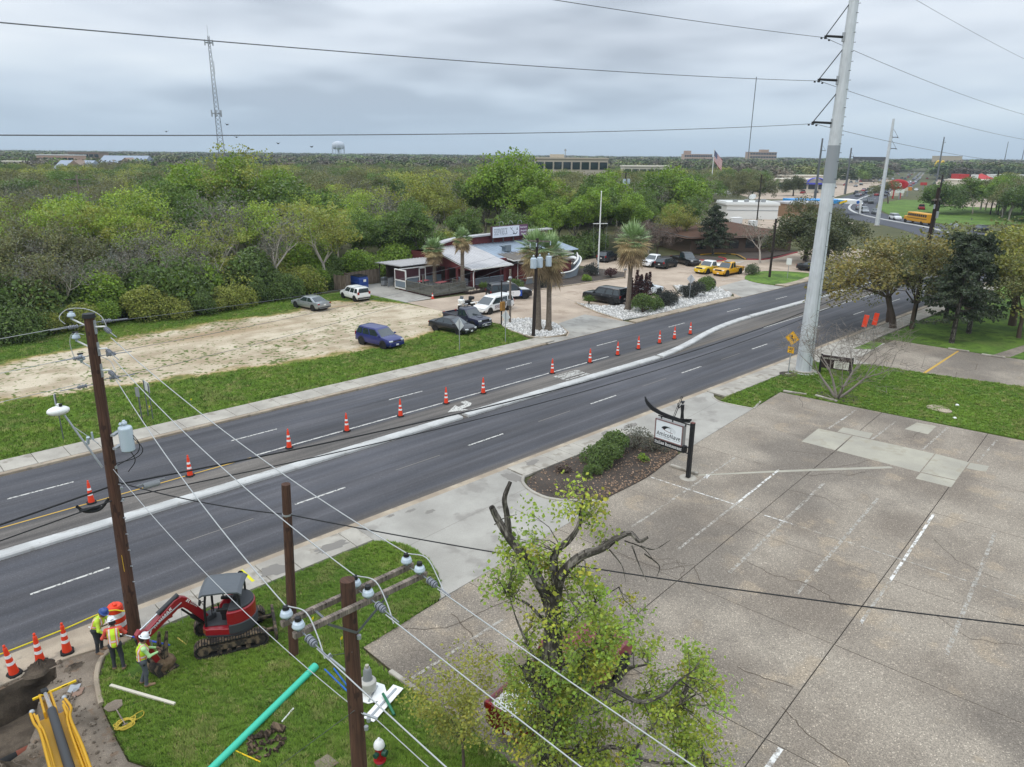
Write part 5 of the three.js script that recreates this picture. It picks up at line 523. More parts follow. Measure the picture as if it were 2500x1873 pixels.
{ // yard things
const d=thing('dumpster','blue steel dumpster with a ribbed black lid against the wooden fence','dumpster',V(48.2,0.02,77.9),0.12);mesh('bin',[prism([[-0.95,0.12],[0.95,0.12],[0.95,1.2],[0.7,1.55],[-0.7,1.55],[-0.95,1.2]],1.5).rotateY(PI / 2)].map(g=>g.scale(0.95,1,0.95)),mat(0x1d3f86,0.55),d);for(let k=0;k<7;k++)mesh('lid_rib',rbox(0.05,0.05,1.7,0.015,-0.66 + k*0.22,1.6,0),M.black,d);mesh('lid',rbox(1.5,0.05,1.75,0.02,0,1.56,0),M.black,d);mesh('notice',box(0.4,0.3,0.01,0.15,1.0,0.92),M.plate,d);for(const x of[-0.76,0.76])mesh('fork_pocket',rbox(0.12,0.18,1.3,0.02,x,0.8,0),mat(0x1d3f86,0.55),d);
const f=thing('wooden_fence','weathered wooden fence screening the dumpster yard','fence',V(48,0,79));const pts=[[45.3,78.9],[46.0,77.5],[46.9,77.9],[47.0,79.2],[50.7,79.7],[52.4,79.7]];for(let i=0;i<pts.length - 1;i++){const p=pts[i],q=pts[i + 1],L=Math.hypot(q[0]- p[0],q[1]- p[1]),n=Math.max(2,Math.round(L / 0.16));for(let k=0;k<n;k++){const u=(k + 0.5)/ n,s=lerp(p[0],q[0],u)- 48,t=lerp(p[1],q[1],u)- 79;mesh('board',box(0.145,1.78 + 0.06*hash2(k,i,2),0.025,s,0.92,-t,0,Math.atan2(q[1]- p[1],q[0]- p[0]),0),M.fence,f);}mesh('fence_post',box(0.12,1.9,0.12,p[0]- 48,0.95,-(p[1]- 79)),M.fence,f);}
const b=thing('grill_smoker','metal barbecue smoker standing beside the shed wing','grill',V(51.4,0.02,77.2),0.3);mesh('firebox',rbox(0.7,0.45,0.55,0.1,0,0.9,0),M.galvDark,b);mesh('cabinet',rbox(0.6,0.6,0.5,0.03,0,0.4,0),M.grey,b);for(const x of[-0.25,0.25])for(const z of[-0.2,0.2])mesh('leg',box(0.05,0.14,0.05,x,0.06,z),M.black,b);const c=thing('metal_rack','grey metal rack of bins leaning by the shed wing','rack',V(51.6,0.02,76),0.2);mesh('frame',[box(0.05,1.2,0.05,-0.5,0.6,0),box(0.05,1.2,0.05,0.5,0.6,0),box(1.05,0.05,0.05,0,1.2,0)],M.galvDark,c);mesh('panel',rbox(0.95,1.0,0.06,0.02,0,0.62,0.05),M.grey,c);
const pl=thing('timber_planter','low timber planter of stones at the corner of the porch','planter',V(57.2,0.02,66.1),0.12);mesh('edging',[box(3.1,0.3,0.15,0,0.15,0.55),box(0.15,0.3,1.1,-1.48,0.15,0),box(0.15,0.3,1.1,1.48,0.15,0)],M.poleDark,pl);mesh('soil',box(2.8,0.2,1.0,0,0.14,0),M.mulch,pl);const R=rng(8);for(let k=0;k<14;k++)mesh('stone',ball(0.08 + R()*0.08,-1.3 + R()*2.2,0.27,-0.35 + R()*0.7,1,0.7,1,7),M.walkWarm,pl);
}
// ---- palms ----
function palm(s,t,h,rx,seed,label,lean=0,skirt=1){
const R=rng(seed),g=thing('fan_palm',label,'palm tree',V(s,0,t),R()*6);const top=new V3(lean,h,lean*0.3),tr=[];const n=12;let p=new V3(0,0,0);for(let i=1;i<=n;i++){const k=i / n,q=new V3(lean*k*k,h*k,lean*0.3*k*k);tr.push([p,q,lerp(0.34,0.2,Math.pow((i - 1)/ n,0.4))+(i===1?0.12:0),lerp(0.34,0.2,Math.pow(k,0.4))]);p=q;}shared('trunk',branchGeo(tr,10),M.palmTrunk,g);
const fan=(list,dir,len,droop,tn,w)=>{const side=new V3(-dir.z,0,dir.x).normalize(),st=top.clone().add(new V3(0,-0.1 + R()*0.3,0)),mid=st.clone().addScaledVector(dir,len*0.42);mid.y -=droop*0.15;const upv=dir.clone().cross(side).normalize();list.push([st,mid,0.02,tn]);const m=13;for(let i=0;i<m;i++){const a=(i /(m - 1)- 0.5)*2.5,d2=dir.clone().multiplyScalar(Math.cos(a)).addScaledVector(side,Math.sin(a));const L=len*(0.62 - 0.12*Math.abs(a))*(0.9 + 0.2*R());const e=mid.clone().addScaledVector(d2,L);e.y -=droop*(0.35 + 0.25*Math.abs(a))+ R()*0.06;list.push([mid,e,w,tn,d2.clone().cross(UP).normalize()]);}};
const green=[],tan=[],dead=[];for(let k=0;k<46;k++){const a=k*2.4 + R(),el=lerp(1.35,-0.1,k / 46)+(R()- 0.5)*0.2;fan(green,new V3(Math.cos(a)*Math.cos(el),Math.sin(el),Math.sin(a)*Math.cos(el)),rx*(0.85 + 0.3*R()),0.1 + 0.4*(1 - Math.max(0,el)),0,0.055);}for(let k=0;k<34;k++){const a=k*2.4 + R(),el=lerp(0.2,-0.85,k / 34);fan(tan,new V3(Math.cos(a)*Math.cos(el),Math.sin(el),Math.sin(a)*Math.cos(el)),rx*(0.8 + 0.3*R()),0.35,0,0.05);}for(let k=0;k<26*skirt;k++){const a=k*2.4 + R(),el=-1.25 + R()*0.25;fan(dead,new V3(Math.cos(a)*Math.cos(el),Math.sin(el),Math.sin(a)*Math.cos(el)),rx*(0.7 + 0.9*R()),0.25,0,0.05);}
const geo=(list,col)=>{const pos=[],c=[];for(const[p0,e,w,,sd]of list){const s2=sd||new V3(1,0,0);const k=0.75 + R()*0.5;pos.push(p0.x,p0.y,p0.z,lerp(p0.x,e.x,0.55)+ s2.x*w,lerp(p0.y,e.y,0.5)+ 0.02,lerp(p0.z,e.z,0.55)+ s2.z*w,e.x,e.y,e.z,p0.x,p0.y,p0.z,e.x,e.y,e.z,lerp(p0.x,e.x,0.55)- s2.x*w,lerp(p0.y,e.y,0.5)+ 0.02,lerp(p0.z,e.z,0.55)- s2.z*w);for(let i=0;i<6;i++)c.push(col[0]*k,col[1]*k,col[2]*k);}const q=new THREE.BufferGeometry();q.setAttribute('position',new THREE.Float32BufferAttribute(pos,3));q.setAttribute('color',new THREE.Float32BufferAttribute(c,3));q.computeVertexNormals();return q;};
const pm=palm.m||=new THREE.MeshStandardMaterial({vertexColors:true,roughness:0.8,side:THREE.DoubleSide});shared('green_fronds',geo(green,[0.30,0.41,0.19]),pm,g);shared('dry_fronds',geo(tan,[0.62,0.5,0.28]),pm,g);shared('dead_skirt',geo(dead,[0.36,0.27,0.16]),pm,g);return g;
}
palm(55.9,72.5,4.75,1.55,3,'short fan palm rising through the restaurant deck by the white framed door');palm(56.75,68.0,6.4,1.35,5,'slim fan palm at the front corner of the restaurant deck');palm(48.5,46.9,7.7,2.0,7,'left fan palm of the pair behind the transformer pole',-0.4,1);palm(49.25,46.25,7.0,2.25,9,'leaning fan palm of the pair in the small stone bed',1.0,1.4);palm(62.65,47.06,7.4,2.25,11,'tall fan palm in the stone bed beside the round green shrubs',-0.15,1.2);
// ---- forecourt shrubs ----
{
const sh=(s,t,rx,ry,m,label,seed,n=2600,leaf=0.13,name='round_shrub')=>{const g=domeBush(seed,n,rx,ry,leaf,numbered(name),label,m,undefined,0.2);delete g.userData.group;g.position.copy(V(s,0.08,t));scene.add(g);return g;};
sh(62.9,45.2,1.55,1.8,LM.hedge,'clipped round green shrub at the foot of the tall palm',71,3600,0.12);sh(65.0,45.2,1.1,1.5,LM.hedge,'smaller clipped green shrub next to the palm shrub',72,2600,0.12);sh(67.9,46.0,1.55,1.5,LM.darkHedge,'dark twiggy round shrub in the middle of the stone bed',73,3000,0.11);sh(69.4,46.4,1.2,1.3,LM.darkHedge,'dark round shrub touching the middle shrub of the stone bed',74,2400,0.11);sh(73.6,47.0,1.2,1.2,LM.darkHedge,'low dark shrub beside the diamond sign post',75,2400,0.11);sh(75.3,46.7,1.5,1.5,LM.darkHedge,'dark rounded shrub behind the diamond sign post',76,2800,0.11);sh(79.4,48.0,1.6,1.6,LM.hedge,'bright clipped shrub at the far end of the stone bed',77,3200,0.12);sh(82.2,48.9,1.0,1.2,LM.darkHedge,'dark shrub at the tip of the stone bed',78,1800,0.11);
sh(78.3,65.6,1.4,1.3,LM.darkHedge,'dark purple tinged shrub by the ship bow',79,2400,0.13);sh(79.0,62.6,1.0,1.1,LM.maroon,'maroon shrub at the foot of the flagpole',80,1800,0.12);sh(74.2,62.9,0.8,0.6,LM.bright,'small bright green shrub by the wall kerb',81,1200,0.11);sh(62.4,64.6,1.2,1.0,LM.hedge,'green foundation shrub beside the police suv',82,2000,0.12);sh(66.2,63.6,1.2,0.9,LM.darkHedge,'dark foundation shrub below the ship hull',83,1800,0.12);sh(96.2,50.6,1.4,1.4,LM.dustyGreen,'dusty green shrub at the corner of the triangular lawn',84,2400,0.12);
// maroon upright shrub group
const R=rng(12),L=[];for(let k=0;k<9;k++){const a=R()*6.28,d=R()*1.3,h=2.2 + R()*1.5,x=Math.cos(a)*d*1.2,z=Math.sin(a)*d;for(let i=0;i<420;i++){const y=h*Math.pow(R(),0.8),w=0.5*(1 - y / h)+ 0.12,b=R()*6.28,r=w*Math.sqrt(R());L.push([new V3(x + Math.cos(b)*r,y + 0.1,z + Math.sin(b)*r),0.13 + R()*0.09,...tone(R,0.4,0.15)]);}}const g=thing('maroon_shrub','tall maroon leafed shrub with upright plumes beside the palm','shrub',V(66.3,0.05,48.4));shared('stem',branchGeo([0,1,2,3,4].map(k=>[new V3(0,0,0),new V3(Math.cos(k)*0.8,2,Math.sin(k)*0.8),0.06,0.02])),M.twigBrown,g);shared('foliage',leafGeo(L,R,0.2),LM.maroon,g);
const ag=(s,t,label,sc=1)=>{const Q=rng((s*7)|0),pos=[];for(let k=0;k<44;k++){const a=k*2.4,el=0.25 + 1.1*(k / 44),l=(0.75 + 0.3*Q())*sc,d=new V3(Math.cos(a)*Math.cos(el),Math.sin(el),Math.sin(a)*Math.cos(el)),sd=new V3(-Math.sin(a),0,Math.cos(a)).multiplyScalar(0.05*sc),b=new V3(0,0.25*sc,0),m=b.clone().addScaledVector(d,l*0.55),e=b.clone().addScaledVector(d,l);e.y -=0.18*sc;pos.push(...[b,m.clone().add(sd),e,b,e,m.clone().sub(sd)].flatMap(v=>[v.x,v.y,v.z]));}const q=new THREE.BufferGeometry();q.setAttribute('position',new THREE.Float32BufferAttribute(pos,3));q.computeVertexNormals();const o=thing('yucca',label,'shrub',V(s,0.15,t));mesh('stem',cyl(0.12*sc,0.09*sc,0.4*sc,0,0.1,0,8),M.palmTrunk,o);mesh('leaves',q,ag.m||=mat(0x5d7430,0.7,0,{side:THREE.DoubleSide}),o);};
ag(58.6,66.2,'yellow green yucca in the timber planter',1.1);ag(61.8,51.9,'green yucca on a stump beside the large black suv',1.1);
// shrubs of the near planting bed
const bs=(s,t,rx,ry,m,label,seed,n,leaf)=>{const o=sh(s,t,rx,ry,m,label,seed,n,leaf,'bed_shrub');};
bs(28.7,22.5,1.5,0.95,LM.hedge,'dense green shrub in the planting bed left of the restaurant sign',91,5200,0.10);bs(30.2,23.0,1.25,0.9,LM.hedge,'green shrub in the planting bed towards the road',92,4200,0.10);bs(31.6,22.7,1.2,1.1,LM.greyLeaf,'thin twiggy brown shrub in the planting bed',93,1700,0.07);bs(32.3,21.8,0.9,0.7,LM.greyLeaf,'sparse brown shrub behind the restaurant sign board',94,900,0.07);bs(27.0,21.9,0.8,0.45,LM.hedge,'low green ground shrub at the front of the planting bed',95,1400,0.08);bs(30.4,21.2,0.4,0.35,LM.bright,'small bright green seedling in the mulch bed',96,400,0.08);bs(26.3,23.3,0.7,0.3,LM.brown,'low reddish plant at the dry corner of the bed',97,700,0.08);
// dead leaves scattered on the bed edges
const g2=new THREE.CircleGeometry(0.045,4).rotateX(-PI / 2),N=1300,im=new THREE.InstancedMesh(g2,mat(0xffffff,0.95,0,{side:THREE.DoubleSide}),N),mm=new THREE.Matrix4(),qq=new THREE.Quaternion(),ee=new THREE.Euler(),cc=new THREE.Color();let k=0;const P=smoothPoly(BED,3);while(k<N){const s=23.2 + R()*10.8,t=19.7 + R()*4.6;if(!inPoly(s,t,P))continue;const d=t -(19.75 + Math.max(0,s - 29)*0.2);if(R()>Math.exp(-d / 0.5)+ 0.12)continue;ee.set((R()- 0.5)*1.2,R()*6,(R()- 0.5)*1.2);const z=0.6 + R()*0.8;mm.compose(V(s,0.115 + R()*0.02,t),qq.setFromEuler(ee),new V3(z,z,z));im.setMatrixAt(k,mm);const v=R();cc.setRGB(0.16 + 0.2*v,0.1 + 0.14*v,0.06 + 0.1*v);im.setColorAt(k,cc);k++;}im.name='dead_leaves';im.userData={kind:'stuff',label:'dry brown leaves littering the edge of the planting bed',category:'leaves'};scene.add(im);
}
// ---------- near side: poles, lines, works ----------
const pole=(name,label,s,t,h,r0,r1,m,top)=>{const g=thing(name,label,'utility pole',V(s,0,t));const b=new V3(0,-0.1,0),e=top?new V3(top[0]- s,h,-(top[1]- t)):new V3(0,h,0);mesh('shaft',rod(b,e,r0,r1,16),m,g);g.userData.top=undefined;delete g.userData.top;return{g,add:(n,geos,mt)=>{const q=mg(geos);q.translate(-s,0,t);return mesh(n,q,mt,g);}};};
const insul=(c,d,r=0.1)=>{ // ribbed dead-end insulator from c along direction d
const o=[];const u=d.clone().normalize();for(let k=0;k<6;k++)o.push(rod(c.clone().addScaledVector(u,0.03 + k*0.045),c.clone().addScaledVector(u,0.055 + k*0.045),r*(k % 2?0.55:0.7),r*(k % 2?0.55:0.7),10));o.push(rod(c.clone().addScaledVector(u,-0.18),c.clone().addScaledVector(u,0.75),0.014));return o;};
const pinIns=(s,y,t,k=1)=>{const g=lathe([[0,0.3],[0.05,0.3],[0.06,0.26],[0.05,0.22],[0.095,0.2],[0.1,0.16],[0.11,0.12],[0.12,0.08],[0.11,0.03],[0.05,0.02],[0.03,-0.12],[0,-0.12]],14).scale(k,k*0.62,k);return g.translate(s,y,-t);};
{ // corner pole with transformer and street light
const P=pole('utility_pole','tall dark wooden utility pole with a transformer, street light and many insulators',5.27,24.19,11.3,0.21,0.145,M.pole,[5.48,23.99]),a=P.add;const cx=y=>5.27 + 0.21*y / 11.3,ct=y=>24.19 - 0.2*y / 11.3;
a('pole_cap',[cyl(0.19,0.17,0.12,5.48,11.33,-23.99,14)],M.black);
[[5.1,11.22,24.34,10.95],[5.12,10.55,24.33,10.3],[5.15,9.88,24.32,9.62]].forEach(([s,y,t,y0])=>{a('stand_off_arm',[rod(V(cx(y0),y0,ct(y0)),V(s,y,t),0.028)],M.white);a('post_insulator',[pinIns(s,y + 0.05,t)],M.porcelain);a('insulator_clamp',[box(0.16,0.04,0.06,s,y + 0.26,-t)],M.black);});
[[10.98,5.8,23.68],[10.3,5.76,23.72],[9.62,5.74,23.74]].forEach(([y,s,t])=>{a('bracket_plate',[box(0.1,0.42,0.05,cx(y)+ 0.1,y,-ct(y)+ 0.1,0,PI / 4,0)],M.galv);a('bracket_arm',[rod(V(cx(y)+ 0.08,y,ct(y)- 0.08),V(s,y + 0.02,t),0.026)],M.white);a('dead_end_insulator',insul(V(s,y - 0.05,t),V(0.25,-0.5,-2.6),0.11),M.insGrey);});
[[9.2,-1],[10.1,-1],[11.05,-1],[11.1,1],[10.05,1],[9.3,1]].forEach(([y,d])=>a('dead_end_insulator',insul(V(cx(y)+ d*0.3,y,ct(y)),V(d,-0.02,0),0.09),M.insGrey));
a('jumper',[tube([V(4.9,11.1,24.3),V(4.78,11.28,24.38),V(5.0,11.5,24.4),V(5.45,11.52,24.05),V(5.75,11.3,23.75),V(5.85,10.8,23.6)],0.012,24),tube([V(4.98,10.05,24.35),V(4.95,10.5,24.4),V(5.05,10.78,24.36),V(5.3,10.75,24.1)],0.011,16),tube([V(5.6,10.05,24),V(5.8,9.9,23.8),V(5.84,9.6,23.5)],0.011,12)],M.cable);
const tk=[[0,0],[0.2,0],[0.21,0.04],[0.21,0.74],[0.19,0.8],[0.08,0.84],[0,0.84]];a('transformer_tank',[lathe(tk,18).translate(5.86,6.98,-23.62)],M.porcelain);a('transformer_bushing',[pinIns(5.86,7.86,23.62,0.75),pinIns(5.76,7.85,23.66,0.45)],M.porcelain);a('transformer_bracket',[box(0.36,0.06,0.12,5.62,7.55,-23.84,0,PI / 4,0),box(0.36,0.06,0.12,5.62,7.1,-23.84,0,PI / 4,0)],M.galv);a('secondary_leads',[tube([V(6.02,7.5,23.5),V(6.15,7.2,23.45),V(6.1,6.9,23.5),V(5.5,6.4,24)],0.014,14),tube([V(6.02,7.4,23.5),V(6.22,7.0,23.4),V(6.1,6.7,23.6),V(5.5,6.5,24)],0.014,14),tube([V(5.9,6.98,23.6),V(6.0,6.6,23.6),V(5.8,6.2,23.8)],0.014,10)],M.cableDark);
a('light_arm',[rod(V(5.2,6.37,24.28),V(4.55,8.15,24.9),0.035,0.03,10),rod(V(5.2,7.2,24.25),V(4.72,7.75,24.72),0.012)],M.galv);a('lamp_head',[ball(0.26,4.42,8.3,-24.98,1.25,0.55,0.9,16),cyl(0.05,0.05,0.1,4.45,8.47,-24.98,8)],M.whiteGloss);a('photocell',[cyl(0.05,0.05,0.08,4.5,8.48,-24.94,8)],M.black);a('fuse_cutout',[cyl(0.05,0.05,0.3,4.98,7.3,-24.5,8,0.5),box(0.05,0.25,0.05,5.1,7.45,-24.4)],M.porcelain);
for(let k=0;k<7;k++){const y=2.2 + k*0.6;a('bolt',[rod(V(cx(y)+ 0.1,y,ct(y)- 0.12),V(cx(y)+ 0.17,y,ct(y)- 0.2),0.02)],M.galv);}a('cable_brackets',[box(0.35,0.06,0.1,5.45,5.6,-24.05),box(0.3,0.05,0.1,5.45,5.2,-24.05),cyl(0.05,0.05,0.1,5.5,6.4,-23.95,8)],M.galv);
a('pole_tag',[box(0.05,0.62,0.012,5.25,3.0,-23.985,0,-PI / 4 - PI / 2,0)],M.hazardYellow);
}
{ // short stub pole
const P=pole('stub_pole','short plain dark wooden stub pole on the lawn behind the excavator',8.78,19.53,6.3,0.16,0.135,M.pole,[8.98,19.35]);P.add('band',[cyl(0.15,0.15,0.06,8.94,5.27,-19.38,14)],M.galv);P.add('ground_wire',[tube([V(8.95,5,19.24),V(8.98,4.2,19.22),V(8.9,3.4,19.25),V(8.88,2,19.3)],0.008,12)],M.cableDark);
}
{ // double cross-arm pole
const P=pole('crossarm_pole','wooden pole with double weathered crossarms and white bell insulators',6.45,11.55,7.52,0.19,0.155,M.pole,[6.62,11.8]),a=P.add;const y0=6.98;
a('crossarm',[rbox(3.25,0.13,0.11,0.012,6.85,y0,-12.06)],M.arm);a('crossarm',[rbox(3.25,0.13,0.11,0.012,6.85,y0,-11.56)],M.arm);
for(const s of[5.35,6.95,8.3]){a('spacer_bolt',[rod(V(s + 0.05,y0,12.15),V(s + 0.05,y0,11.45),0.012)],M.galv);for(const t of[12.06,11.56])a('bell_insulator',[pinIns(s,y0 + 0.12,t,1.1)],M.porcelain),a('insulator_top',[cyl(0.07,0.06,0.07,s,y0 + 0.33,-t,10)],M.black);a('dead_end_insulator',insul(V(s + 0.06,y0,11.35),V(0.06,-0.12,-1),0.12),M.insGrey);}
a('crossarm_brace',[barBox(V(5.95,y0 - 0.06,11.5),V(6.62,6.35,11.55),0.02,0.05),barBox(V(7.4,y0 - 0.06,11.5),V(6.64,6.35,11.55),0.02,0.05),barBox(V(5.95,y0,11.62),V(5.95,y0,12),0.05,0.02)],M.galvDark);
a('jumper',[tube([V(6.98,7.36,12),V(7.1,7.42,11.5),V(7.1,7.1,11.1),V(7.02,6.8,10.75)],0.014,14),tube([V(8.32,7.36,12),V(8.45,7.42,11.5),V(8.45,7.1,11.1),V(8.38,6.85,10.75)],0.014,14),tube([V(5.38,7.36,12),V(5.5,7.42,11.5),V(5.5,7.1,11.1),V(5.44,6.8,10.75)],0.014,14)],M.cable);
a('neutral_clevis',[rod(V(6.55,4.4,11.4),V(6.75,4.3,11.15),0.03)],M.galv);for(const q of[[6.68,4.15,-11.4],[6.62,3.95,-11.42],[6.68,6.2,-11.58]])a('bolt',[cyl(0.05,0.05,0.09,...q,8)],M.galv);
}
// ---- wires ----
{
const w=(label,a,b,sag,r,m,group,n=24)=>solo('power_line',sagWire(a,b,sag,r,n),m,label,'wire',group);
w('pale line from the transformer pole top bracket to the far bell insulator',V(5.83,10.7,23.4),V(8.3,7.36,12.06),0.35,0.014,M.cable);w('pale line from the transformer pole middle bracket to the centre bell insulator',V(5.8,10.05,23.4),V(6.95,7.36,12.06),0.35,0.014,M.cable);w('pale line from the transformer pole lower bracket to the near bell insulator',V(5.78,9.4,23.4),V(5.35,7.36,12.06),0.35,0.014,M.cable);w('thin neutral line from the transformer pole to the crossarm pole',V(5.4,6.4,24),V(6.6,4.3,11.4),0.5,0.011,M.cable);
const G='pale lines running on from the double crossarm over the car park';for(const s of[5.42,7.0,8.36])w('pale power line running on from the double crossarm over the near oak',V(s,6.9,11.0),V(s + 2.0,6.3,-22),0.6,0.015,M.cable,G);w('low pale neutral line running on from the crossarm pole past the hydrant',V(6.72,4.3,11.2),V(8.6,4.0,-22),0.4,0.011,M.cable);
// along the road, both ways from the corner pole
for(const[y,l]of[[11.05,'top'],[10.08,'middle'],[9.25,'lowest']]){w('bare ' + l + ' distribution line running from the transformer pole past the works',V(5.1,y,24.2),V(-45,y + 0.2,24.6),0.8,0.009,M.cable);w('bare ' + l + ' distribution line running from the transformer pole over the verge',V(5.8,y,24.1),V(46.3,8.5 -(11.05 - y)*0.5,45.4),0.6,0.008,M.galvDark);}
// black communication cables slung along the road
solo('communication_cable',[sagWire(V(5.4,5.75,24.1),V(75,6.2,24.0),1.75,0.032,40),sagWire(V(5.4,5.75,24.1),V(-45,5.9,24.3),1.2,0.032,30)],M.cableDark,'thick black communication cable slung low along the near kerb','cable');solo('communication_cable',[sagWire(V(5.4,5.3,24.0),V(75,5.7,23.9),1.75,0.022,40),sagWire(V(5.4,5.3,24.0),V(-45,5.4,24.2),1.2,0.022,30)],M.cableDark,'thinner black cable slung just below the thick communication cable','cable');solo('splice_case',[cyl(0.11,0.11,0.5,6.5,5.42,-24.1,10,0,0,PI / 2),cyl(0.03,0.03,0.9,6.5,5.5,-24.1,6,0,0,PI / 2)],M.grey,'grey cable splice case hanging from the cable beside the pole','splice case');solo('cable_coil',[tube([V(4.3,5.3,24.3),V(4.5,5.05,24.3),V(4.9,5.0,24.25),V(5.2,5.3,24.2)],0.05,16),cyl(0.06,0.06,0.6,4.65,5.1,-24.28,8,0,0,PI / 2 - 0.1)],M.cableDark,'black cable coil and closure hanging left of the pole','cable');
solo('service_cable',[sagWire(V(5.4,5.9,24.1),V(8.9,5.27,19.4),0.15,0.02),sagWire(V(8.98,5.27,19.3),V(19.8,5.0,2.1),0.25,0.02),sagWire(V(19.8,5.0,2.1),V(32,5.4,-18),0.25,0.02)],M.cableDark,'black service cable from the stub pole across the car park','cable');solo('guy_wire',[rod(V(6.5,5.9,11.6),V(9.6,0.1,18.6),0.008),rod(V(6.4,4.5,11.5),V(6.2,0.1,15.5),0.008)],M.galvDark,'thin guy wires from the crossarm pole down to the lawn','guy wire');
}
// ---- steel transmission pole and its conductors ----
function steelPole(s,y,t,h,r0,r1,label,arms,name='steel_pole',m=M.steel){const g=thing(name,label,'utility pole',V(s,0,t));const sec=12;mesh('shaft',[new THREE.CylinderGeometry(r1,r0,h,sec).translate(0,h / 2,0)],m,g);mesh('base_plate',cyl(r0*1.35,r0*1.35,0.18,0,0.09,0,16),M.walk,g);for(const[yy,ds,dt]of arms){const e=new V3(ds,yy,-dt),u=e.clone().setY(0).normalize();mesh('post_insulator',[rod(new V3(u.x*r1,yy - 0.06,u.z*r1),e,0.085,0.075,10)],M.black,g);mesh('brace_insulator',[rod(e,new V3(u.x*r1,yy + 1.95,u.z*r1),0.035)],M.darkGrey,g);mesh('line_clamp',[box(0.16,0.22,0.12,e.x,e.y - 0.08,e.z),box(0.1,0.1,0.1,e.x - 0.6,e.y - 0.2,e.z),box(0.1,0.1,0.1,e.x + 0.6,e.y - 0.2,e.z)],M.black,g);mesh('mount_plate',rbox(0.2,0.6,0.2,0.03,u.x*r1*1.2,yy - 0.05,u.z*r1*1.2),M.galv,g);}return g;}
{
const arms=[[24.0,-1.16,1.11],[21.25,-1.22,1.17],[18.45,-1.25,1.2]];const g=steelPole(54.08,0,23.27,28.5,0.60,0.30,'tall pale grey steel transmission pole beside the yellow curve sign',arms);
mesh('pole_joint',[cyl(0.455,0.43,2.6,0,15.6,0,12)],mat(0x9a9fa3,0.55,0.3),g);for(let k=0;k<44;k++){const y=2 + k*0.6,r=lerp(0.6,0.3,y / 28.5);mesh('climbing_step',cyl(0.018,0.018,0.16,-0.55*0 +(k % 2?-1:1)*0.25*r,y,r + 0.04,6,PI / 2),M.darkGrey,g);}mesh('ground_lead',tube([0,3,6,9,12].map((y,i)=>new V3(-0.3 +(i % 2)*0.06,y + 0.3,lerp(0.6,0.3,y / 28.5)*0.93 + 0.02)),0.014,24),M.darkGrey,g);mesh('gravel_pad',cyl(1.15,1.1,0.07,0,0.06,0,20),M.stoneBed,g);
for(const[y,n]of[[23.9,'top'],[21.15,'middle'],[18.35,'lowest']]){const e=V(52.9,y,24.42);solo('transmission_line',[sagWire(e,V(-97,y,24.4),2.22,0.018,60,5)],M.galvDark,n + ' transmission line running from the steel pole over the gravel lot','wire');solo('transmission_line',[sagWire(e,V(205,y - 1,24.4),2.4,0.018,60,5)],M.galvDark,n + ' transmission line running on from the steel pole over the cedars','wire');}
solo('transmission_line',[sagWire(V(54.1,28.3,23.3),V(205,27.5,23.3),1.8,0.014,50,5)],M.galvDark,'thin shield wire running from the steel pole top','wire');
}
// ---- traffic cones ----
{
const cone=()=>{const g=thing('traffic_cone','','traffic cone',V(0,0,0));mesh('base',slab([[-0.2,-0.12],[-0.12,-0.2],[0.12,-0.2],[0.2,-0.12],[0.2,0.12],[0.12,0.2],[-0.12,0.2],[-0.2,0.12]],0,0.07,0.015),M.rubber,g);const pr=(y0,y1)=>lathe([[lerp(0.145,0.055,(y0 - 0.07)/ 0.98),y0],[lerp(0.145,0.055,(y1 - 0.07)/ 0.98),y1]],16);mesh('body',[pr(0.07,0.42),pr(0.53,0.68),pr(0.79,1.05),lathe([[0.055,1.05],[0.035,1.06],[0.03,1.1],[0.045,1.13],[0.03,1.17],[0,1.18]],12)],M.orange,g);mesh('reflective_band',pr(0.42,0.53),M.reflect,g);mesh('reflective_band',pr(0.68,0.79),M.reflect,g);return g;};
const c0=cone();const G='cones along the centre line';const L='orange channelizer cone with two white bands along the centre line';c0.position.copy(V(7.05,0,36.25));c0.userData.label=L;c0.userData.group=G;for(const[s,t]of[[11.64,36.15],[17.18,36.14],[20.99,36.22],[24.9,36.19],[28.62,36.17],[31.93,36.14],[39.11,36.23],[43.59,36.24],[47.11,36.19],[50.07,36.24],[53.17,36.22],[55.54,36.24],[58.27,36.32]])dup(c0,V(s,0,t),s,1,L,G);
const nb=(s,t,r,tilt,label)=>{const q=dup(c0,V(s,0.07,t),r,1,label);delete q.userData.group;q.rotation.z=tilt;return q;};nb(1.83,24.7,0.3,0.1,'orange channelizer cone leaning at the edge of the trench');nb(2.56,24.72,0.9,0.02,'orange channelizer cone set in a heap of dug soil');nb(3.33,24.75,1.4,0.03,'orange channelizer cone between the soil heap and the workers');
const s0=thing('small_cone','small orange cone with a white collar at the corner of the restaurant deck','traffic cone',V(50.75,0.02,66.3));mesh('base',box(0.34,0.04,0.34,0,0.02,0),M.orange,s0);mesh('body',lathe([[0.13,0.04],[0.03,0.66],[0,0.66]],14),M.orange,s0);mesh('collar',lathe([[0.092,0.3],[0.062,0.48]],14),M.reflect,s0);
const b=thing('traffic_barrel','orange and white traffic barrel behind the worker with the blue helmet','traffic barrel',V(4.92,0.09,24.72));mesh('base',cyl(0.36,0.34,0.1,0,0.05,0,18),M.rubber,b);const lv=[[0.1,0.31,0.30],[0.3,0.30,0.29],[0.48,0.285,0.275],[0.66,0.27,0.26],[0.84,0.255,0.245]];lv.forEach(([y,r0,r1],i)=>mesh(i===1||i===3?'reflective_band':'drum',lathe([[r0,y],[r0,y + 0.02],[r1,y + 0.18]],20),i===1||i===3?M.reflect:M.orange,b));mesh('drum_top',[cyl(0.245,0.2,0.06,0,1.05,0,18),rbox(0.1,0.1,0.24,0.03,0,1.1,0)],M.orange,b);
}
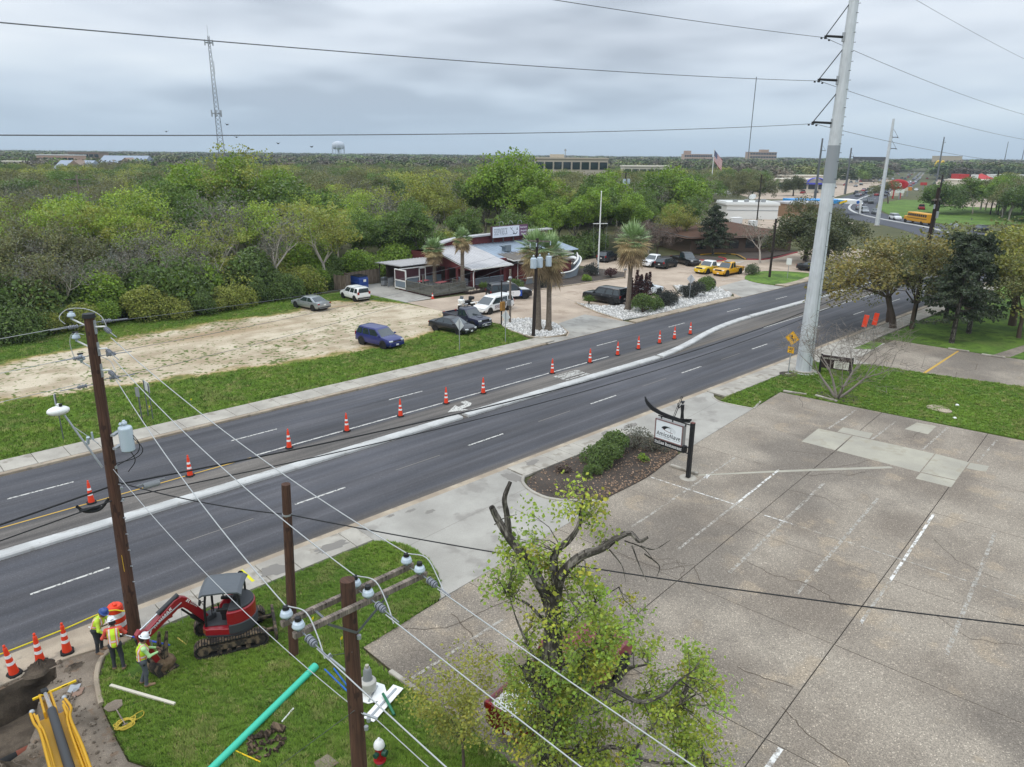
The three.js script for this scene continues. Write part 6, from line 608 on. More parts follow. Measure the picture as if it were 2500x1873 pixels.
// ---- roadside signs ----
{
const post=(g,h,x=0,m=M.galv)=>mesh('post',box(0.05,h,0.04,x,h / 2,0),m,g);
{const g=thing('curve_sign','yellow diamond reverse curve sign over a 30 MPH plaque','road sign',V(52.3,0.08,23.68),0);const t=canvasTex(256,256,(x,w,h)=>{x.fillStyle='#efb10e';x.fillRect(0,0,w,h);x.strokeStyle='#171209';x.lineWidth=5;x.strokeRect(9,9,w - 18,h - 18);x.translate(w / 2,h / 2);x.rotate(PI / 4);x.lineWidth=24;x.lineJoin='round';x.beginPath();x.moveTo(30,78);x.lineTo(30,30);x.lineTo(-14,0);x.lineTo(-14,-36);x.stroke();x.fillStyle='#171209';x.beginPath();x.moveTo(-14,-92);x.lineTo(20,-34);x.lineTo(-48,-34);x.fill();});const t2=canvasTex(160,160,(x,w,h)=>{x.fillStyle='#efb10e';x.fillRect(0,0,w,h);x.strokeStyle='#171209';x.lineWidth=4;x.strokeRect(6,6,w - 12,h - 12);x.fillStyle='#171209';x.textAlign='center';x.font='bold 84px sans-serif';x.fillText('30',w / 2,92);x.font='bold 38px sans-serif';x.fillText('MPH',w / 2,140);});
const face=(name,tx,sz,y,dia)=>{const m=new THREE.MeshStandardMaterial({map:tx,roughness:0.5});const p=mesh(name,box(0.01,sz,sz,0,0,0,dia?PI / 4:0),M.galv,g);p.position.y=y;const q=new THREE.PlaneGeometry(sz,sz);if(dia)q.rotateZ(PI / 4);const f=mesh(name + '_print',q,m,g,true);f.rotation.y=-PI / 2;f.position.set(-0.008,y,0);};face('diamond_panel',t,0.80,2.86,true);face('speed_plaque',t2,0.52,1.95,false);mesh('post',cyl(0.035,0.035,3.3,0.045,1.65,0,8),M.galv,g);mesh('footing',cyl(0.2,0.22,0.08,0.045,0.0,0,12),M.walk,g);mesh('mulch_ring',cyl(0.7,0.66,0.06,0.045,-0.01,0,16),M.mulch,g);}
const dia=(s,t,h,label)=>{const g=thing('diamond_sign',label,'road sign',V(s,0.02,t),0);mesh('panel',box(0.012,0.78,0.78,0,0,0,PI / 4),mat(0xd3d6d8,0.45,0.2),g).position.y=h - 0.55;post(g,h - 0.1);g.children[1].position.x=-0.04;};dia(38.0,46.0,2.86,'diamond sign seen from its bare back beside the black sedan');dia(42.9,45.5,2.96,'diamond sign seen from its bare back near the transformer pole');dia(71.9,45.3,3.2,'diamond sign seen from its bare back in the stone bed');
{const g=thing('guide_sign','white backed guide sign on two posts on the grass verge','road sign',V(13.1,0.02,46.4),0);mesh('panel',box(0.012,0.62,1.0,0,2.1,0),mat(0xd8dadc,0.45,0.2),g);for(const z of[-0.42,0.42])mesh('post',box(0.05,2.4,0.05,-0.035,1.2,z),M.galvDark,g);}{const g=thing('narrow_sign','narrow dark sign seen nearly edge on beside the guide sign','road sign',V(12.4,0.02,45.95),0.5);mesh('panel',box(0.02,0.6,0.3,0,2.0,0),M.grey,g);mesh('post',box(0.06,2.3,0.06,0.04,1.15,0),M.galvDark,g);}{const g=thing('marker_sign','slim white sign blade on a post behind the street light','road sign',V(8.1,0.02,46.0),-0.4);mesh('panel',box(0.012,0.75,0.45,0,2.45,0),mat(0xd8dadc,0.45,0.2),g);mesh('post',box(0.05,2.8,0.05,0.035,1.4,0),M.galvDark,g);}{const g=thing('rect_sign','white rectangular sign on the triangular lawn by the black pole','road sign',V(96.4,0.1,45.5),0);mesh('panel',box(0.012,0.9,0.75,0,2.35,0),M.white,g);mesh('post',box(0.06,2.8,0.05,0.04,1.4,0),M.galv,g);}
// gondola sign of the near restaurant
const g=thing('gondola_sign','black post sign for an Italian restaurant topped by a gondola silhouette','sign',V(30.5,0.035,18.4),0);mesh('post',rbox(0.2,3.05,0.2,0.02,0,1.52,0),M.black,g);mesh('post_cap',box(0.21,0.02,0.21,0,3.06,0),mat(0x6a3f38,0.8),g);mesh('footing',cyl(0.45,0.42,0.03,0,0.015,0,18),M.walk,g);
mesh('cabinet',rbox(0.3,1.12,1.72,0.02,0,2.22,-1.3),mat(0x9a9895,0.5,0.3),g);mesh('cabinet_frame',[box(0.03,0.05,1.72,-0.16,2.755,-1.3),box(0.03,0.05,1.72,-0.16,1.685,-1.3),box(0.03,1.02,0.05,-0.16,2.22,-0.465),box(0.03,1.02,0.05,-0.16,2.22,-2.135)],mat(0x7d5f5c,0.6),g);
const ft=canvasTex(512,320,(x,w,h)=>{x.fillStyle='#e3e8ea';x.fillRect(0,0,w,h);x.strokeStyle='#9aa0a3';x.lineWidth=3;for(let k=0;k<4;k++){x.beginPath();x.arc(250,250 + k*10,190 - k*6,-2.4,-0.7);x.stroke();}x.fillStyle='#15171a';x.beginPath();x.moveTo(110,118);x.quadraticCurveTo(170,40,320,96);x.quadraticCurveTo(230,70,176,140);x.fill();x.strokeStyle='#6b3a38';x.lineWidth=8;x.beginPath();x.moveTo(140,128);x.quadraticCurveTo(210,168,340,168);x.stroke();x.fillRect(296,108,7,52);x.fillStyle='#2a2d30';x.font='96px sans-serif';x.strokeStyle='#2a2d30';x.lineWidth=3;x.fillText('AmicoNave',24,262,470);x.strokeText('AmicoNave',24,262,470);x.fillRect(24,284,130,3);x.fillRect(350,284,140,3);x.font='24px sans-serif';x.fillText('RISTORANTE',168,294,172);});
const fq=new THREE.PlaneGeometry(1.6,1.0);const fm=mesh('sign_face',fq,new THREE.MeshStandardMaterial({map:ft,roughness:0.45}),g,true);fm.rotation.y=-PI / 2;fm.position.set(-0.156,2.22,-1.3);
const lt=canvasTex(512,96,(x,w,h)=>{x.fillStyle='#121316';x.fillRect(0,0,w,h);x.fillStyle='#e8e8e6';x.font='bold 78px serif';x.fillText('Italian Restaurant',10,74,492);});mesh('name_board',rbox(0.31,0.34,1.9,0.01,0,1.5,-1.24),M.black,g);const lf=mesh('name_print',new THREE.PlaneGeometry(1.76,0.3),new THREE.MeshStandardMaterial({map:lt,roughness:0.5}),g,true);lf.rotation.y=-PI / 2;lf.position.set(-0.16,1.5,-1.28);mesh('bracket',[box(0.05,0.05,2.0,0,2.9,-1.1),box(0.05,0.05,0.5,0,1.66,-0.3),box(0.05,0.05,0.5,0,1.33,-0.3),...[-0.4,-1.2,-1.9].map(z=>box(0.05,0.16,0.05,0,2.83,z))],M.black,g);
const gon=[];{const up=[[0.02,0.02],[-0.22,0.04],[-0.6,-0.02],[-1.2,0.0],[-1.8,0.06],[-2.3,0.2],[-2.7,0.44],[-2.86,0.62],[-2.9,0.62],[-2.86,0.4],[-2.74,0.2],[-2.4,-0.03],[-1.9,-0.13],[-1.2,-0.2],[-0.5,-0.18],[-0.05,-0.1],[0.05,0.12]];gon.push(prism(up.map(p=>[-p[0],p[1]]).reverse(),0.07,0.01).rotateY(PI / 2).translate(0,3.1,-0.15));}mesh('gondola',gon,M.black,g);mesh('gondolier',[rod(new V3(0,3.05,-0.72),new V3(0,3.5,-0.68),0.045,0.06),rod(new V3(0,3.05,-0.58),new V3(0,3.5,-0.66),0.045,0.06),rod(new V3(0,3.48,-0.67),new V3(0,3.85,-0.69),0.08,0.1),ball(0.075,0,3.98,-0.7),cyl(0.12,0.11,0.02,0,4.03,-0.7,12),rod(new V3(0,3.8,-0.72),new V3(0,3.62,-0.92),0.03),rod(new V3(0,3.62,-0.92),new V3(0,3.86,-0.98),0.028)],M.black,g);mesh('oar',[rod(new V3(0.0,3.05,-1.12),new V3(0,4.3,-0.72),0.02),rod(new V3(0.0,3.05,-1.2),new V3(0,4.3,-0.8),0.014)],M.black,g);
// marquee sign behind the bare tree
const q=thing('marquee_sign','dark brown church style sign with a white letter board behind the leafless tree','sign',V(54.85,0.05,21.15),0.25);const mt=canvasTex(512,220,(x,w,h)=>{x.fillStyle='#2c1c1a';x.fillRect(0,0,w,h);x.fillStyle='#d8d4c8';x.font='bold 44px serif';x.fillText('SOUTHWEST',20,56);x.fillRect(220,70,270,140);x.fillStyle='#26221e';x.font='bold 30px monospace';['WEEKEND','CLOSED 2','SUNDAY','OPEN 11'].forEach((s,i)=>x.fillText(s,246,100 + i*33));});mesh('cabinet',rbox(0.22,1.0,2.1,0.03,0,1.0,0),mat(0x2c1c1a,0.7),q);const mf=mesh('letter_board',new THREE.PlaneGeometry(2.0,0.92),new THREE.MeshStandardMaterial({map:mt,roughness:0.6}),q,true);mf.rotation.y=-PI / 2;mf.position.set(-0.116,1.0,0);for(const z of[-1.1,1.1])mesh('post',box(0.16,1.55,0.16,0,0.775,z),M.black,q);
for(const[s,t,l]of[[68.3,24.3,'orange work sign strip folded on a stand beside the pavement'],[69.9,24.0,'second orange sign strip and white placard near the rust leafed tree']]){const o=thing('work_sign',l,'road sign',V(s,0.05,t),0.3);mesh('panel',rbox(0.04,1.15,0.42,0.02,0,1.75,0,0.1),M.orange,o);mesh('stand',[rod(new V3(0,0,-0.4),new V3(0,1.2,0),0.02),rod(new V3(0,0,0.4),new V3(0,1.2,0),0.02),rod(new V3(0.4,0,0),new V3(0,1.2,0),0.02)],M.galvDark,o);}
}
// ---- transformer pole, twin posts, flagpole, black pole across the road ----
{
const P=pole('transformer_pole','dark wooden pole with a crossarm and three grey transformers beside the twin palms',46.3,45.4,9.0,0.17,0.12,M.poleDark,[46.6,45.4]),a=P.add;a('crossarm',[rbox(3.0,0.13,0.11,0.01,46.9,8.72,-45.4,0,0,-0.1)],M.arm);for(const s of[45.75,46.55,47.7]){a('transformer_tank',[lathe([[0,0],[0.27,0],[0.28,0.05],[0.28,0.85],[0.2,0.95],[0,0.97]],16).translate(s,6.45,-45.0)],M.porcelain);a('bushing',[pinIns(s,7.5,45.0,0.8)],M.porcelain);}for(const s of[45.6,46.4,48.2])a('cutout',[cyl(0.05,0.05,0.35,s,8.45,-45.3,8)],M.porcelain);a('brace',[rod(V(46.6,8.1,45.35),V(47.4,8.65,45.35),0.02),rod(V(46.6,8.1,45.35),V(46,8.75,45.35),0.02),rod(V(46.0,7.1,45.1),V(47.6,7.05,45.1),0.04)],M.galvDark);
const A=pole('steel_post','thin brown steel post with a small cabinet in front of the minivan',47.2,50.7,4.5,0.07,0.06,M.poleDark);A.add('cabinet',[rbox(0.45,0.85,0.3,0.02,47.2,2.0,-50.55)],mat(0xa07434,0.8));A.add('meter_box',[rbox(0.3,0.5,0.25,0.02,47.55,2.3,-50.7)],M.grey);const Q=pole('wooden_post','grey wooden service post next to the steel post',48.6,50.95,5.4,0.12,0.1,M.arm);Q.add('lamp',[ball(0.2,48.45,4.6,-50.8,1,0.8,1)],M.galv);Q.add('box',[rbox(0.4,0.6,0.25,0.02,48.3,2.2,-50.8)],M.grey);
const f=thing('flagpole','white flagpole with a yardarm and stays beside the ship bow','flagpole',V(79.8,0.02,65.6));mesh('mast',rod(new V3(0,0,0),new V3(0,11.3,0),0.13,0.06,12),M.white,f);mesh('yardarm',rod(new V3(-1.45,7.1,0),new V3(1.65,6.95,0),0.05),M.white,f);mesh('stay',[rod(new V3(-1.4,7.1,0),new V3(-1.0,0.1,0.2),0.01),rod(new V3(1.6,7,0),new V3(1.0,0.1,0.2),0.01)],M.galv,f);mesh('truck',ball(0.1,0,11.35,0),M.white,f);
pole('dark_pole','plain black wooden pole at the tip of the triangular lawn',95.5,47.65,8.1,0.17,0.13,M.poleDark);
const m=thing('mailbox','small wooden letter box on the drive edge by the flagpole bed','mailbox',V(79.7,0.02,60.7));mesh('post',box(0.14,1.1,0.14,0,0.55,0),M.arm,m);mesh('box',rbox(0.5,0.28,0.26,0.06,0,1.2,0),M.grey,m);const k=thing('electrical_pedestal','grey pedestal among the white stones by the twin palms','pedestal',V(49.5,0.08,48.2));mesh('cabinet',rbox(0.35,0.6,0.3,0.03,0,0.5,0),M.slate,k);mesh('pipe',[cyl(0.05,0.05,0.5,-0.1,0.2,0,8),cyl(0.05,0.05,0.5,0.1,0.2,0,8)],M.galv,k);
}
// ---- leafless crape myrtle ----
{
const R=rng(66),t=grow(R,{levels:4,trunk:1.9,r:0.09,spread:0.55,spread0:0.45,wiggle:0.3,lift:0.03,ratio:0.7,forks:3,split:0.2,trunkSeg:3,stems:[[0.12,0.05,0.8,0.1],[-0.1,0.1,-0.7,0.4],[0.05,-0.12,0.2,-0.8],[-0.05,0,-0.15,-0.2],[0.1,0.1,0.4,0.7]]});const g=thing('crape_myrtle','multi stemmed leafless grey tree at the edge of the car park','tree',V(49.5,0.04,18.7));const gg=branchGeo(t.segs,6);const cm=mat(0x857d74,1);shared('trunk',gg,cm,g);const tw=[];for(const p of t.tips)for(let k=0;k<2;k++){const d=new V3(R()- 0.5,R()*0.5,R()- 0.5).normalize();tw.push([p,p.clone().addScaledVector(d,0.35 + R()*0.5),0.011,0.005]);}shared('twigs',branchGeo(tw),cm,g);const b=new THREE.Box3().setFromObject(g);const k=6.3 / b.max.y;g.scale.set(k*1.1,k,k*1.1);struct('mulch_ring',slab(smoothPoly([[48.7,20],[48.9,17.7],[49.6,17.2],[50.8,17.8],[50.9,19.2],[49.9,20.1]],4),0.03,0.07,0.01),M.mulch);
}
// ---------- excavation works ----------
{ // red mini excavator
const red=new THREE.MeshPhysicalMaterial({color:0x8f1120,roughness:0.35,clearcoat:0.5,clearcoatRoughness:0.2}),muddy=new THREE.MeshStandardMaterial({roughness:1,map:tex(128,128,(u,v,i,j)=>{const n=fbm(u,v,6,6,5,601);return mix3([46,42,38],[112,96,76],sstep(0.35,0.7,n));},0.7)});
const E=V(7.62,0.07,21.72),g=thing('mini_excavator','red mini excavator with a grey canopy digging beside the utility pole','excavator',E,0);const und=DIR(-0.934,0.358),hs=DIR(-0.83,0.56);const rot=(geo,a,y=0)=>{geo.applyMatrix4(new THREE.Matrix4().makeRotationY(a));return geo.translate(0,y,0);};
const add=(n,geos,m,a,parent=g,keep)=>mesh(n,rot(mg(geos),a),m,parent,keep);
for(const z of[-0.66,0.66]){const R0=0.27,hl=0.88,loop=[];for(let i=0;i<60;i++){const u=i / 60*(4*hl + 2*PI*R0);let x,y,an;if(u<2*hl){x=-hl + u;y=R0;an=0;}else if(u<2*hl + PI*R0){const k=(u - 2*hl)/ R0;x=hl + Math.sin(k)*R0;y=Math.cos(k)*R0;an=-k;}else if(u<4*hl + PI*R0){x=hl -(u - 2*hl - PI*R0);y=-R0;an=PI;}else{const k=(u - 4*hl - PI*R0)/ R0;x=-hl - Math.sin(k)*R0;y=-Math.cos(k)*R0;an=PI - k;}loop.push(box(0.055,0.045,0.36,x,y + R0 + 0.02,z,0,0,an));}const sh=new THREE.Shape();sh.absarc(hl,0,R0 - 0.01,PI / 2,-PI / 2,true);sh.absarc(-hl,0,R0 - 0.01,-PI / 2,PI / 2,true);const hole=new THREE.Path();hole.absarc(hl,0,R0 - 0.06,PI / 2,-PI / 2,true);hole.absarc(-hl,0,R0 - 0.06,-PI / 2,PI / 2,true);sh.holes.push(hole);const tr=add('track',[new THREE.ExtrudeGeometry(sh,{depth:0.34,bevelEnabled:false,curveSegments:10}).translate(0,R0 + 0.02,z - 0.17)],M.rubber,und);add('track_pads',loop,muddy,und,tr);add('track_frame',[rbox(1.6,0.24,0.26,0.05,0,R0 + 0.03,z),cyl(0.19,0.19,0.3,hl,R0 + 0.02,z,16,PI / 2),cyl(0.19,0.19,0.3,-hl,R0 + 0.02,z,16,PI / 2),...[-0.5,-0.2,0.1,0.4].map(x=>cyl(0.08,0.08,0.34,x,0.12,z,10,PI / 2))],muddy,und,tr);}
add('undercarriage',[rbox(1.1,0.24,1.1,0.05,0,0.42,0),cyl(0.42,0.42,0.14,0,0.58,0,18)],M.darkGrey,und);add('dozer_blade',[rbox(0.1,0.36,1.7,0.03,-1.42,0.3,0),box(0.6,0.1,0.12,-1.1,0.3,0.4),box(0.6,0.1,0.12,-1.1,0.3,-0.4)],muddy,und);
// house: round-tailed body
const out=[];for(let i=0;i<=20;i++){const a=PI / 2 + i / 20*PI;out.push([Math.cos(a)*0.78 - 0.12,Math.sin(a)*0.72]);}const floorO=[[0.62,-0.66],[0.74,-0.5],[0.74,0.5],[0.62,0.66],...out];const ex=(poly,h,bev)=>{const s=new THREE.Shape(poly.map(p=>new THREE.Vector2(p[0],-p[1])));return new THREE.ExtrudeGeometry(s,{depth:h - 2*bev,bevelEnabled:true,bevelThickness:bev,bevelSize:bev,bevelOffset:-bev,bevelSegments:3}).rotateX(-PI / 2).translate(0,bev,0);};
add('house_deck',[ex(floorO,0.24,0.03).translate(0,0.66,0)],red,hs);add('skirt',[ex(floorO.map(p=>[p[0]*0.99,p[1]*0.99]),0.06,0.01).translate(0,0.6,0)],M.darkGrey,hs);const tail=[[-0.1,-0.7],[-0.1,0.7],...out];add('engine_cover',[ex(tail,0.62,0.05).translate(0,0.88,0)],red,hs);add('counterweight',[ex(out.map(p=>[p[0]*1.02 - 0.0,p[1]*1.03]),0.36,0.04).translate(-0.02,0.68,0)],M.darkGrey,hs);add('side_panel',[prism([[-0.25,0.88],[0.42,0.88],[0.4,1.05],[0.2,1.3],[-0.05,1.46],[-0.25,1.48]],0.2,0.03).translate(0,0,0.58)],red,hs);add('top_hood',[ex(tail.map(p=>[p[0]*0.9 - 0.05,p[1]*0.88]),0.1,0.03).translate(0,1.48,0)],M.darkGrey,hs);add('floor_mat',[rbox(0.72,0.03,1.0,0.01,0.3,0.92,0)],M.darkGrey,hs);
add('seat',[rbox(0.46,0.14,0.5,0.05,-0.02,1.2,0),rbox(0.14,0.55,0.48,0.05,-0.27,1.5,0,0,0,0.12),rbox(0.4,0.3,0.46,0.03,-0.02,1.02,0)],M.black,hs);add('control_console',[rbox(0.4,0.1,0.12,0.03,0.08,1.42,0.36),rbox(0.4,0.1,0.12,0.03,0.08,1.42,-0.36),cyl(0.02,0.025,0.25,0.2,1.55,0.36,8),cyl(0.02,0.025,0.25,0.2,1.55,-0.36,8),cyl(0.015,0.015,0.5,0.5,1.15,0.1,6),cyl(0.015,0.015,0.5,0.5,1.15,-0.1,6)],M.black,hs);
add('canopy_post',[tube([new V3(0.62,0.92,-0.5),new V3(0.6,1.6,-0.5),new V3(0.52,2.2,-0.46)],0.04,10),tube([new V3(0.62,0.92,0.5),new V3(0.6,1.6,0.5),new V3(0.52,2.2,0.46)],0.04,10),tube([new V3(-0.5,1.5,0.5),new V3(-0.5,1.9,0.5),new V3(-0.42,2.2,0.46)],0.04,10),tube([new V3(-0.5,1.5,-0.5),new V3(-0.5,1.9,-0.5),new V3(-0.42,2.2,-0.46)],0.04,10)],M.black,hs);const rr=[];for(let i=0;i<=8;i++){const z=-0.6 + i*0.15,dr=0.1*Math.pow(Math.abs(z)/ 0.6,3);rr.push([[0.72,2.2 - dr,z],[0.6,2.28 - dr,z],[0.0,2.31 - dr,z],[-0.5,2.28 - dr,z],[-0.62,2.2 - dr,z]]);}const rb=rr.map(r=>r.map(p=>[p[0]*0.99,p[1]- 0.06,p[2]*0.99]));add('canopy_roof',[gridMesh(rr),gridMesh(rb.map(r=>r.slice().reverse())),gridMesh([rr[0],rb[0]]),gridMesh([rb[8],rr[8]]),gridMesh([rb.map(r=>r[0]),rr.map(r=>r[0])]),gridMesh([rr.map(r=>r[4]),rb.map(r=>r[4])])],mat(0x565b60,0.5),hs);add('mirror',[cyl(0.1,0.1,0.04,0.68,1.95,-0.66,12,0,0,PI / 2),rod(new V3(0.58,1.9,-0.5),new V3(0.68,1.95,-0.64),0.015),cyl(0.1,0.1,0.04,-0.35,2.05,0.78,12,PI / 2),rod(new V3(-0.45,2.0,0.5),new V3(-0.35,2.05,0.76),0.015)],M.black,hs);
const dec=(draw,w,h,W,H)=>new THREE.MeshStandardMaterial({map:canvasTex(w,h,draw),transparent:true,alphaTest:0.5,roughness:0.5});const lg=add('logo',[quad(new V3(0.02,1.1,0.69),new V3(0.3,1.1,0.69),new V3(0.3,1.36,0.69),new V3(0.02,1.36,0.69))],dec((x,w,h)=>{x.clearRect(0,0,w,h);x.fillStyle='#f0eeea';x.font='bold 120px serif';x.fillText('R',16,110);},128,128),hs,g,true);add('model_number',[quad(new V3(-0.05,0.98,0.692),new V3(0.3,0.98,0.692),new V3(0.3,1.08,0.692),new V3(-0.05,1.08,0.692))],dec((x,w,h)=>{x.clearRect(0,0,w,h);x.fillStyle='#2a0a0e';x.font='bold 54px sans-serif';x.fillText('ViO50',4,52,180);},190,64),hs,g,true);
// boom, arm, bucket in the boom's own plane
const bo=new THREE.Group();bo.name='boom';bo.position.set(7.05 - 7.62,0,-(22.05 - 21.72));bo.rotation.y=DIR(-1,-0.22);g.add(bo);const foot=[0.05,1.0];
mesh('boom_beam',[prism([[0,0.86],[0.12,0.84],[0.72,1.72],[0.86,1.88],[1.02,1.9],[2.1,1.42],[2.2,1.48],[2.2,1.62],[2.12,1.7],[1.1,2.26],[0.86,2.28],[0.66,2.14],[-0.02,1.06]],0.2,0.02)],red,bo);mesh('boom_base',[rbox(0.34,0.5,0.34,0.04,-0.05,0.86,0)],M.darkGrey,bo);mesh('boom_cylinder',[rod(new V3(0.05,0.72,0),new V3(0.55,1.35,0),0.075,0.075,12),rod(new V3(0.55,1.35,0),new V3(0.86,1.78,0),0.035)],M.black,bo);mesh('arm_cylinder',[rod(new V3(0.92,2.36,0),new V3(1.65,2.06,0),0.07,0.07,12)],M.darkGrey,bo);mesh('cylinder_rod',[rod(new V3(1.65,2.06,0),new V3(2.25,1.82,0),0.032)],M.chrome,bo);mesh('boom_lamp',[rbox(0.14,0.1,0.12,0.02,1.25,1.72,0.05)],red,bo);
const an=Math.atan2(1.62 - 2.18,2.1 - 1.1);const tx=dec((x,w,h)=>{x.clearRect(0,0,w,h);x.fillStyle='#efece8';x.font='bold 86px sans-serif';x.save();x.transform(1,0,-0.2,1,30,0);x.fillText('YANMAR',96,88,330);x.restore();x.beginPath();x.moveTo(4,40);x.lineTo(40,84);x.lineTo(84,30);x.lineTo(96,44);x.lineTo(42,106);x.lineTo(0,56);x.fill();},460,116);const c=(u,v)=>{const a=[1.15,2.0],b=[2.08,1.5],L=Math.hypot(b[0]- a[0],b[1]- a[1]),dx=(b[0]- a[0])/ L,dy=(b[1]- a[1])/ L;return[a[0]+ dx*u*L - dy*v,a[1]+ dy*u*L + dx*v];};
const side=-1;{const q=(u,v)=>{const p=c(u,v);return new V3(p[0],p[1],side*0.104);};mesh('boom_lettering',quad(q(1,0.0),q(0,0.0),q(0,0.2),q(1,0.2)),tx,bo,true);const q2=(u,v)=>{const p=c(u,v);return new V3(p[0],p[1],0.104);};mesh('boom_lettering',quad(q2(0,0.0),q2(1,0.0),q2(1,0.2),q2(0,0.2)),tx,bo,true);const t3=dec((x,w,h)=>{x.clearRect(0,0,w,h);x.fillStyle='#efece8';x.font='bold 100px serif';x.fillText('R',2,92);x.font='bold 38px sans-serif';x.fillText('RENTAL',84,48,170);x.fillText('CENTER',84,88,160);},260,110);for(const z of[0.104,-0.104]){const P=(x,y)=>new V3(x,y,z);const arr=[P(0.36,1.55),P(0.78,2.06),P(0.66,2.14),P(0.26,1.63)];mesh('boom_logo',z<0?quad(arr[1],arr[0],arr[3],arr[2]):quad(...arr),t3,bo,true);}}
mesh('arm_beam',[prism([[2.05,1.72],[2.3,1.86],[2.42,1.74],[2.4,1.45],[1.96,0.42],[1.84,0.4],[1.82,0.52],[2.06,1.2]],0.17,0.02)],red,bo);mesh('bucket_cylinder',[rod(new V3(2.42,1.6,0),new V3(2.28,0.95,0),0.055,0.055,10),rod(new V3(2.28,0.95,0),new V3(2.14,0.55,0),0.028)],M.black,bo);mesh('hose',[tube([new V3(2.0,1.75,0.12),new V3(2.15,1.6,0.2),new V3(2.1,1.25,0.22),new V3(1.92,1.2,0.16),new V3(1.9,0.95,0.14)],0.022,22),tube([new V3(0.9,2.1,-0.13),new V3(1.5,1.9,-0.14),new V3(2.1,1.7,-0.13)],0.02,14)],M.grey,bo);mesh('thumb',[prism([[1.72,0.55],[1.78,0.4],[1.62,0.7],[1.58,1.3],[1.64,1.32],[1.74,0.9]],0.06).translate(0,0,0.16),prism([[1.72,0.55],[1.78,0.4],[1.6,0.7],[1.5,1.4],[1.56,1.42],[1.72,0.9]],0.06).translate(0,0,-0.16),rbox(0.2,0.3,0.3,0.03,1.68,0.62,0)],muddy,bo);
mesh('bucket',[prism([[2.02,0.46],[2.12,0.3],[2.05,0.02],[1.8,-0.08],[1.42,0.0],[1.36,0.06],[1.5,0.1],[1.78,0.04],[1.92,0.12],[1.98,0.3],[1.86,0.44]],0.6)],muddy,bo);const R=rng(4);const cl=new THREE.IcosahedronGeometry(0.34,3);{const p=cl.attributes.position;for(let i=0;i<p.count;i++){const v=new V3().fromBufferAttribute(p,i),n=fbm(v.x*0.7 + 0.5,v.y*0.7 + v.z*0.5 + 0.5,8,8,4,5);v.multiplyScalar(0.72 + 0.5*n);p.setXYZ(i,v.x*1.15,v.y*0.8 + 0.28,v.z);}cl.computeVertexNormals();}mesh('bucket_soil',[cl.translate(1.72,0,0)],new THREE.MeshStandardMaterial({roughness:1,map:tex(128,128,(u,v,i,j)=>{const n=fbm(u,v,8,5,5,611);return mix3([84,66,48],[140,118,92],n);},0.6)}),bo);
}
{ // yellow backhoe arm over the pit
const yel=mat(0xc7960f,0.45),g=thing('backhoe_arm','yellow backhoe arm with a grey hydraulic ram reaching over the trench','excavator',V(1.9,0,19.5));const L=(s,y,t)=>new V3(s - 1.9,y,-(t - 19.5));const A=L(2.18,0.9,21.7),B=L(2.0,1.75,19.6),C=L(1.75,2.9,16.2),D=L(1.5,3.6,13);const side=new V3(1,0,0.05);
const wall=(p,q,o,w,h)=>barBox(p.clone().addScaledVector(side,o),q.clone().addScaledVector(side,o),w,h);mesh('dipper',[wall(A,B,0.13,0.05,0.26),wall(A,B,-0.13,0.05,0.26),barBox(A.clone().add(new V3(0,-0.1,0)),B.clone().add(new V3(0,-0.1,0)),0.24,0.04)],yel,g);mesh('boom_plate',[wall(B,C,0.3,0.05,0.3),wall(B,C,-0.3,0.05,0.3),barBox(B.clone().add(new V3(0,-0.08,0)),C.clone().add(new V3(0,-0.1,0)),0.56,0.06),wall(C,D,0.3,0.05,0.3),wall(C,D,-0.3,0.05,0.3),barBox(C.clone().add(new V3(0,-0.1,0)),D.clone().add(new V3(0,-0.1,0)),0.56,0.06)],yel,g);mesh('ram_rod',[rod(A.clone().add(new V3(0,0.16,0.1)),B.clone().add(new V3(0.02,0.2,0.1)),0.055,0.055,12)],mat(0xdadcdd,0.25,0.6),g);mesh('ram_cylinder',[rod(B.clone().add(new V3(0.02,0.2,0.1)),D.clone().add(new V3(0,0.2,0)),0.105,0.105,14)],M.darkGrey,g);mesh('ram_head',[rbox(0.18,0.16,0.2,0.03,A.x,A.y + 0.16,A.z)],M.black,g);for(const o of[-0.42,0.42])mesh('hydraulic_pipe',[tube([B.clone().add(new V3(o*0.95,0.1,-0.3)),B.clone().add(new V3(o,0.2,0.3)),B.clone().lerp(C,0.35).add(new V3(o*0.8,0.18,0)),C.clone().add(new V3(o*0.8,0.2,0)),D.clone().add(new V3(o*0.8,0.2,0))],0.035,30),tube([B.clone().add(new V3(o*0.8,0.1,-0.2)),B.clone().add(new V3(o*0.8,0.2,0.35)),B.clone().lerp(C,0.4).add(new V3(o*0.62,0.18,0)),D.clone().add(new V3(o*0.62,0.2,0))],0.03,30)],yel,g);mesh('hose_coupling',[ball(0.07,B.x - 0.36,B.y + 0.1,B.z - 0.32),ball(0.07,B.x + 0.4,B.y + 0.1,B.z - 0.34)],M.galv,g);
const lv=thing('spirit_level','long yellow level laid across the tip of the backhoe arm','level',V(2.42,1.04,21.62),0.02);mesh('beam',[rbox(1.12,0.07,0.05,0.01,0,0,0)],M.hazardYellow,lv);mesh('vial',[box(0.16,0.03,0.056,0.25,0.01,0)],M.black,lv);
}
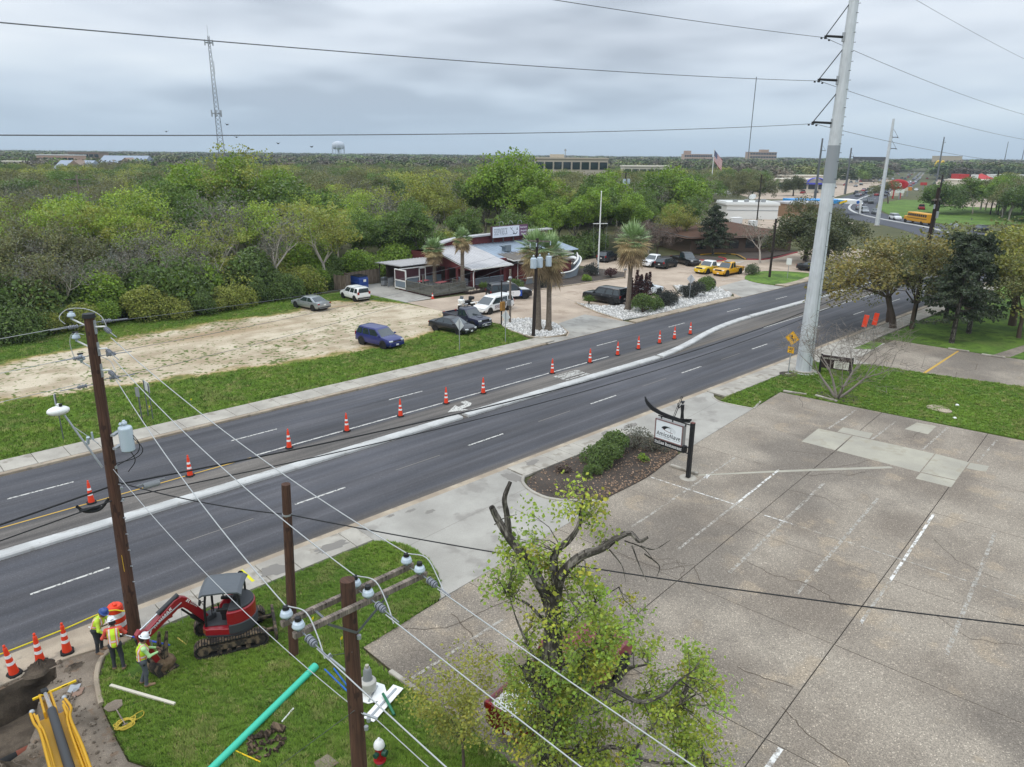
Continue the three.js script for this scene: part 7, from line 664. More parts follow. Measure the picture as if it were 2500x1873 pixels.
// dug pipe, soil heap, stones
{
const p=thing('buried_pipe','black and rust red pipe exposed in the trench','pipe',V(1.0,-0.95,22.1));mesh('black_section',rod(new V3(-5,-0.05,0.1),new V3(0.25,0,0),0.16,0.16,16),M.rubber,p);mesh('clay_section',[rod(new V3(0.25,0,0),new V3(1.05,0.02,-0.02),0.175,0.175,16)],mat(0x7a4231,0.9),p);
const heap=(s,t,r,h,seed,m)=>{const rows=[];for(let i=0;i<=8;i++){const row=[];for(let j=0;j<20;j++){const a=j / 20*2*PI,q=i / 8*r*(0.8 + 0.4*hash2(j,3,seed));row.push([s + Math.cos(a)*q,0.0 + h*Math.pow(1 - i / 8,1.2)*(0.7 + 0.6*hash2(i,j,seed))-(i===8?0.06:0),-(t + Math.sin(a)*q*0.6)]);}rows.push(row);}return gridMesh(rows.reverse(),true);};solo('soil_heap',heap(2.5,24.58,0.62,0.3,7),M.soil,'heap of dark dug soil around the middle cone','soil heap');solo('soil_heap',heap(0.75,20.1,1.0,0.6,9),M.dirt,'pale lumpy spoil heap at the corner of the trench','soil heap');solo('soil_heap',heap(3.3,23.9,0.35,0.1,11),M.soil,'small crumbled soil heap beside the kerbstone','soil heap');
const R=rng(71),N=520,gg=new THREE.IcosahedronGeometry(0.05,0),im=new THREE.InstancedMesh(gg,M.dirt,N),m=new THREE.Matrix4(),q=new THREE.Quaternion(),e=new THREE.Euler();let k=0;while(k<N){const s=-2 + R()*5.4,t=17 + R()*8;if(inPoly(s,t,TRENCH))continue;e.set(R()*6,R()*6,R()*6);const z=0.3 + R()*R()*2.4;m.compose(V(s,0.01,t),q.setFromEuler(e),new V3(z,z*0.7,z));im.setMatrixAt(k,m);k++;}im.name='soil_clods';im.userData={kind:'stuff',label:'loose soil clods and pebbles on the bare ground by the trench',category:'soil'};scene.add(im);
}
// tools and materials on the ground
{
const rodT=(name,label,cat,a,b,r,m,y=0.075)=>{const A=V(a[0],y + r,a[1]),B=V(b[0],y + r,b[1]);return solo(name,rod(A,B,r,r,14),m,label,cat);};
{const A=V(8.95,0.17,18.38),B=V(4.6,0.17,16.5);const teal=mat(0x3fbf9f,0.4);const d=B.clone().sub(A).normalize();const gq=thing('teal_pipe','long teal plastic sewer pipe lying on the lawn','pipe',A);const L=A.distanceTo(B);const pg=new THREE.LatheGeometry([[0.1,0],[0.13,0],[0.13,0.22],[0.105,0.26],[0.105,L],[0.09,L],[0.09,0.02]].map(p=>new THREE.Vector2(p[0],p[1])),20);pg.applyQuaternion(new THREE.Quaternion().setFromUnitVectors(UP,d));mesh('tube',pg,teal,gq);mesh('spigot',new THREE.CylinderGeometry(0.108,0.108,0.02,20).applyQuaternion(new THREE.Quaternion().setFromUnitVectors(UP,d)).translate(d.x*0.4,d.y*0.4,d.z*0.4),mat(0x2f9a80,0.5),gq);}
solo('white_plank',barBox(V(3.88,0.12,22.0),V(5.04,0.12,19.82),0.09,0.06),mat(0xcfc9b8,0.8),'long weathered white plank lying on the lawn near the workers','plank');rodT('white_stick','short white plastic stick beside the teal pipe','stick',[7.57,17.23],[7.06,16.96],0.025,M.white);rodT('blue_pipe','longer thin blue pipe behind the crossarm pole','pipe',[9.13,18.12],[9.13,16.75],0.03,mat(0x1d5fb8,0.4));rodT('blue_pipe','shorter thin blue pipe behind the crossarm pole','pipe',[9.37,17.95],[9.24,16.85],0.03,mat(0x1d5fb8,0.4));rodT('marking_stick','yellow stake lying on the grass by the excavator track','stake',[6.27,22.98],[6.35,22.43],0.02,mat(0xc9b25a,0.8));rodT('yellow_stake','yellow stake lying by the torn stump','stake',[5.6,16.9],[5.95,16.0],0.02,M.hazardYellow);
const shovel=(label,h,b,col,blade,y=0.13,square=true)=>{const g=thing('shovel',label,'shovel',V(b[0],y,b[1]));const H=V(h[0]- b[0],0.03,h[1]- b[1]),d=H.clone().normalize();mesh('handle',rod(new V3(0,0.02,0),H,0.02),M.arm,g);mesh('grip',rod(H.clone().multiplyScalar(0.55),H.clone().multiplyScalar(0.86),0.026),col,g);const a=Math.atan2(-d.z,d.x);mesh('blade',[prism(square?[[0.02,-0.05],[-0.05,-0.15],[-0.36,-0.15],[-0.36,0.15],[-0.05,0.15],[0.02,0.05]]:[[0.02,-0.05],[-0.06,-0.2],[-0.3,-0.26],[-0.42,-0.12],[-0.44,0.1],[-0.32,0.26],[-0.06,0.2],[0.02,0.05]],0.02).rotateX(-PI / 2).rotateY(a)],blade,g);mesh('d_grip',rod(H.clone().add(new V3(-d.z*0.07,0,d.x*0.07)),H.clone().add(new V3(d.z*0.07,0,-d.x*0.07)),0.02),col,g);};const blu=mat(0x1d3f9c,0.5);shovel('shovel with a blue grip and pale steel blade beside the backhoe arm',[2.5,21.8],[2.95,22.6],blu,M.galv,0.03);shovel('rusty bladed shovel with a blue handle beside the backhoe arm',[2.5,21.5],[2.98,22.35],blu,mat(0x8a7060,0.8),0.03);shovel('wide muddy shovel lying at the lawn edge by the yellow sling',[3.68,19.9],[3.68,20.75],M.arm,M.dirt,0.14,false);
const R=rng(15),pts=[];for(let k=0;k<34;k++){const a=k*1.1,r=0.1 + 0.16*R();pts.push(V(3.72 + Math.cos(a)*r*1.3,0.14 + R()*0.05,19.95 + Math.sin(a)*r));}pts.push(V(4.0,0.12,20.15),V(4.25,0.1,20.2),V(4.2,0.1,20.0),V(3.95,0.1,19.95));solo('lifting_sling',tube(pts,0.018,260,5),mat(0xb9a23a,0.8),'tangled yellow lifting sling beside the muddy shovel','sling');
{const c=new V3(6.3,0,-16.5),Q=rng(3),geos=[];for(let k=0;k<60;k++){const a=Q()*6.28,r=Math.sqrt(Q())*0.55;geos.push(box(0.05 + Q()*0.16,0.03 + Q()*0.08,0.04 + Q()*0.05,c.x + Math.cos(a)*r,0.09 + Q()*0.1*(1 - r),c.z + Math.sin(a)*r,Q(),Q()*6,Q()));}geos.push(rbox(0.2,0.22,0.42,0.04,6.85,0.16,-16.75,0.3,0.6,0.2));solo('torn_stump',geos,new THREE.MeshStandardMaterial({roughness:1,map:M.bark.map,color:0xc9b49c}),'splintered remains of a ground down stump on the lawn','stump');}
{ // dismantled street light lying on sign blanks
const g=thing('street_light','dismantled grey street light with its arm lying on the lawn','street light',V(9.55,0.12,16.2));mesh('arm',rod(new V3(-0.08,0.1,-2.2),new V3(0.0,0.14,-0.2),0.04,0.035,10),M.galv,g);mesh('arm_flange',rbox(0.2,0.2,0.06,0.02,-0.08,0.12,-2.2,0,0,0.4),M.galv,g);mesh('reflector',lathe([[0.16,0.55],[0.24,0.5],[0.26,0.46],[0.25,0.24],[0.22,0.16],[0,0.14]],18),mat(0xb8b5ad,0.5),g);mesh('housing',[lathe([[0.16,0.55],[0.14,0.6],[0.13,0.85],[0.09,0.9],[0.09,0.96],[0,0.96]],16)],M.grey,g);mesh('photocell',cyl(0.06,0.06,0.1,0,1.0,0,12),mat(0xa8a294,0.6),g);const s=thing('sign_blank','white octagonal sign blank lying under the dismantled street light','sign',V(9.62,0.15,16.15));mesh('panel',new THREE.CylinderGeometry(0.48,0.48,0.02,8),M.whiteGloss,s);mesh('stiffener',box(0.7,0.03,0.05,0,0.025,0.1,0,0.6,0),M.galv,s);const b=thing('sign_blank','long white sign panel with a rib lying beside the street light','sign',V(9.64,0.17,15.5),Math.atan2(0.53,1.4));mesh('panel',rbox(1.55,0.03,0.38,0.01,0,0,0),M.whiteGloss,b);mesh('stiffener',box(1.3,0.04,0.06,0,0.03,0),M.galv,b);solo('green_bottle',tube([V(9.78,0.26,15.75),V(9.68,0.23,15.3),V(9.6,0.14,14.9)],0.045,8,8),mat(0x1f6b4a,0.35),'dark green plastic tube lying across the white sign panel','tube');}
{ // hydrant
const g=thing('fire_hydrant','red fire hydrant with a white bonnet and green caps','fire hydrant',V(8.33,0.06,13.75),0.4);const red=mat(0xa3161f,0.4);mesh('base',cyl(0.13,0.12,0.16,0,0.06,0,14),M.grey,g);mesh('barrel',lathe([[0.17,0.12],[0.17,0.17],[0.12,0.19],[0.115,0.5],[0.13,0.55],[0.14,0.56],[0.14,0.6]],18),red,g);mesh('bonnet',lathe([[0.15,0.58],[0.155,0.64],[0.13,0.72],[0.08,0.79],[0.035,0.81],[0.035,0.86],[0,0.86]],18),M.whiteGloss,g);const gr=mat(0x1d4a3a,0.5);for(const[x,z,r]of[[0.16,0,0.07],[-0.16,0,0.07],[0,0.17,0.09]])mesh('nozzle_cap',cyl(r,r,0.12,x,0.42,z,12,z?PI / 2:0,0,x?PI / 2:0),gr,g);mesh('flange_bolts',[0,1,2,3,4,5].map(k=>cyl(0.015,0.015,0.08,Math.cos(k*1.05)*0.15,0.15,Math.sin(k*1.05)*0.15,6)),red,g);}
{const P=slab([[6.9,14.5],[7.0,14.98],[7.42,14.99],[7.5,14.5]],0.06,0.12,0.01);solo('meter_lid',P,M.dirt,'brown square meter lid in the grass near the crossarm pole','meter lid');}
const flag=(s,t,c,label,h=0.45,base=0.06)=>{const g=thing('marker_flag',label,'marker flag',V(s,base,t),0.4);mesh('wire',rod(new V3(0,0,0),new V3(0,h,0),0.006),M.galv,g);mesh('flag',box(0.13,0.1,0.006,0.065,h - 0.06,0),c,g);};const yf=mat(0xe0cf12,0.7);flag(9.9,20.32,yf,'yellow marker flag on the lawn beside the stub pole');flag(10.07,18.69,yf,'yellow marker flag at the corner of the car park');flag(10.21,14.76,yf,'yellow marker flag near the parking stop and hydrant');flag(6.71,23.69,mat(0xd8487c,0.7),'pink marker flag on a tall wire below the excavator boom',0.95);flag(13.4,47.7,yf,'yellow marker flag by the guide sign posts',0.4,0.02);flag(15.9,47.35,yf,'yellow marker flag in the middle of the grass verge',0.4,0.02);flag(4.2,48.2,yf,'yellow marker flag on the verge near the slim sign blade',0.4,0.02);
solo('utility_marking',flat([[9.62,25.6],[9.74,25.6],[9.74,24.5],[9.62,24.5]],0.106),mat(0xd8d020,0.8),'yellow utility paint line across the pavement slabs','marking');solo('caution_tape',[tube([V(-2.5,0.95,24.8),V(1.62,0.92,24.75),V(3.27,0.98,24.7),V(4.75,1.12,24.55),V(5.1,1.05,24.3),V(5.35,1.1,24.0)],0.028,36,4)],mat(0xd8c410,0.6),'yellow caution tape strung past the cones to the barrel','tape');
solo('manhole',[cyl(0.42,0.42,0.08,52.0,0.09,-12.6,20),cyl(0.6,0.7,0.04,52.3,0.07,-13.1,20)],M.walkWarm,'concrete manhole ring in the right hand lawn','manhole');solo('cleanout_cap',ball(0.12,50.9,0.1,-11.7,1,0.7,1),M.white,'white cleanout cap on the lawn near the car park edge','cap');solo('cleanout_cap',ball(0.12,53.9,0.1,-12.4,1,0.7,1),M.white,'white cleanout cap on the lawn behind the manhole','cap');solo('paper_litter',box(0.3,0.02,0.2,40.9,0.03,-49.6),M.white,'scrap of white paper on the verge below the black sedan','litter');
}
// ---------- near oak with dead limbs ----------
{
const R=rng(1234),segs=[],tips=[];const W=(r,y,d=0)=>new V3(r*0.7210 + d*0.6929,y,r*0.6929 - d*0.7210);
const limb=(pts,r0,r1,d0=0,d1=0)=>{const c=new THREE.CatmullRomCurve3(pts.map((p,i)=>W(p[0],p[1],lerp(d0,d1,i /(pts.length - 1))+(i?(R()- 0.5)*0.12:0)))),n=pts.length*3;let a=c.getPoint(0);for(let i=1;i<=n;i++){const b=c.getPoint(i / n);segs.push([a,b,lerp(r0,r1,(i - 1)/ n)*(0.94 + 0.12*R()),lerp(r0,r1,i / n)]);a=b;}return c;};
const T=limb([[0.02,-0.1],[0.05,1.04],[-0.03,2.7],[0,3.68],[0.01,5.0],[-0.01,5.62],[-0.17,6.15]],0.34,0.17),live=[];
limb([[-0.05,2.7],[-0.3,3.49],[-0.57,4.13],[-0.74,4.5]],0.2,0.15,0,-0.3);limb([[-0.12,6.0],[-0.45,6.6],[-0.62,6.95],[-0.87,7.31],[-1.11,7.61],[-1.35,8],[-1.47,8.3]],0.15,0.07,0,0.2);limb([[-1.08,7.6],[-1.12,8.07],[-1.18,8.53],[-1.05,8.9]],0.085,0.045,0.15,0.2);
live.push(limb([[0,5.5],[0.09,6.4],[0.16,6.74],[0.57,7.25],[1.06,7.5],[1.38,7.77],[1.67,7.89],[1.85,7.74],[2.02,7.88]],0.15,0.03,0,-0.4),limb([[0.06,6.2],[0.0,7.15],[0.32,7.49],[0.54,7.86],[0.58,8.32],[0.74,8.85]],0.11,0.015,0,0.3),limb([[0.1,2.8],[0.57,3.26],[1.01,3.54],[1.5,3.89],[1.79,4.46],[2.18,4.69]],0.15,0.02,0,-0.6),limb([[1.4,3.8],[2.09,3.55],[2.61,3.9],[2.9,4.29],[3.21,4.78]],0.065,0.015,-0.4,-0.9),limb([[0.05,4.1],[0.37,4.33],[0.68,4.67],[0.97,5.05]],0.07,0.03,0,-0.5),limb([[0.1,1.3],[0.99,1.62],[1.6,1.92],[2.45,1.6],[3.77,1.7]],0.09,0.02,0,-0.6),limb([[0,3.4],[-0.4,4.2],[-0.8,5],[-1.0,5.6]],0.05,0.015,0,0.4),limb([[0,4.6],[0.6,5.4],[1.2,5.8],[1.6,6.0]],0.06,0.015,0,0.5),limb([[-0.1,5.2],[-0.6,5.9],[-1.1,6.3]],0.05,0.015,0,-0.3),limb([[2.0,1.75],[2.6,2.6],[3.2,3.0]],0.05,0.015,-0.4,0),limb([[0.4,3.1],[0.9,2.5],[1.6,2.7],[2.4,2.9]],0.07,0.015,0,0.5));
for(const p of[[[1.53,7.73],[1.96,7.54],[2.25,7.2]],[[1.9,7.6],[2.2,7.5],[2.53,7.81]],[[1.7,7.6],[1.9,7.1],[2.1,6.7]],[[1.2,7.5],[1.5,7.1],[1.6,6.7]],[[2.0,7.4],[2.35,7.1],[2.3,6.8]],[[-1.4,8.1],[-1.2,8.25],[-0.9,8.4]]])limb(p,0.022,0.006,-0.3,-0.35);
const poly=[[-1.29,6.96],[-1.03,7.87],[-0.24,8.34],[0.05,8.61],[0.67,9],[0.99,8.52],[0.83,8.16],[1.2,7.73],[1.4,7.4],[0.93,7.05],[0.94,6.44],[1.02,6.13],[1.57,6.1],[1.89,5.35],[2.84,5.07],[3.49,4.78],[3.89,4.11],[4.17,3.5],[3.66,2.75],[3.93,1.94],[4.74,1.1],[-1.52,0.9],[-1.36,2.69],[-0.94,3.67],[-1.24,4.58],[-1.27,5.71],[-1.52,6.45]];
const pool=[];for(const c of live)for(let i=3;i<=14;i++)pool.push(c.getPoint(i / 14));for(let i=5;i<=14;i++)pool.push(T.getPoint(i / 14));const L=[];let n=0,guard=0;while(n<330&&guard++<9000){const r=-1.55 + R()*6.3,y=0.9 + R()*8.2;if(!inPoly(r,y,poly))continue;if(fbm(r / 6 + 0.5,y / 10,9,12,2,3)<0.42)continue;const p=W(r,y,(R()- 0.5)*(y>6.3?1.0:2.2));let best=null,bd=9;for(const q of pool){const d=q.distanceTo(p);if(d<bd){bd=d;best=q;}}if(bd>1.5||(y>6.3&&R()<0.45))continue;n++;const mid=best.clone().lerp(p,0.5).add(new V3((R()- 0.5)*0.25,(R()- 0.3)*0.2,(R()- 0.5)*0.25));segs.push([best,mid,0.02,0.013],[mid,p,0.013,0.006]);for(let j=0;j<4;j++)segs.push([mid.clone().lerp(p,0.3 + 0.6*R()),p.clone().add(new V3((R()- 0.5)*0.6,(R()- 0.5)*0.5,(R()- 0.5)*0.6)),0.006,0.003]);const cr=0.2 + R()*0.2,c=tone(R,0.22,0.16),yel=R()<0.3?1.25:1;for(let k=0;k<74;k++){const v=tone(R,0.3,0.1),q=new V3((R()+ R()- 1),(R()+ R()- 1)*0.8,(R()+ R()- 1)).multiplyScalar(cr*1.4).add(p);L.push([q,0.055 + R()*0.05,c[0]*v[0]*yel,c[1]*v[1],c[2]*v[2]]);}}
const g=thing('oak_tree','gnarled near oak with dead upper limbs and fresh yellow green leaves','tree',V(10.9,0.05,9.85));shared('trunk',branchGeo(segs,10),M.bark,g);shared('crown',leafGeo(L,R,0.4),leafMat(0.30,0.40,0.045),g);mesh('cut_face',cyl(0.15,0.15,0.02,0,0,0,12,0.5,0,0.5).translate(...W(-0.76,4.54,-0.3).toArray()),mat(0x8a7f70,0.9),g);
// budding sapling beside it
const Q=rng(88),t=grow(Q,{levels:4,trunk:0.9,r:0.05,spread:0.5,spread0:0.5,wiggle:0.25,lift:0.06,ratio:0.84,forks:4,split:0.5});const s=thing('sapling','small budding tree with yellow green tips left of the near oak','tree',V(9.75,0.06,11.9));const LL=[];for(const p of t.tips.concat(t.fine))for(let k=0;k<6;k++){const v=tone(Q,0.3,0.14);LL.push([p.clone().add(new V3((Q()- 0.5)*0.4,(Q()- 0.3)*0.35,(Q()- 0.5)*0.4)),0.045 + Q()*0.04,...v]);}shared('trunk',branchGeo(t.segs),M.twigBrown,s);shared('crown',leafGeo(LL,Q),leafMat(0.36,0.36,0.06),s);const b=new THREE.Box3().setFromObject(s);s.scale.multiplyScalar(3.9 / b.max.y);
const s2=dup(s,V(11.9,0.06,10.9),2.1,undefined,'lower budding tree with yellow green tips right of the near oak trunk');s2.scale.multiplyScalar(0.8);
}
// ---------- workers ----------
{
const COL={shirt:[0.55,0.75,0.06],orange:[0.62,0.09,0.06],pale:[0.45,0.72,0.32],trouser:[0.035,0.038,0.045],jean:[0.075,0.085,0.1],skin:[0.2,0.11,0.075],boot:[0.27,0.17,0.1],glove:[0.03,0.03,0.035]};
const smin=(a,b,k)=>{const h=clamp(0.5 + 0.5*(b - a)/ k);return lerp(b,a,h)- k*h*(1 - h);};
const cap=(p,a,b,ra,rb)=>{const ax=b.x - a.x,ay=b.y - a.y,az=b.z - a.z,px=p[0]- a.x,py=p[1]- a.y,pz=p[2]- a.z,h=clamp((px*ax + py*ay + pz*az)/(ax*ax + ay*ay + az*az + 1e-9));return Math.hypot(px - ax*h,py - ay*h,pz - az*h)- lerp(ra,rb,h);};
function march(bones,lo,size,res,k,clip){const mc=new MarchingCubes(res,new THREE.MeshStandardMaterial(),false,false,90000),d=size / res,N=res;mc.isolation=0;const p=[0,0,0];for(let z=0;z<N;z++)for(let y=0;y<N;y++)for(let x=0;x<N;x++){p[0]=lo.x + x*d;p[1]=lo.y + y*d;p[2]=lo.z + z*d;let v=9;for(const b of bones){if(p[1]<b.lo||p[1]>b.hi)continue;v=smin(v,cap(p,b.a,b.b,b.ra,b.rb),k);}if(clip)v=Math.max(v,clip(p));mc.field[z*N*N + y*N + x]=-v;}mc.update();const n=mc.count*1,pos=new Float32Array(n*3),nor=new Float32Array(n*3);for(let i=0;i<n;i++){for(let c=0;c<3;c++){pos[3*i + c]=((mc.positionArray[3*i + c]+ 1)/ 2)*size +[lo.x,lo.y,lo.z][c];nor[3*i + c]=mc.normalArray[3*i + c];}}const g=new THREE.BufferGeometry();g.setAttribute('position',new THREE.BufferAttribute(pos,3));g.setAttribute('normal',new THREE.BufferAttribute(nor,3));return g;}
const B=(a,b,ra,rb,c)=>({a,b,ra,rb,c,lo:Math.min(a.y,b.y)- Math.max(ra,rb)- 0.12,hi:Math.max(a.y,b.y)+ Math.max(ra,rb)+ 0.12});
const colour=(g,bones)=>{const P=g.attributes.position,c=new Float32Array(P.count*3),p=[0,0,0];for(let i=0;i<P.count;i++){p[0]=P.getX(i);p[1]=P.getY(i);p[2]=P.getZ(i);let bd=9,bc=null;for(const b of bones){const v=cap(p,b.a,b.b,b.ra,b.rb);if(v<bd){bd=v;bc=b.c;}}c.set(bc,3*i);}g.setAttribute('color',new THREE.BufferAttribute(c,3));return g;};
const vc=new THREE.MeshStandardMaterial({vertexColors:true,roughness:0.85});
function person(o){ // local frame: +z forward, +x to the person's left
const J=o.J,v=(k)=>new V3(...J[k]);const up=o.sleeve,tr=o.trouser,bones=[];const add=(a,b,ra,rb,c)=>bones.push(B(v(a),v(b),ra,rb,c));
add('pelvis','chest',0.135,0.155,up);add('chest','neck',0.14,0.06,up);bones.push(B(v('shL'),v('shR'),0.075,0.075,up));for(const s of['L','R']){add('sh' + s,'el' + s,0.062,0.048,up);add('el' + s,'wr' + s,0.046,0.034,o.fore||up);add('hip' + s,'kn' + s,0.095,0.066,tr);add('kn' + s,'an' + s,0.064,0.05,tr);add('an' + s,'toe' + s,0.055,0.045,COL.boot);}bones.push(B(v('hipL'),v('hipR'),0.11,0.11,tr));add('neck','head',0.055,0.06,COL.skin);
const body=colour(march(bones,new V3(-0.9,-0.06,-0.9),1.85,132,0.05),bones);
// head
const h=v('head'),f=new V3(...(o.face||[0,-0.15,1])).normalize(),lf=new V3(0,1,0).cross(f).normalize(),u=f.clone().cross(lf);const at=(x,y,z)=>h.clone().addScaledVector(lf,x).addScaledVector(u,y).addScaledVector(f,z);const hb=[B(at(0,0.05,-0.02),at(0,0.08,0.0),0.098,0.098,COL.skin),B(at(0,-0.05,0.03),at(0,-0.08,0.055),0.065,0.045,COL.skin),B(at(0,0.02,0.09),at(0,-0.015,0.112),0.014,0.018,COL.skin),B(at(0.095,0.0,-0.01),at(0.098,-0.03,-0.005),0.02,0.016,COL.skin),B(at(-0.095,0.0,-0.01),at(-0.098,-0.03,-0.005),0.02,0.016,COL.skin),B(at(0,-0.06,0.085),at(0,-0.062,0.088),0.022,0.02,[0.16,0.07,0.05]),B(at(0.036,0.025,0.082),at(0.037,0.025,0.083),0.014,0.014,[0.03,0.02,0.02]),B(at(-0.036,0.025,0.082),at(-0.037,0.025,0.083),0.014,0.014,[0.03,0.02,0.02]),B(v('neck'),at(0,-0.06,-0.02),0.055,0.06,COL.skin),B(at(0,0.04,-0.05),at(0,0.1,-0.04),0.098,0.09,[0.02,0.016,0.014])];const head=colour(march(hb,h.clone().add(new V3(-0.17,-0.18,-0.17)),0.36,84,0.02),hb);const geos=[body,head];
// hands curled round the tool
for(const s of['L','R']){const w=v('wr' + s),e=v('el' + s),d=w.clone().sub(e).normalize(),ax=new V3(...(o.grip||[1,0,0])).normalize(),nrm=ax.clone().cross(d).normalize();const q=(a,b,c)=>w.clone().addScaledVector(d,a).addScaledVector(ax,b).addScaledVector(nrm,c);const hbn=[B(w.clone().addScaledVector(d,-0.03),q(0.07,0,0),0.03,0.036,o.glove||COL.skin)];[[-0.033,0.9],[-0.011,1.0],[0.011,0.96],[0.033,0.8]].forEach(([b,l])=>{const c=o.glove||COL.skin;hbn.push(B(q(0.08,b,0),q(0.08 + 0.035*l,b,0.018),0.011,0.0105,c),B(q(0.08 + 0.035*l,b,0.018),q(0.085 + 0.02*l,b,0.05),0.0105,0.0095,c),B(q(0.085 + 0.02*l,b,0.05),q(0.06,b,0.058),0.0095,0.0085,c));});hbn.push(B(q(0.02,0.035,0.012),q(0.055,0.05,0.035),0.013,0.011,o.glove||COL.skin),B(q(0.055,0.05,0.035),q(0.08,0.025,0.052),0.011,0.009,o.glove||COL.skin));geos.push(colour(march(hbn,w.clone().add(new V3(-0.13,-0.13,-0.13)).addScaledVector(d,0.05),0.27,84,0.007),hbn));}
const g=thing('person',o.label,'person',V(o.s,o.y,o.t),Math.atan2(o.dir[0],-o.dir[1]));mesh('body',geos,vc,g);
// vest over the torso
if(o.vest){const tb=[B(v('pelvis'),v('chest'),0.155,0.178,0),B(v('chest'),v('neck').lerp(v('chest'),0.25),0.165,0.10,0),B(v('shL').lerp(v('shR'),0.12),v('shR').lerp(v('shL'),0.12),0.082,0.082,0)],pe=v('pelvis'),nk=v('neck');const vg=march(tb,new V3(-0.45,pe.y - 0.2,pe.z - 0.5),1.0,84,0.05,p=>Math.max(pe.y - 0.08 - p[1],p[1]- nk.y + 0.0));const P=vg.attributes.position,cc=new Float32Array(P.count*3);const Y=[0.50,0.74,0.03],O=[0.75,0.16,0.07],S=[0.68,0.66,0.62];for(let i=0;i<P.count;i++){const x=P.getX(i),k=(P.getY(i)- pe.y)/(nk.y - pe.y);let c=Y;const st=(dd,w)=>{if(Math.abs(dd)<w*0.5)c=S;else if(Math.abs(dd)<w)c=O;};st(k - 0.28,0.1);st(Math.abs(x)- 0.105,0.042);cc.set(c,3*i);}vg.setAttribute('color',new THREE.BufferAttribute(cc,3));mesh('safety_vest',vg,vc,g);}
if(o.belt)mesh('tool_belt',[new THREE.TorusGeometry(0.15,0.03,6,18).rotateX(PI / 2).translate(J.pelvis[0],J.pelvis[1]- 0.02,J.pelvis[2]),rbox(0.1,0.14,0.07,0.02,J.pelvis[0]- 0.15,J.pelvis[1]- 0.09,J.pelvis[2])],M.black,g);
const hg=[lathe([[0.118,0.0],[0.122,0.03],[0.115,0.08],[0.085,0.13],[0.04,0.152],[0,0.156]],20),lathe([[0.116,0.0],[0.165,-0.008],[0.168,0.002],[0.118,0.014]],20),rbox(0.03,0.02,0.2,0.008,0,0.148,0)];const hm=mesh('hard_hat',hg,o.hat,g);hm.position.copy(at(0,0.09,-0.005));hm.quaternion.setFromRotationMatrix(new THREE.Matrix4().makeBasis(lf,u,f));return g;
}
const stand=(o={})=>Object.assign({pelvis:[0,0.97,0],chest:[0,1.28,0.05],neck:[0,1.5,0.08],head:[0,1.62,0.13],shL:[0.19,1.42,0.06],shR:[-0.19,1.42,0.06],hipL:[0.09,0.92,0],hipR:[-0.09,0.92,0],knL:[0.11,0.5,0.05],knR:[-0.11,0.5,0.03],anL:[0.12,0.08,0.0],anR:[-0.12,0.08,-0.02],toeL:[0.15,0.04,0.17],toeR:[-0.15,0.04,0.15],elL:[0.27,1.14,0.14],elR:[-0.27,1.14,0.14],wrL:[0.16,1.04,0.36],wrR:[-0.16,1.0,0.36]},o);
person({label:'worker in a blue hard hat and lime shirt leaning over a long pole',s:4.12,y:0.075,t:23.98,dir:[0.75,-0.66],sleeve:COL.shirt,trouser:COL.trouser,glove:COL.glove,hat:mat(0x33508f,0.4),vest:true,face:[0,-0.75,1],J:stand({chest:[0,1.22,0.14],neck:[0,1.4,0.24],head:[0,1.5,0.31],shL:[0.19,1.34,0.19],shR:[-0.19,1.34,0.19],elL:[0.28,1.08,0.3],elR:[-0.3,1.06,0.26],wrL:[0.2,0.92,0.44],wrR:[-0.24,0.9,0.4]})});
person({label:'worker in a white hard hat and orange sleeves seen from behind',s:4.33,y:0.065,t:22.72,dir:[0.35,0.93],sleeve:COL.orange,fore:COL.orange,trouser:COL.trouser,hat:mat(0xe6e8ea,0.35),vest:true,face:[0.3,-0.5,1],J:stand({chest:[0,1.26,0.1],neck:[0,1.46,0.17],head:[0,1.57,0.22],shL:[0.19,1.4,0.13],shR:[-0.19,1.4,0.13],elL:[0.33,1.16,0.12],elR:[-0.33,1.18,0.16],wrL:[0.26,1.02,0.34],wrR:[-0.26,1.04,0.36],anR:[-0.16,0.1,-0.14],toeR:[-0.18,0.05,0.02],knR:[-0.13,0.5,0.0]})});
person({label:'worker in a white hard hat and pale green sleeves with a tool belt',s:4.72,y:0.065,t:21.33,dir:[0.98,-0.1],sleeve:COL.pale,trouser:COL.jean,belt:true,hat:mat(0xe6e8ea,0.35),vest:true,face:[0.2,-0.45,1],J:stand({elL:[0.24,1.16,0.2],elR:[-0.24,1.14,0.18],wrL:[0.14,1.1,0.44],wrR:[-0.12,1.1,0.43],toeR:[-0.14,0.04,0.2],anL:[0.14,0.08,-0.1],toeL:[0.17,0.04,0.06]})});
const a=V(3.98,1.0,24.25),b=V(5.62,0.92,21.6);const g=thing('fibreglass_pole','long white and blue fibreglass pole held by the workers','pole',a);const q=b.clone().sub(a);mesh('white_section',rod(new V3(),q.clone().multiplyScalar(0.55),0.022),M.white,g);mesh('blue_section',rod(q.clone().multiplyScalar(0.55),q,0.03),mat(0x2746b8,0.5),g);
}
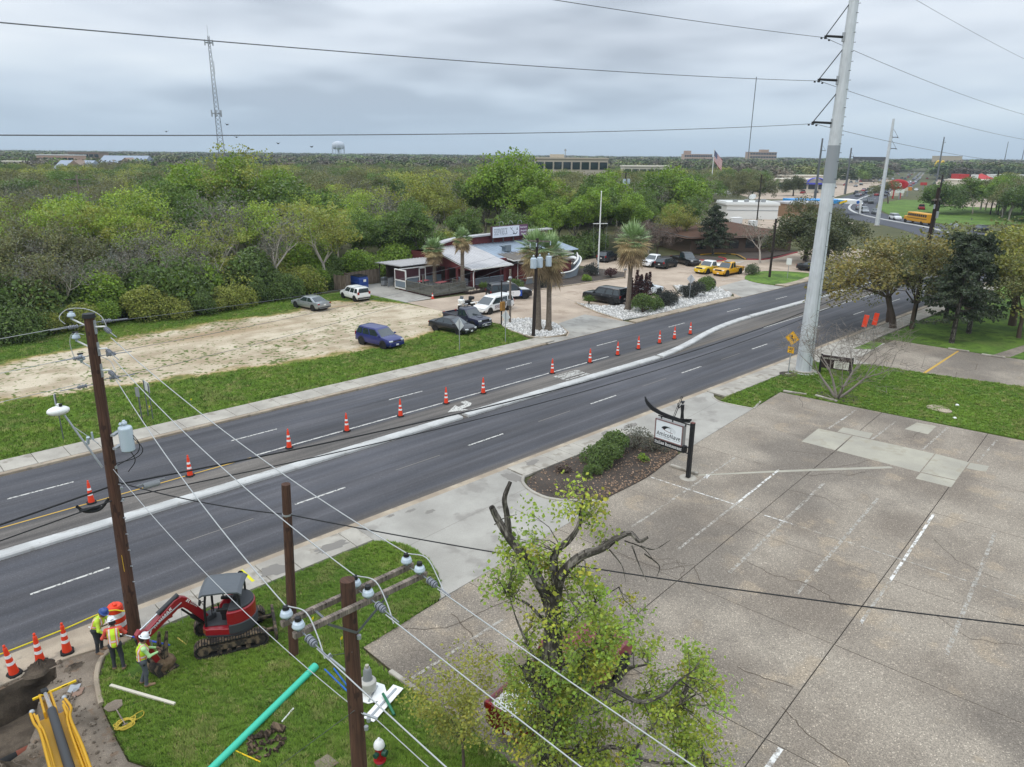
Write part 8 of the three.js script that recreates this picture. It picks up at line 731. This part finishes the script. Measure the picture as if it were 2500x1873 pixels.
// ---------- background: masts, buildings, traffic ----------
{
const lat=thing('lattice_tower','tall lattice communications tower above the wood','tower',V(155,0,372));const h=69,legs=[],br=[];const w=y=>lerp(2.3,0.5,y / h);const P=(k,y)=>new V3(Math.cos(k*2.094 + 0.4)*w(y),y,Math.sin(k*2.094 + 0.4)*w(y));for(let k=0;k<3;k++)legs.push(mesh('leg',rod(P(k,0),P(k,h),0.16,0.1,6),M.galvDark,lat));for(let i=0;i<34;i++){const y0=i / 34*h,y1=(i + 1)/ 34*h;for(let k=0;k<3;k++)br.push(rod(P(k,y0),P((k + 1)% 3,y1),0.07,0.07,4),rod(P((k + 1)% 3,y0),P(k,y1),0.07,0.07,4));}const bm=mesh('bracing',br,M.galvDark,lat);mesh('antenna_array',[cyl(1.9,1.9,0.25,0,h - 3,0,10),...[0,1,2,3,4,5].map(k=>box(0.4,2.4,0.3,Math.cos(k)*2,h - 3,Math.sin(k)*2))],M.galv,lat);mesh('antenna_array',[cyl(2.2,2.2,0.3,0,34.4,0,10),...[0,1,2,3,4,5].map(k=>box(0.5,3,0.4,Math.cos(k)*2.4,34.4,Math.sin(k)*2.4))],M.galv,lat);mesh('whip_antenna',[rod(new V3(0,h,0),new V3(0,h + 4.5,0),0.09),rod(new V3(1.4,52,0),new V3(1.4,58,0),0.12)],M.galv,lat);
const m=thing('radio_mast','thin guyed radio mast on the horizon behind the steel pole','mast',V(916,2,506));mesh('mast',box(0.8,113,0.8,0,56.5,0),M.galvDark,m);
const wt=thing('water_tower','pale multi leg water tower on the horizon','water tower',V(788,3,1323));mesh('tank',lathe([[0,21],[9,22],[12,25.5],[12.4,30],[11,34],[6,36.5],[0,37.5]],20),mat(0xb9c0c8,0.6),wt);mesh('riser',cyl(2,1.6,24,0,11,0,12),mat(0xb9c0c8,0.6),wt);for(let k=0;k<8;k++)mesh('leg',rod(new V3(Math.cos(k*0.785)*13,-4,Math.sin(k*0.785)*13),new V3(Math.cos(k*0.785)*12,30,Math.sin(k*0.785)*12),0.55),mat(0xb9c0c8,0.6),wt);
const bm2={tan:mat(0xb7ad9c,0.85),cream:mat(0xcfc8b8,0.85),white:mat(0xdfe0dd,0.8),brick:mat(0x8d7b6e,0.9),grey:mat(0x9aa0a6,0.8),dark:mat(0x4a4642,0.9),blueGrey:mat(0x8f9aa8,0.6),red:mat(0xa01c20,0.7),redroof:mat(0xb02a28,0.7)};
// block(s, t, width, depth, height, turn...) with a window band per storey, each window a part
function block(name,label,s,t,w,d,h,turn,wall,o={}){const g=thing(name,label,'building',V(s,o.y||0,t),turn);mesh('wall',box(w,h,d,0,h / 2,0),wall,g);mesh('roof',box(w + 0.6,0.5,d + 0.6,0,h + 0.25,0),o.roof||wall,g);if(o.storeys)for(let f=0;f<o.storeys;f++)for(let k=0;k<o.bays;k++){const ww=w / o.bays*0.82,hh=h / o.storeys*0.5;shared('window',o.wg||=metreUV(clean(box(ww,hh,0.3))),M.glass,g,new V3(-w / 2 +(k + 0.5)*w / o.bays,(f + 0.55)*h / o.storeys,d / 2 + 0.02));}if(o.extra)o.extra(g);return g;}
block('office_building','long tan office building with two rows of dark windows above the trees',205.4,184,26,12,15,-0.77,bm2.tan,{storeys:3,bays:8,extra:g=>{mesh('penthouse',box(5,1.4,4,-5,15.9,0),bm2.tan,g);mesh('antenna',[rod(new V3(-2,15,0),new V3(-2,18.5,0),0.15),box(0.8,0.6,0.3,-2,18,0)],M.galv,g);}});
block('office_wing','lower tan office wing with one row of windows beside the office building',245.4,180,18,10,12.2,-0.77,bm2.cream,{storeys:3,bays:6});
block('warehouse','pale metal warehouse roof between the trees behind the restaurant',168,132,26,12,6.5,-0.77,bm2.grey);
block('white_store','white flat roofed store with rooftop vents behind the tan restaurant',189.5,103.5,14,10,3.7,-0.77,bm2.white,{extra:g=>{mesh('parapet',[box(14.4,0.5,0.4,0,4.3,4.9),box(0.4,0.5,10,6.9,4.3,0),box(0.4,0.5,10,-6.9,4.3,0),box(14.4,0.5,0.4,0,4.3,-4.9)],bm2.white,g);for(const[x,z]of[[-4,2],[0,-1],[2.5,1],[5,-2]])mesh('roof_unit',box(1.1,0.8,1,x,4.6,z),M.grey,g);mesh('satellite_dish',[lathe([[0,0],[0.8,0.25],[1.0,0.5]],14).rotateX(-0.9).translate(2,5.3,-2)],M.white,g);mesh('wall_band',box(13.9,0.12,0.1,0,2.4,5.06),bm2.grey,g);}});
{const g=thing('tan_restaurant','low tan restaurant with a brown hipped roof behind the cedar','building',V(121,0,70),-0.5);mesh('wall',box(20,2.8,12,0,1.4,0),mat(0x6d5c50,0.9),g);const r=new THREE.ConeGeometry(1,1,4,1).rotateY(PI / 4).scale(16.5,2.2,10.5).translate(0,3.9,0);mesh('roof',r,new THREE.MeshStandardMaterial({roughness:1,map:M.shingle.map,color:0xcf9f84}),g);mesh('eave',box(22.5,0.25,14.2,0,2.85,0),bm2.dark,g);for(let k=0;k<6;k++)mesh('window',box(1.8,1.4,0.1,-8 + k*3.2,1.5,6.04),M.glass,g);mesh('roof_unit',[box(2,1.2,1.4,2,5,0),box(1.2,1,1.2,5,4.6,1)],M.white,g);}
{const g=thing('gas_canopy','blue, white and yellow petrol station canopy beyond the junction','canopy',V(224,-1.8,95),-0.77);mesh('canopy_roof',box(20,1.0,9,-3,5.6,0),mat(0x2b8fd0,0.5),g);mesh('white_band',box(5,1.04,9.06,4.6,5.6,0.02),M.white,g);mesh('yellow_swoosh',box(2.4,0.6,0.1,1.6,5.6,4.6,0,0,0.3),M.hazardYellow,g);mesh('emblem',cyl(0.45,0.45,0.12,6,5.6,4.62,14,PI / 2),mat(0x1a5fae,0.5),g);for(const x of[-9,0,9])mesh('column',box(0.5,5.2,0.5,x,2.6,0),M.white,g);}
block('metal_shed','low shed with a pale metal roof beside the petrol station',208,97,12,9,3.6,-0.5,mat(0x8a6f55,0.9),{roof:M.tin});
block('big_store','wide cream flat store behind the road on the right',478,114,42,24,5,-0.77,bm2.cream,{});{const g=thing('red_roof_restaurant','restaurant with bright red hip roofs along the far road','building',V(534,0,139),-0.77);mesh('wall',box(26,4.6,12,0,2.3,0),bm2.cream,g);mesh('roof',[new THREE.ConeGeometry(1,1,4).rotateY(PI / 4).scale(10,3.4,8).translate(4,6.2,0),box(6,3,9,-9,6,0)],bm2.redroof,g);mesh('gable',box(4,3.2,1,-3.5,5.8,6),bm2.white,g);}
block('grey_store','grey flat roofed store beside the junction trees',352,172,34,14,6,-0.77,bm2.cream,{storeys:1,bays:7,extra:g=>mesh('blue_arch',[new THREE.TorusGeometry(4,0.5,6,16,PI).scale(1,0.5,1).translate(11,5,7.6),box(9,0.7,0.6,11,4.4,7.6)],mat(0x4a4fc0,0.5),g)});block('long_store','long pale store roof behind the junction trees',300,196,40,16,6,-0.77,bm2.white);
block('hospital_tower','pale block with a stepped top on the right horizon',1067,569,40,24,24,-0.77,mat(0xa58e7c,0.9),{storeys:5,bays:10,extra:g=>mesh('penthouse',box(12,4,10,4,26,0),mat(0xa58e7c,0.9),g)});block('hospital_wing','long pinkish building on the horizon behind the flag',954,609,40,20,20,-0.77,mat(0xb79c8b,0.9),{storeys:4,bays:12,extra:g=>mesh('penthouse',box(9,5,9,-14,22.5,0),mat(0xa38a7a,0.9),g)});block('horizon_block','dark low block on the horizon beyond the far road',1031,395,34,20,18,-0.77,bm2.dark,{});block('horizon_store','tan windowless store on the horizon above the far road',1437,421,38,24,21.5,-0.77,mat(0xb3a388,0.9),{});
// left horizon: school roofs and halls
const gab=(label,s,t,w,d,h,turn,rm)=>{const g=thing('gabled_hall',label,'building',V(s,2,t),turn);mesh('wall',box(w,h,d,0,h / 2,0),bm2.brick,g);mesh('roof',prism([[-d / 2 - 1,0],[d / 2 + 1,0],[0,d*0.28]],w + 2).rotateY(PI / 2).translate(0,h,0),rm,g);mesh('porch_gable',prism([[-7,0],[7,0],[0,5]],d*0.7).translate(w*0.2,h - 1,d*0.3),bm2.brick,g);for(let k=0;k<5;k++)mesh('window',box(2,2.5,0.2,-w / 2 +(k + 0.5)*w / 5,h*0.5,d / 2 + 0.1),M.glass,g);};gab('large brick hall with a blue grey gabled roof on the left horizon',138.6,463,24,18,7,-0.77,bm2.blueGrey);gab('small brick hall with a blue grey gable beside the large hall',101.7,415,15,14,6,-0.77,bm2.blueGrey);
block('flat_school','long pale flat building at the left edge of the horizon',92,520,30,14,10,-0.77,bm2.cream,{storeys:1,bays:10});block('brick_hall','red brick hall on the left horizon behind the round tree',186,722,26,16,15,-0.77,bm2.brick,{storeys:3,bays:6});block('pale_hall','pinkish hall with a white roof on the left horizon',128,560,24,14,13.5,-0.77,mat(0xb99a88,0.9),{storeys:2,bays:6,roof:bm2.white});block('left_store','white and tan store at the far left edge of the skyline',66,540,30,14,12.5,-0.77,bm2.cream);block('wood_cabin','white roof glimpsed between the trees of the wood',30,118,9,7,4,-0.77,bm2.white);block('wood_trailer','pale trailer glimpsed at the left side of the wood',14,104,12,5,3.5,-0.9,bm2.white);
// poles of the far road
steelPole(193.8,0,69.9,25.3,0.55,0.28,'second pale steel pole standing at the road bend',[[21.1,1.25,-1.2],[18.5,1.25,-1.2]]);steelPole(292.6,0,130.8,23.5,0.55,0.3,'blue grey steel pole beyond the junction trees',[[19,1.2,-1.2]],'steel_pole',M.galvDark);steelPole(355.5,0,144.8,20.8,0.55,0.3,'blue grey steel pole by the far stores',[[17,1.2,-1.2]],'steel_pole',M.galvDark);steelPole(620,1,186,32,0.7,0.4,'far steel pole on the right of the distant road',[[28,1.2,-1.2]],'steel_pole',M.galvDark);
{const P=pole('utility_pole','leaning dark wooden pole behind the rust leafed tree',76.8,22.9,13.5,0.22,0.15,M.poleDark,[77.1,22.8]);P.add('crossarm',[rbox(2.2,0.14,0.12,0.01,77.05,12.4,-22.8)],M.arm);P.add('cutout',[cyl(0.08,0.08,0.4,76.4,11.8,-22.7,8),cyl(0.2,0.2,0.6,77.4,11,-22.7,10)],M.galv);const Q=pole('utility_pole','dark wooden pole at the junction with a traffic signal',170,50,13,0.2,0.15,M.poleDark);}pole('utility_pole','thin wooden pole beside the white store',176,93,12,0.18,0.13,M.poleDark);pole('utility_pole','wooden pole beside the big cream store',262,62,13,0.2,0.14,M.poleDark);{const P=pole('utility_pole','wooden pole with transformers above the wood behind the brown tree',140,108,12.5,0.2,0.14,M.poleDark);P.add('transformer_tank',[cyl(0.35,0.35,1.1,140.5,10.5,-107.5,12),cyl(0.35,0.35,1.1,139.2,10.5,-107.7,12)],M.porcelain);P.add('crossarm',[box(3,0.14,0.12,140,12.2,-108)],M.arm);}{const P=pole('utility_pole','pale pole with a crossarm in the left side of the wood',32,133,12.5,0.18,0.12,M.arm);P.add('crossarm',[box(3.4,0.15,0.12,32,11.8,-133),box(2.6,0.15,0.12,32,10.6,-133)],M.arm);}pole('utility_pole','dark pole on the left skyline before the brick halls',22,215,14,0.22,0.15,M.poleDark);for(let k=0;k<7;k++){const g=thing('floodlight_mast','thin floodlight mast on the right horizon','mast',V(1500 + k*14,12,350 - k*22),0,'floodlight masts on the right horizon');mesh('mast',rod(new V3(0,0,0),new V3(0,34,0),0.7,0.5,5),M.galvDark,g);}
{const g=thing('flagpole','flagpole flying a large striped flag above the far trees','flagpole',V(291.5,0,177.5));mesh('mast',rod(new V3(0,0,0),new V3(0,19.5,0),0.25,0.12),M.white,g);const t=canvasTex(128,96,(x,w,h)=>{for(let i=0;i<13;i++){x.fillStyle=i % 2?'#e6e4e0':'#a8323c';x.fillRect(0,i*h / 13,w,h / 13 + 1);}x.fillStyle='#2e3a66';x.fillRect(0,0,w*0.4,h*0.54);x.fillStyle='#e6e4e0';for(let i=0;i<20;i++)x.fillRect(5 +(i % 5)*10,5 +(i / 5|0)*12,4,4);});const q=new THREE.PlaneGeometry(7,4.5,10,4);const p=q.attributes.position;for(let i=0;i<p.count;i++){const u=p.getX(i)+ 3.5;p.setXYZ(i,u*0.55,p.getY(i)- u*0.62,Math.sin(u)*0.3);}q.computeVertexNormals();const f=mesh('flag',q,new THREE.MeshStandardMaterial({map:t,roughness:0.8,side:THREE.DoubleSide}),g,true);f.rotation.y=-0.8;f.position.y=17;}
// low stores lining the far road
{const R=rng(5150);for(let k=0;k<16;k++){const s=400 + k*34 + R()*14,i=RC.findIndex(p=>p[0]>s),p=RC[i],side=k % 2?-1:1,w=16 + R()*16,off=side>0?40 + R()*16:-(48 + R()*26);if(s<520&&side<0)continue;const wallc=[['cream',bm2.cream],['white',bm2.white],['tan',bm2.tan],['grey',bm2.grey]][k % 4];block('roadside_store',wallc[0]+ ' flat roofed store lining the ' +(side>0?'left':'right')+ ' side of the far road',p[0]- 0.28*off,p[1]+ 0.96*off,w,12,4.5 + R()*2.5,-0.77,wallc[1],{storeys:1,bays:4}).userData.group=wallc[0]+ ' stores along the far road';}}
// roadside signs along the far road
{const g=thing('restaurant_pylon','red pylon sign reading DQ beside the far road','sign',V(337,-6.8,115.5),-0.78);mesh('pole',[box(0.5,11,0.5,-1.5,5.5,0),box(0.5,11,0.5,1.5,5.5,0)],mat(0xb02a28,0.6),g);mesh('emblem',ball(1,0,12.5,0,4.4,2.2,0.5,18),mat(0xb3202a,0.5),g);const t=canvasTex(128,64,(x,w,h)=>{x.fillStyle='#b3202a';x.fillRect(0,0,w,h);x.fillStyle='#eee';x.font='bold 54px sans-serif';x.fillText('DQ',18,52);});mesh('emblem_print',quad(new V3(-2.4,11.3,0.55),new V3(2.4,11.3,0.55),new V3(2.4,13.7,0.55),new V3(-2.4,13.7,0.55)),new THREE.MeshStandardMaterial({map:t}),g,true);mesh('board',box(5.4,2.2,0.4,0,9,0),bm2.cream,g);}{const g=thing('arches_sign','yellow arches sign rising beside the far road','sign',V(902,1,270),-0.78);mesh('arch',[new THREE.TorusGeometry(3.2,0.7,6,14,PI).scale(0.8,1.6,1).translate(-2.6,8,0),new THREE.TorusGeometry(3.2,0.7,6,14,PI).scale(0.8,1.6,1).translate(2.6,8,0)],M.hazardYellow,g);mesh('pole',box(0.8,8,0.8,0,4,0),M.grey,g);}for(const[s,t,l,m2]of[[330,112,'white board sign on a post at the far verge',bm2.white],[352,118,'cream board sign beside the red pylon',bm2.cream],[360,119,'orange board sign between the far cars',mat(0xc9802a,0.6)],[440,138,'red square sign on a post near the cream store',bm2.redroof]]){const g=thing('board_sign',l,'sign',V(s,0,t),-0.78);mesh('board',box(3.4,1.5,0.4,0,3.4,0),m2,g);mesh('pole',box(0.4,3,0.4,0,1.5,0),M.grey,g);}
// school bus and traffic
const nrm=i=>{const p=RC[i],q=RC[Math.min(RC.length - 1,i + 1)];return[q[0]- p[0],q[1]- p[1]];};const onRoad=(s,off)=>{let i=RC.findIndex(p=>p[0]>s)- 1;const p=RC[i],q=RC[i + 1],k=(s - p[0])/(q[0]- p[0]),d=[q[0]- p[0],q[1]- p[1]],l=Math.hypot(...d);return[lerp(p[0],q[0],k)- d[1]/ l*off,lerp(p[1],q[1],k)+ d[0]/ l*off,d];};
{const[s,t,d]=onRoad(206,-3);const g=thing('school_bus','yellow school bus crossing the junction beside the grass','bus',V(s,0,t),DIR(d[0],d[1]));const y=mat(0xcf9412,0.5);mesh('body',rbox(9.5,2.3,2.4,0.2,-0.6,1.75,0),y,g);mesh('hood',rbox(1.9,1.2,2.1,0.2,5.0,1.2,0),y,g);for(const z of[1,-1])for(let k=0;k<9;k++)mesh('window',box(0.8,0.6,0.04,-4.7 + k*1.0,2.3,z*1.21),M.glass,g);mesh('windshield',box(0.05,0.9,2,4.17,2.2,0),M.glass,g);for(const z of[1,-1])mesh('stripe',box(9.4,0.12,0.03,-0.6,1.5,z*1.215),M.black,g);for(const x of[-3,4.9])for(const z of[1,-1])mesh('wheel',cyl(0.5,0.5,0.3,x,0.5,z*1.05,14,PI / 2),M.rubber,g);}
const cols=[['white',0xdcdedf],['silver',0x9a9fa3],['black',0x17181b],['red',0x8d1c20],['grey',0x55595e],['dark blue',0x1d2845],['tan',0xa79a86]];const R=rng(909);const proto2={};
const carAt=(s,t,turn,ci,type,label,group)=>{const k=ci + type;if(!proto2[k]){proto2[k]=thing('car',label,'car',V(s,0,t),turn,group);const st=CT[type];const body=paintMat(cols[ci][1]);mesh('body',loftBody(st.top.map(([f,top])=>[f*st.L,top,st.W / 2*(Math.abs(f)>0.47?0.88:1),0.25])),body,proto2[k]);const[b0,b1,r0,r1]=st.cab.map(f=>f*st.L),w0=st.W*0.46,w1=st.W*0.37;const ring=(x0,x1,y,w)=>[[x1,y,w],[x0,y,w],[x0,y,-w],[x1,y,-w]];mesh('windows',[gridMesh([ring(b0,b1,st.belt - 0.03,w0),ring(r0,r1,st.H - 0.1,w1)],true)],M.glass,proto2[k]);mesh('roof',[rbox(r1 - r0 + 0.1,0.1,w1*2 + 0.06,0.04,(r0 + r1)/ 2,st.H - 0.06,0)],body,proto2[k]);for(const x of st.wb)for(const z of[1,-1])mesh('wheel',cyl(st.r,st.r,0.24,x*st.L,st.r,z*(st.W / 2 - 0.1),12,PI / 2),M.rubber,proto2[k]);return proto2[k];}return dup(proto2[k],V(s,0,t),turn,1,label,group);};
for(const[s,off,ci,ty,dir,l]of[[196,-4.5,1,'sedan',1,'silver sedan on the road bend near the bus'],[192,-8.3,2,'suv',1,'black suv stopped at the kerb behind the bus'],[216,-3.5,0,'suv',-1,'white suv passing in front of the school bus'],[232,-5,4,'suv',-1,'grey suv waiting behind the white suv'],[238,-3,1,'van',-1,'silver van waiting beside the grey suv'],[249,-2.6,2,'sedan',-1,'black sedan approaching the road bend'],[262,-3,3,'sedan',-1,'red sedan driving down to the bend'],[276,-3,0,'sedan',-1,'white sedan driving down to the bend'],[288,-6,2,'suv',-1,'black suv driving in the outer lane before the bend'],[296,-3.5,4,'pickup',-1,'grey pickup driving down towards the bend'],[262,-22,3,'pickup',1,'red pickup parked on the grass by the second steel pole'],[352,-6,2,'sedan',-1,'black car on the straight beyond the bend']]){const[x,t,d]=onRoad(s,off);carAt(x,t,DIR(d[0]*dir,d[1]*dir),ci,ty,l);}
for(let k=0;k<170;k++){const s=340 + Math.pow(R(),1.4)*680,lane=[-6.4,-3,3.4,6.6][(R()*4)|0],[x,t,d]=onRoad(s,lane +(R()<0.4?(R()<0.5?-14 - R()*22:14 + R()*18):0)),dir=lane<0?-1:1,ci=(R()*7)|0,ty=R()<0.5?'suv':R()<0.6?'sedan':'pickup';carAt(x,t,DIR(d[0]*dir,d[1]*dir),ci,ty,'distant ' + cols[ci][0]+ ' ' +(ty==='suv'?'suv':ty==='sedan'?'sedan':'pickup')+ ' in the far road traffic','distant ' + cols[ci][0]+ ' ' + ty + ' traffic');}
// verge and grass by the junction
struct('lawn',slab([[212,58],[232,80],[262,95],[300,108],[330,110],[330,60],[240,40]],-0.03,0.06,0.02),M.grass);struct('parking_lot',[flat([[300,86],[420,128],[700,210],[740,190],[420,96],[300,70]],0.09),flat([[300,128],[330,138],[460,172],[640,224],[620,260],[330,190],[280,150]],0.02),flat([[165,80],[196,76],[222,96],[246,112],[200,118],[165,104]],0.0)],M.shipLot);
for(const[s,t,k2,h,m2,l]of[[252,74,'live_oak',10,LM.hedge,'dark oak on the grass behind the school bus'],[296,104,'small_oak',9,LM.olive,'bushy tree beside the wooden pole at the junction'],[240,52,'bare_tree',11,LM.greyLeaf,'leafless tree right of the school bus'],[318,152,'live_oak',9,LM.dark,'rounded dark oak in front of the far stores'],[262,60,'elm_tree',12,LM.bright,'bright green tree before the cream store']]){const c=plant(k2,s,t,h,m2,l,'tree',undefined,0,R);delete c.userData.group;}
for(const[s,y,t]of[[49,19.5,140],[55,20.6,128],[60,17.6,120],[64,17.1,116],[52,18.4,118]]){const g=thing('bird','small dark bird flying over the wood','bird',V(s,y,t),R()*6,'birds flying over the wood');mesh('body',[ball(0.12,0,0,0,2.2,0.8,0.9,8)],M.black,g);for(const z of[1,-1])mesh('wing',quad(new V3(0.12,0,0),new V3(-0.12,0,0),new V3(-0.1,0.16,z*0.5),new V3(0.04,0.16,z*0.5)),mat(0x17181a,0.9,0,{side:THREE.DoubleSide}),g);}
}
// ---------- grass blades on the lawns ----------
{
const R=rng(606);const blade=(n,h,w)=>{const pos=[];for(let k=0;k<n;k++){const a=R()*6.28,r=R()*0.06,x=Math.cos(a)*r,z=Math.sin(a)*r,b=R()*6.28,l=h*(0.6 + 0.6*R()),e=0.6*l;pos.push(x - Math.sin(b)*w,0,z + Math.cos(b)*w,x + Math.sin(b)*w,0,z - Math.cos(b)*w,x + Math.cos(b)*e,l,z + Math.sin(b)*e);}const g=new THREE.BufferGeometry();g.setAttribute('position',new THREE.Float32BufferAttribute(pos,3));g.computeVertexNormals();return g;};
const sow=(P,n,y,sc,name,label,box4,dens)=>{const im=new THREE.InstancedMesh(blade(11,0.06,0.009),mat(0xffffff,0.9,0,{side:THREE.DoubleSide}),n),m=new THREE.Matrix4(),q=new THREE.Quaternion(),c=new THREE.Color();let k=0,guard=0;while(k<n&&guard++<n*20){const s=lerp(box4[0],box4[1],R()),t=lerp(box4[2],box4[3],R());if(!P(s,t))continue;const f=fbm(s / 40 + 2,t / 40 + 2,22,22,4,81),f2=fbm(s / 40 + 2,t / 40 + 2,60,60,3,83);q.setFromAxisAngle(UP,R()*6.28);const z=sc*(0.6 + 0.8*R())*(0.7 + 0.6*f2);m.compose(V(s,y,t),q,new V3(z*1.3,z,z*1.3));im.setMatrixAt(k,m);const v=0.75 + 0.5*R(),dry=sstep(0.55,0.7,f2)*0.6*R()+(R()<0.04?0.8:0);c.setRGB(lerp(lerp(0.1,0.18,f),0.36,dry)*v,lerp(lerp(0.19,0.28,f),0.32,dry)*v,lerp(0.025,0.13,dry)*v);im.setColorAt(k,c);k++;}im.count=k;im.name=name;im.userData={kind:'stuff',label,category:'grass'};im.castShadow=im.receiveShadow=true;scene.add(im);};
const bare=(s,t)=>(Math.hypot(s - 6.3,t - 16.5)<0.6*(0.6 + 0.7*R()))||(Math.hypot((s - 4.9)/ 1.2,(t - 22.3)/ 0.8)<0.8*R()+ 0.25);sow((s,t)=>inPoly(s,t,LAWN)&&!bare(s,t),60000,0.062,1,'lawn_grass','short green grass blades of the near lawn around the works',[3.2,15.9,6,24.1]);sow((s,t)=>inPoly(s,t,LAWN2),26000,0.045,1.5,'roadside_grass','green grass blades of the lawn by the steel pole',[42.7,66,-2,24.1]);sow((s,t)=>t<tN(s)- 0.2 - 0.9*R()&&(s<45.2||t>44.8 +(s - 45.2)*2.8),42000,0.018,1.6,'verge_grass','green grass blades of the verge along the gravel lot',[-2,47.4,44.75,57]);sow((s,t)=>t>tF(s)+ 0.3 + 0.9*R(),14000,0.01,1.8,'wood_edge_grass','rough grass along the edge of the wood',[4,46.5,65,76.5]);
}
renderer.render(scene,camera);
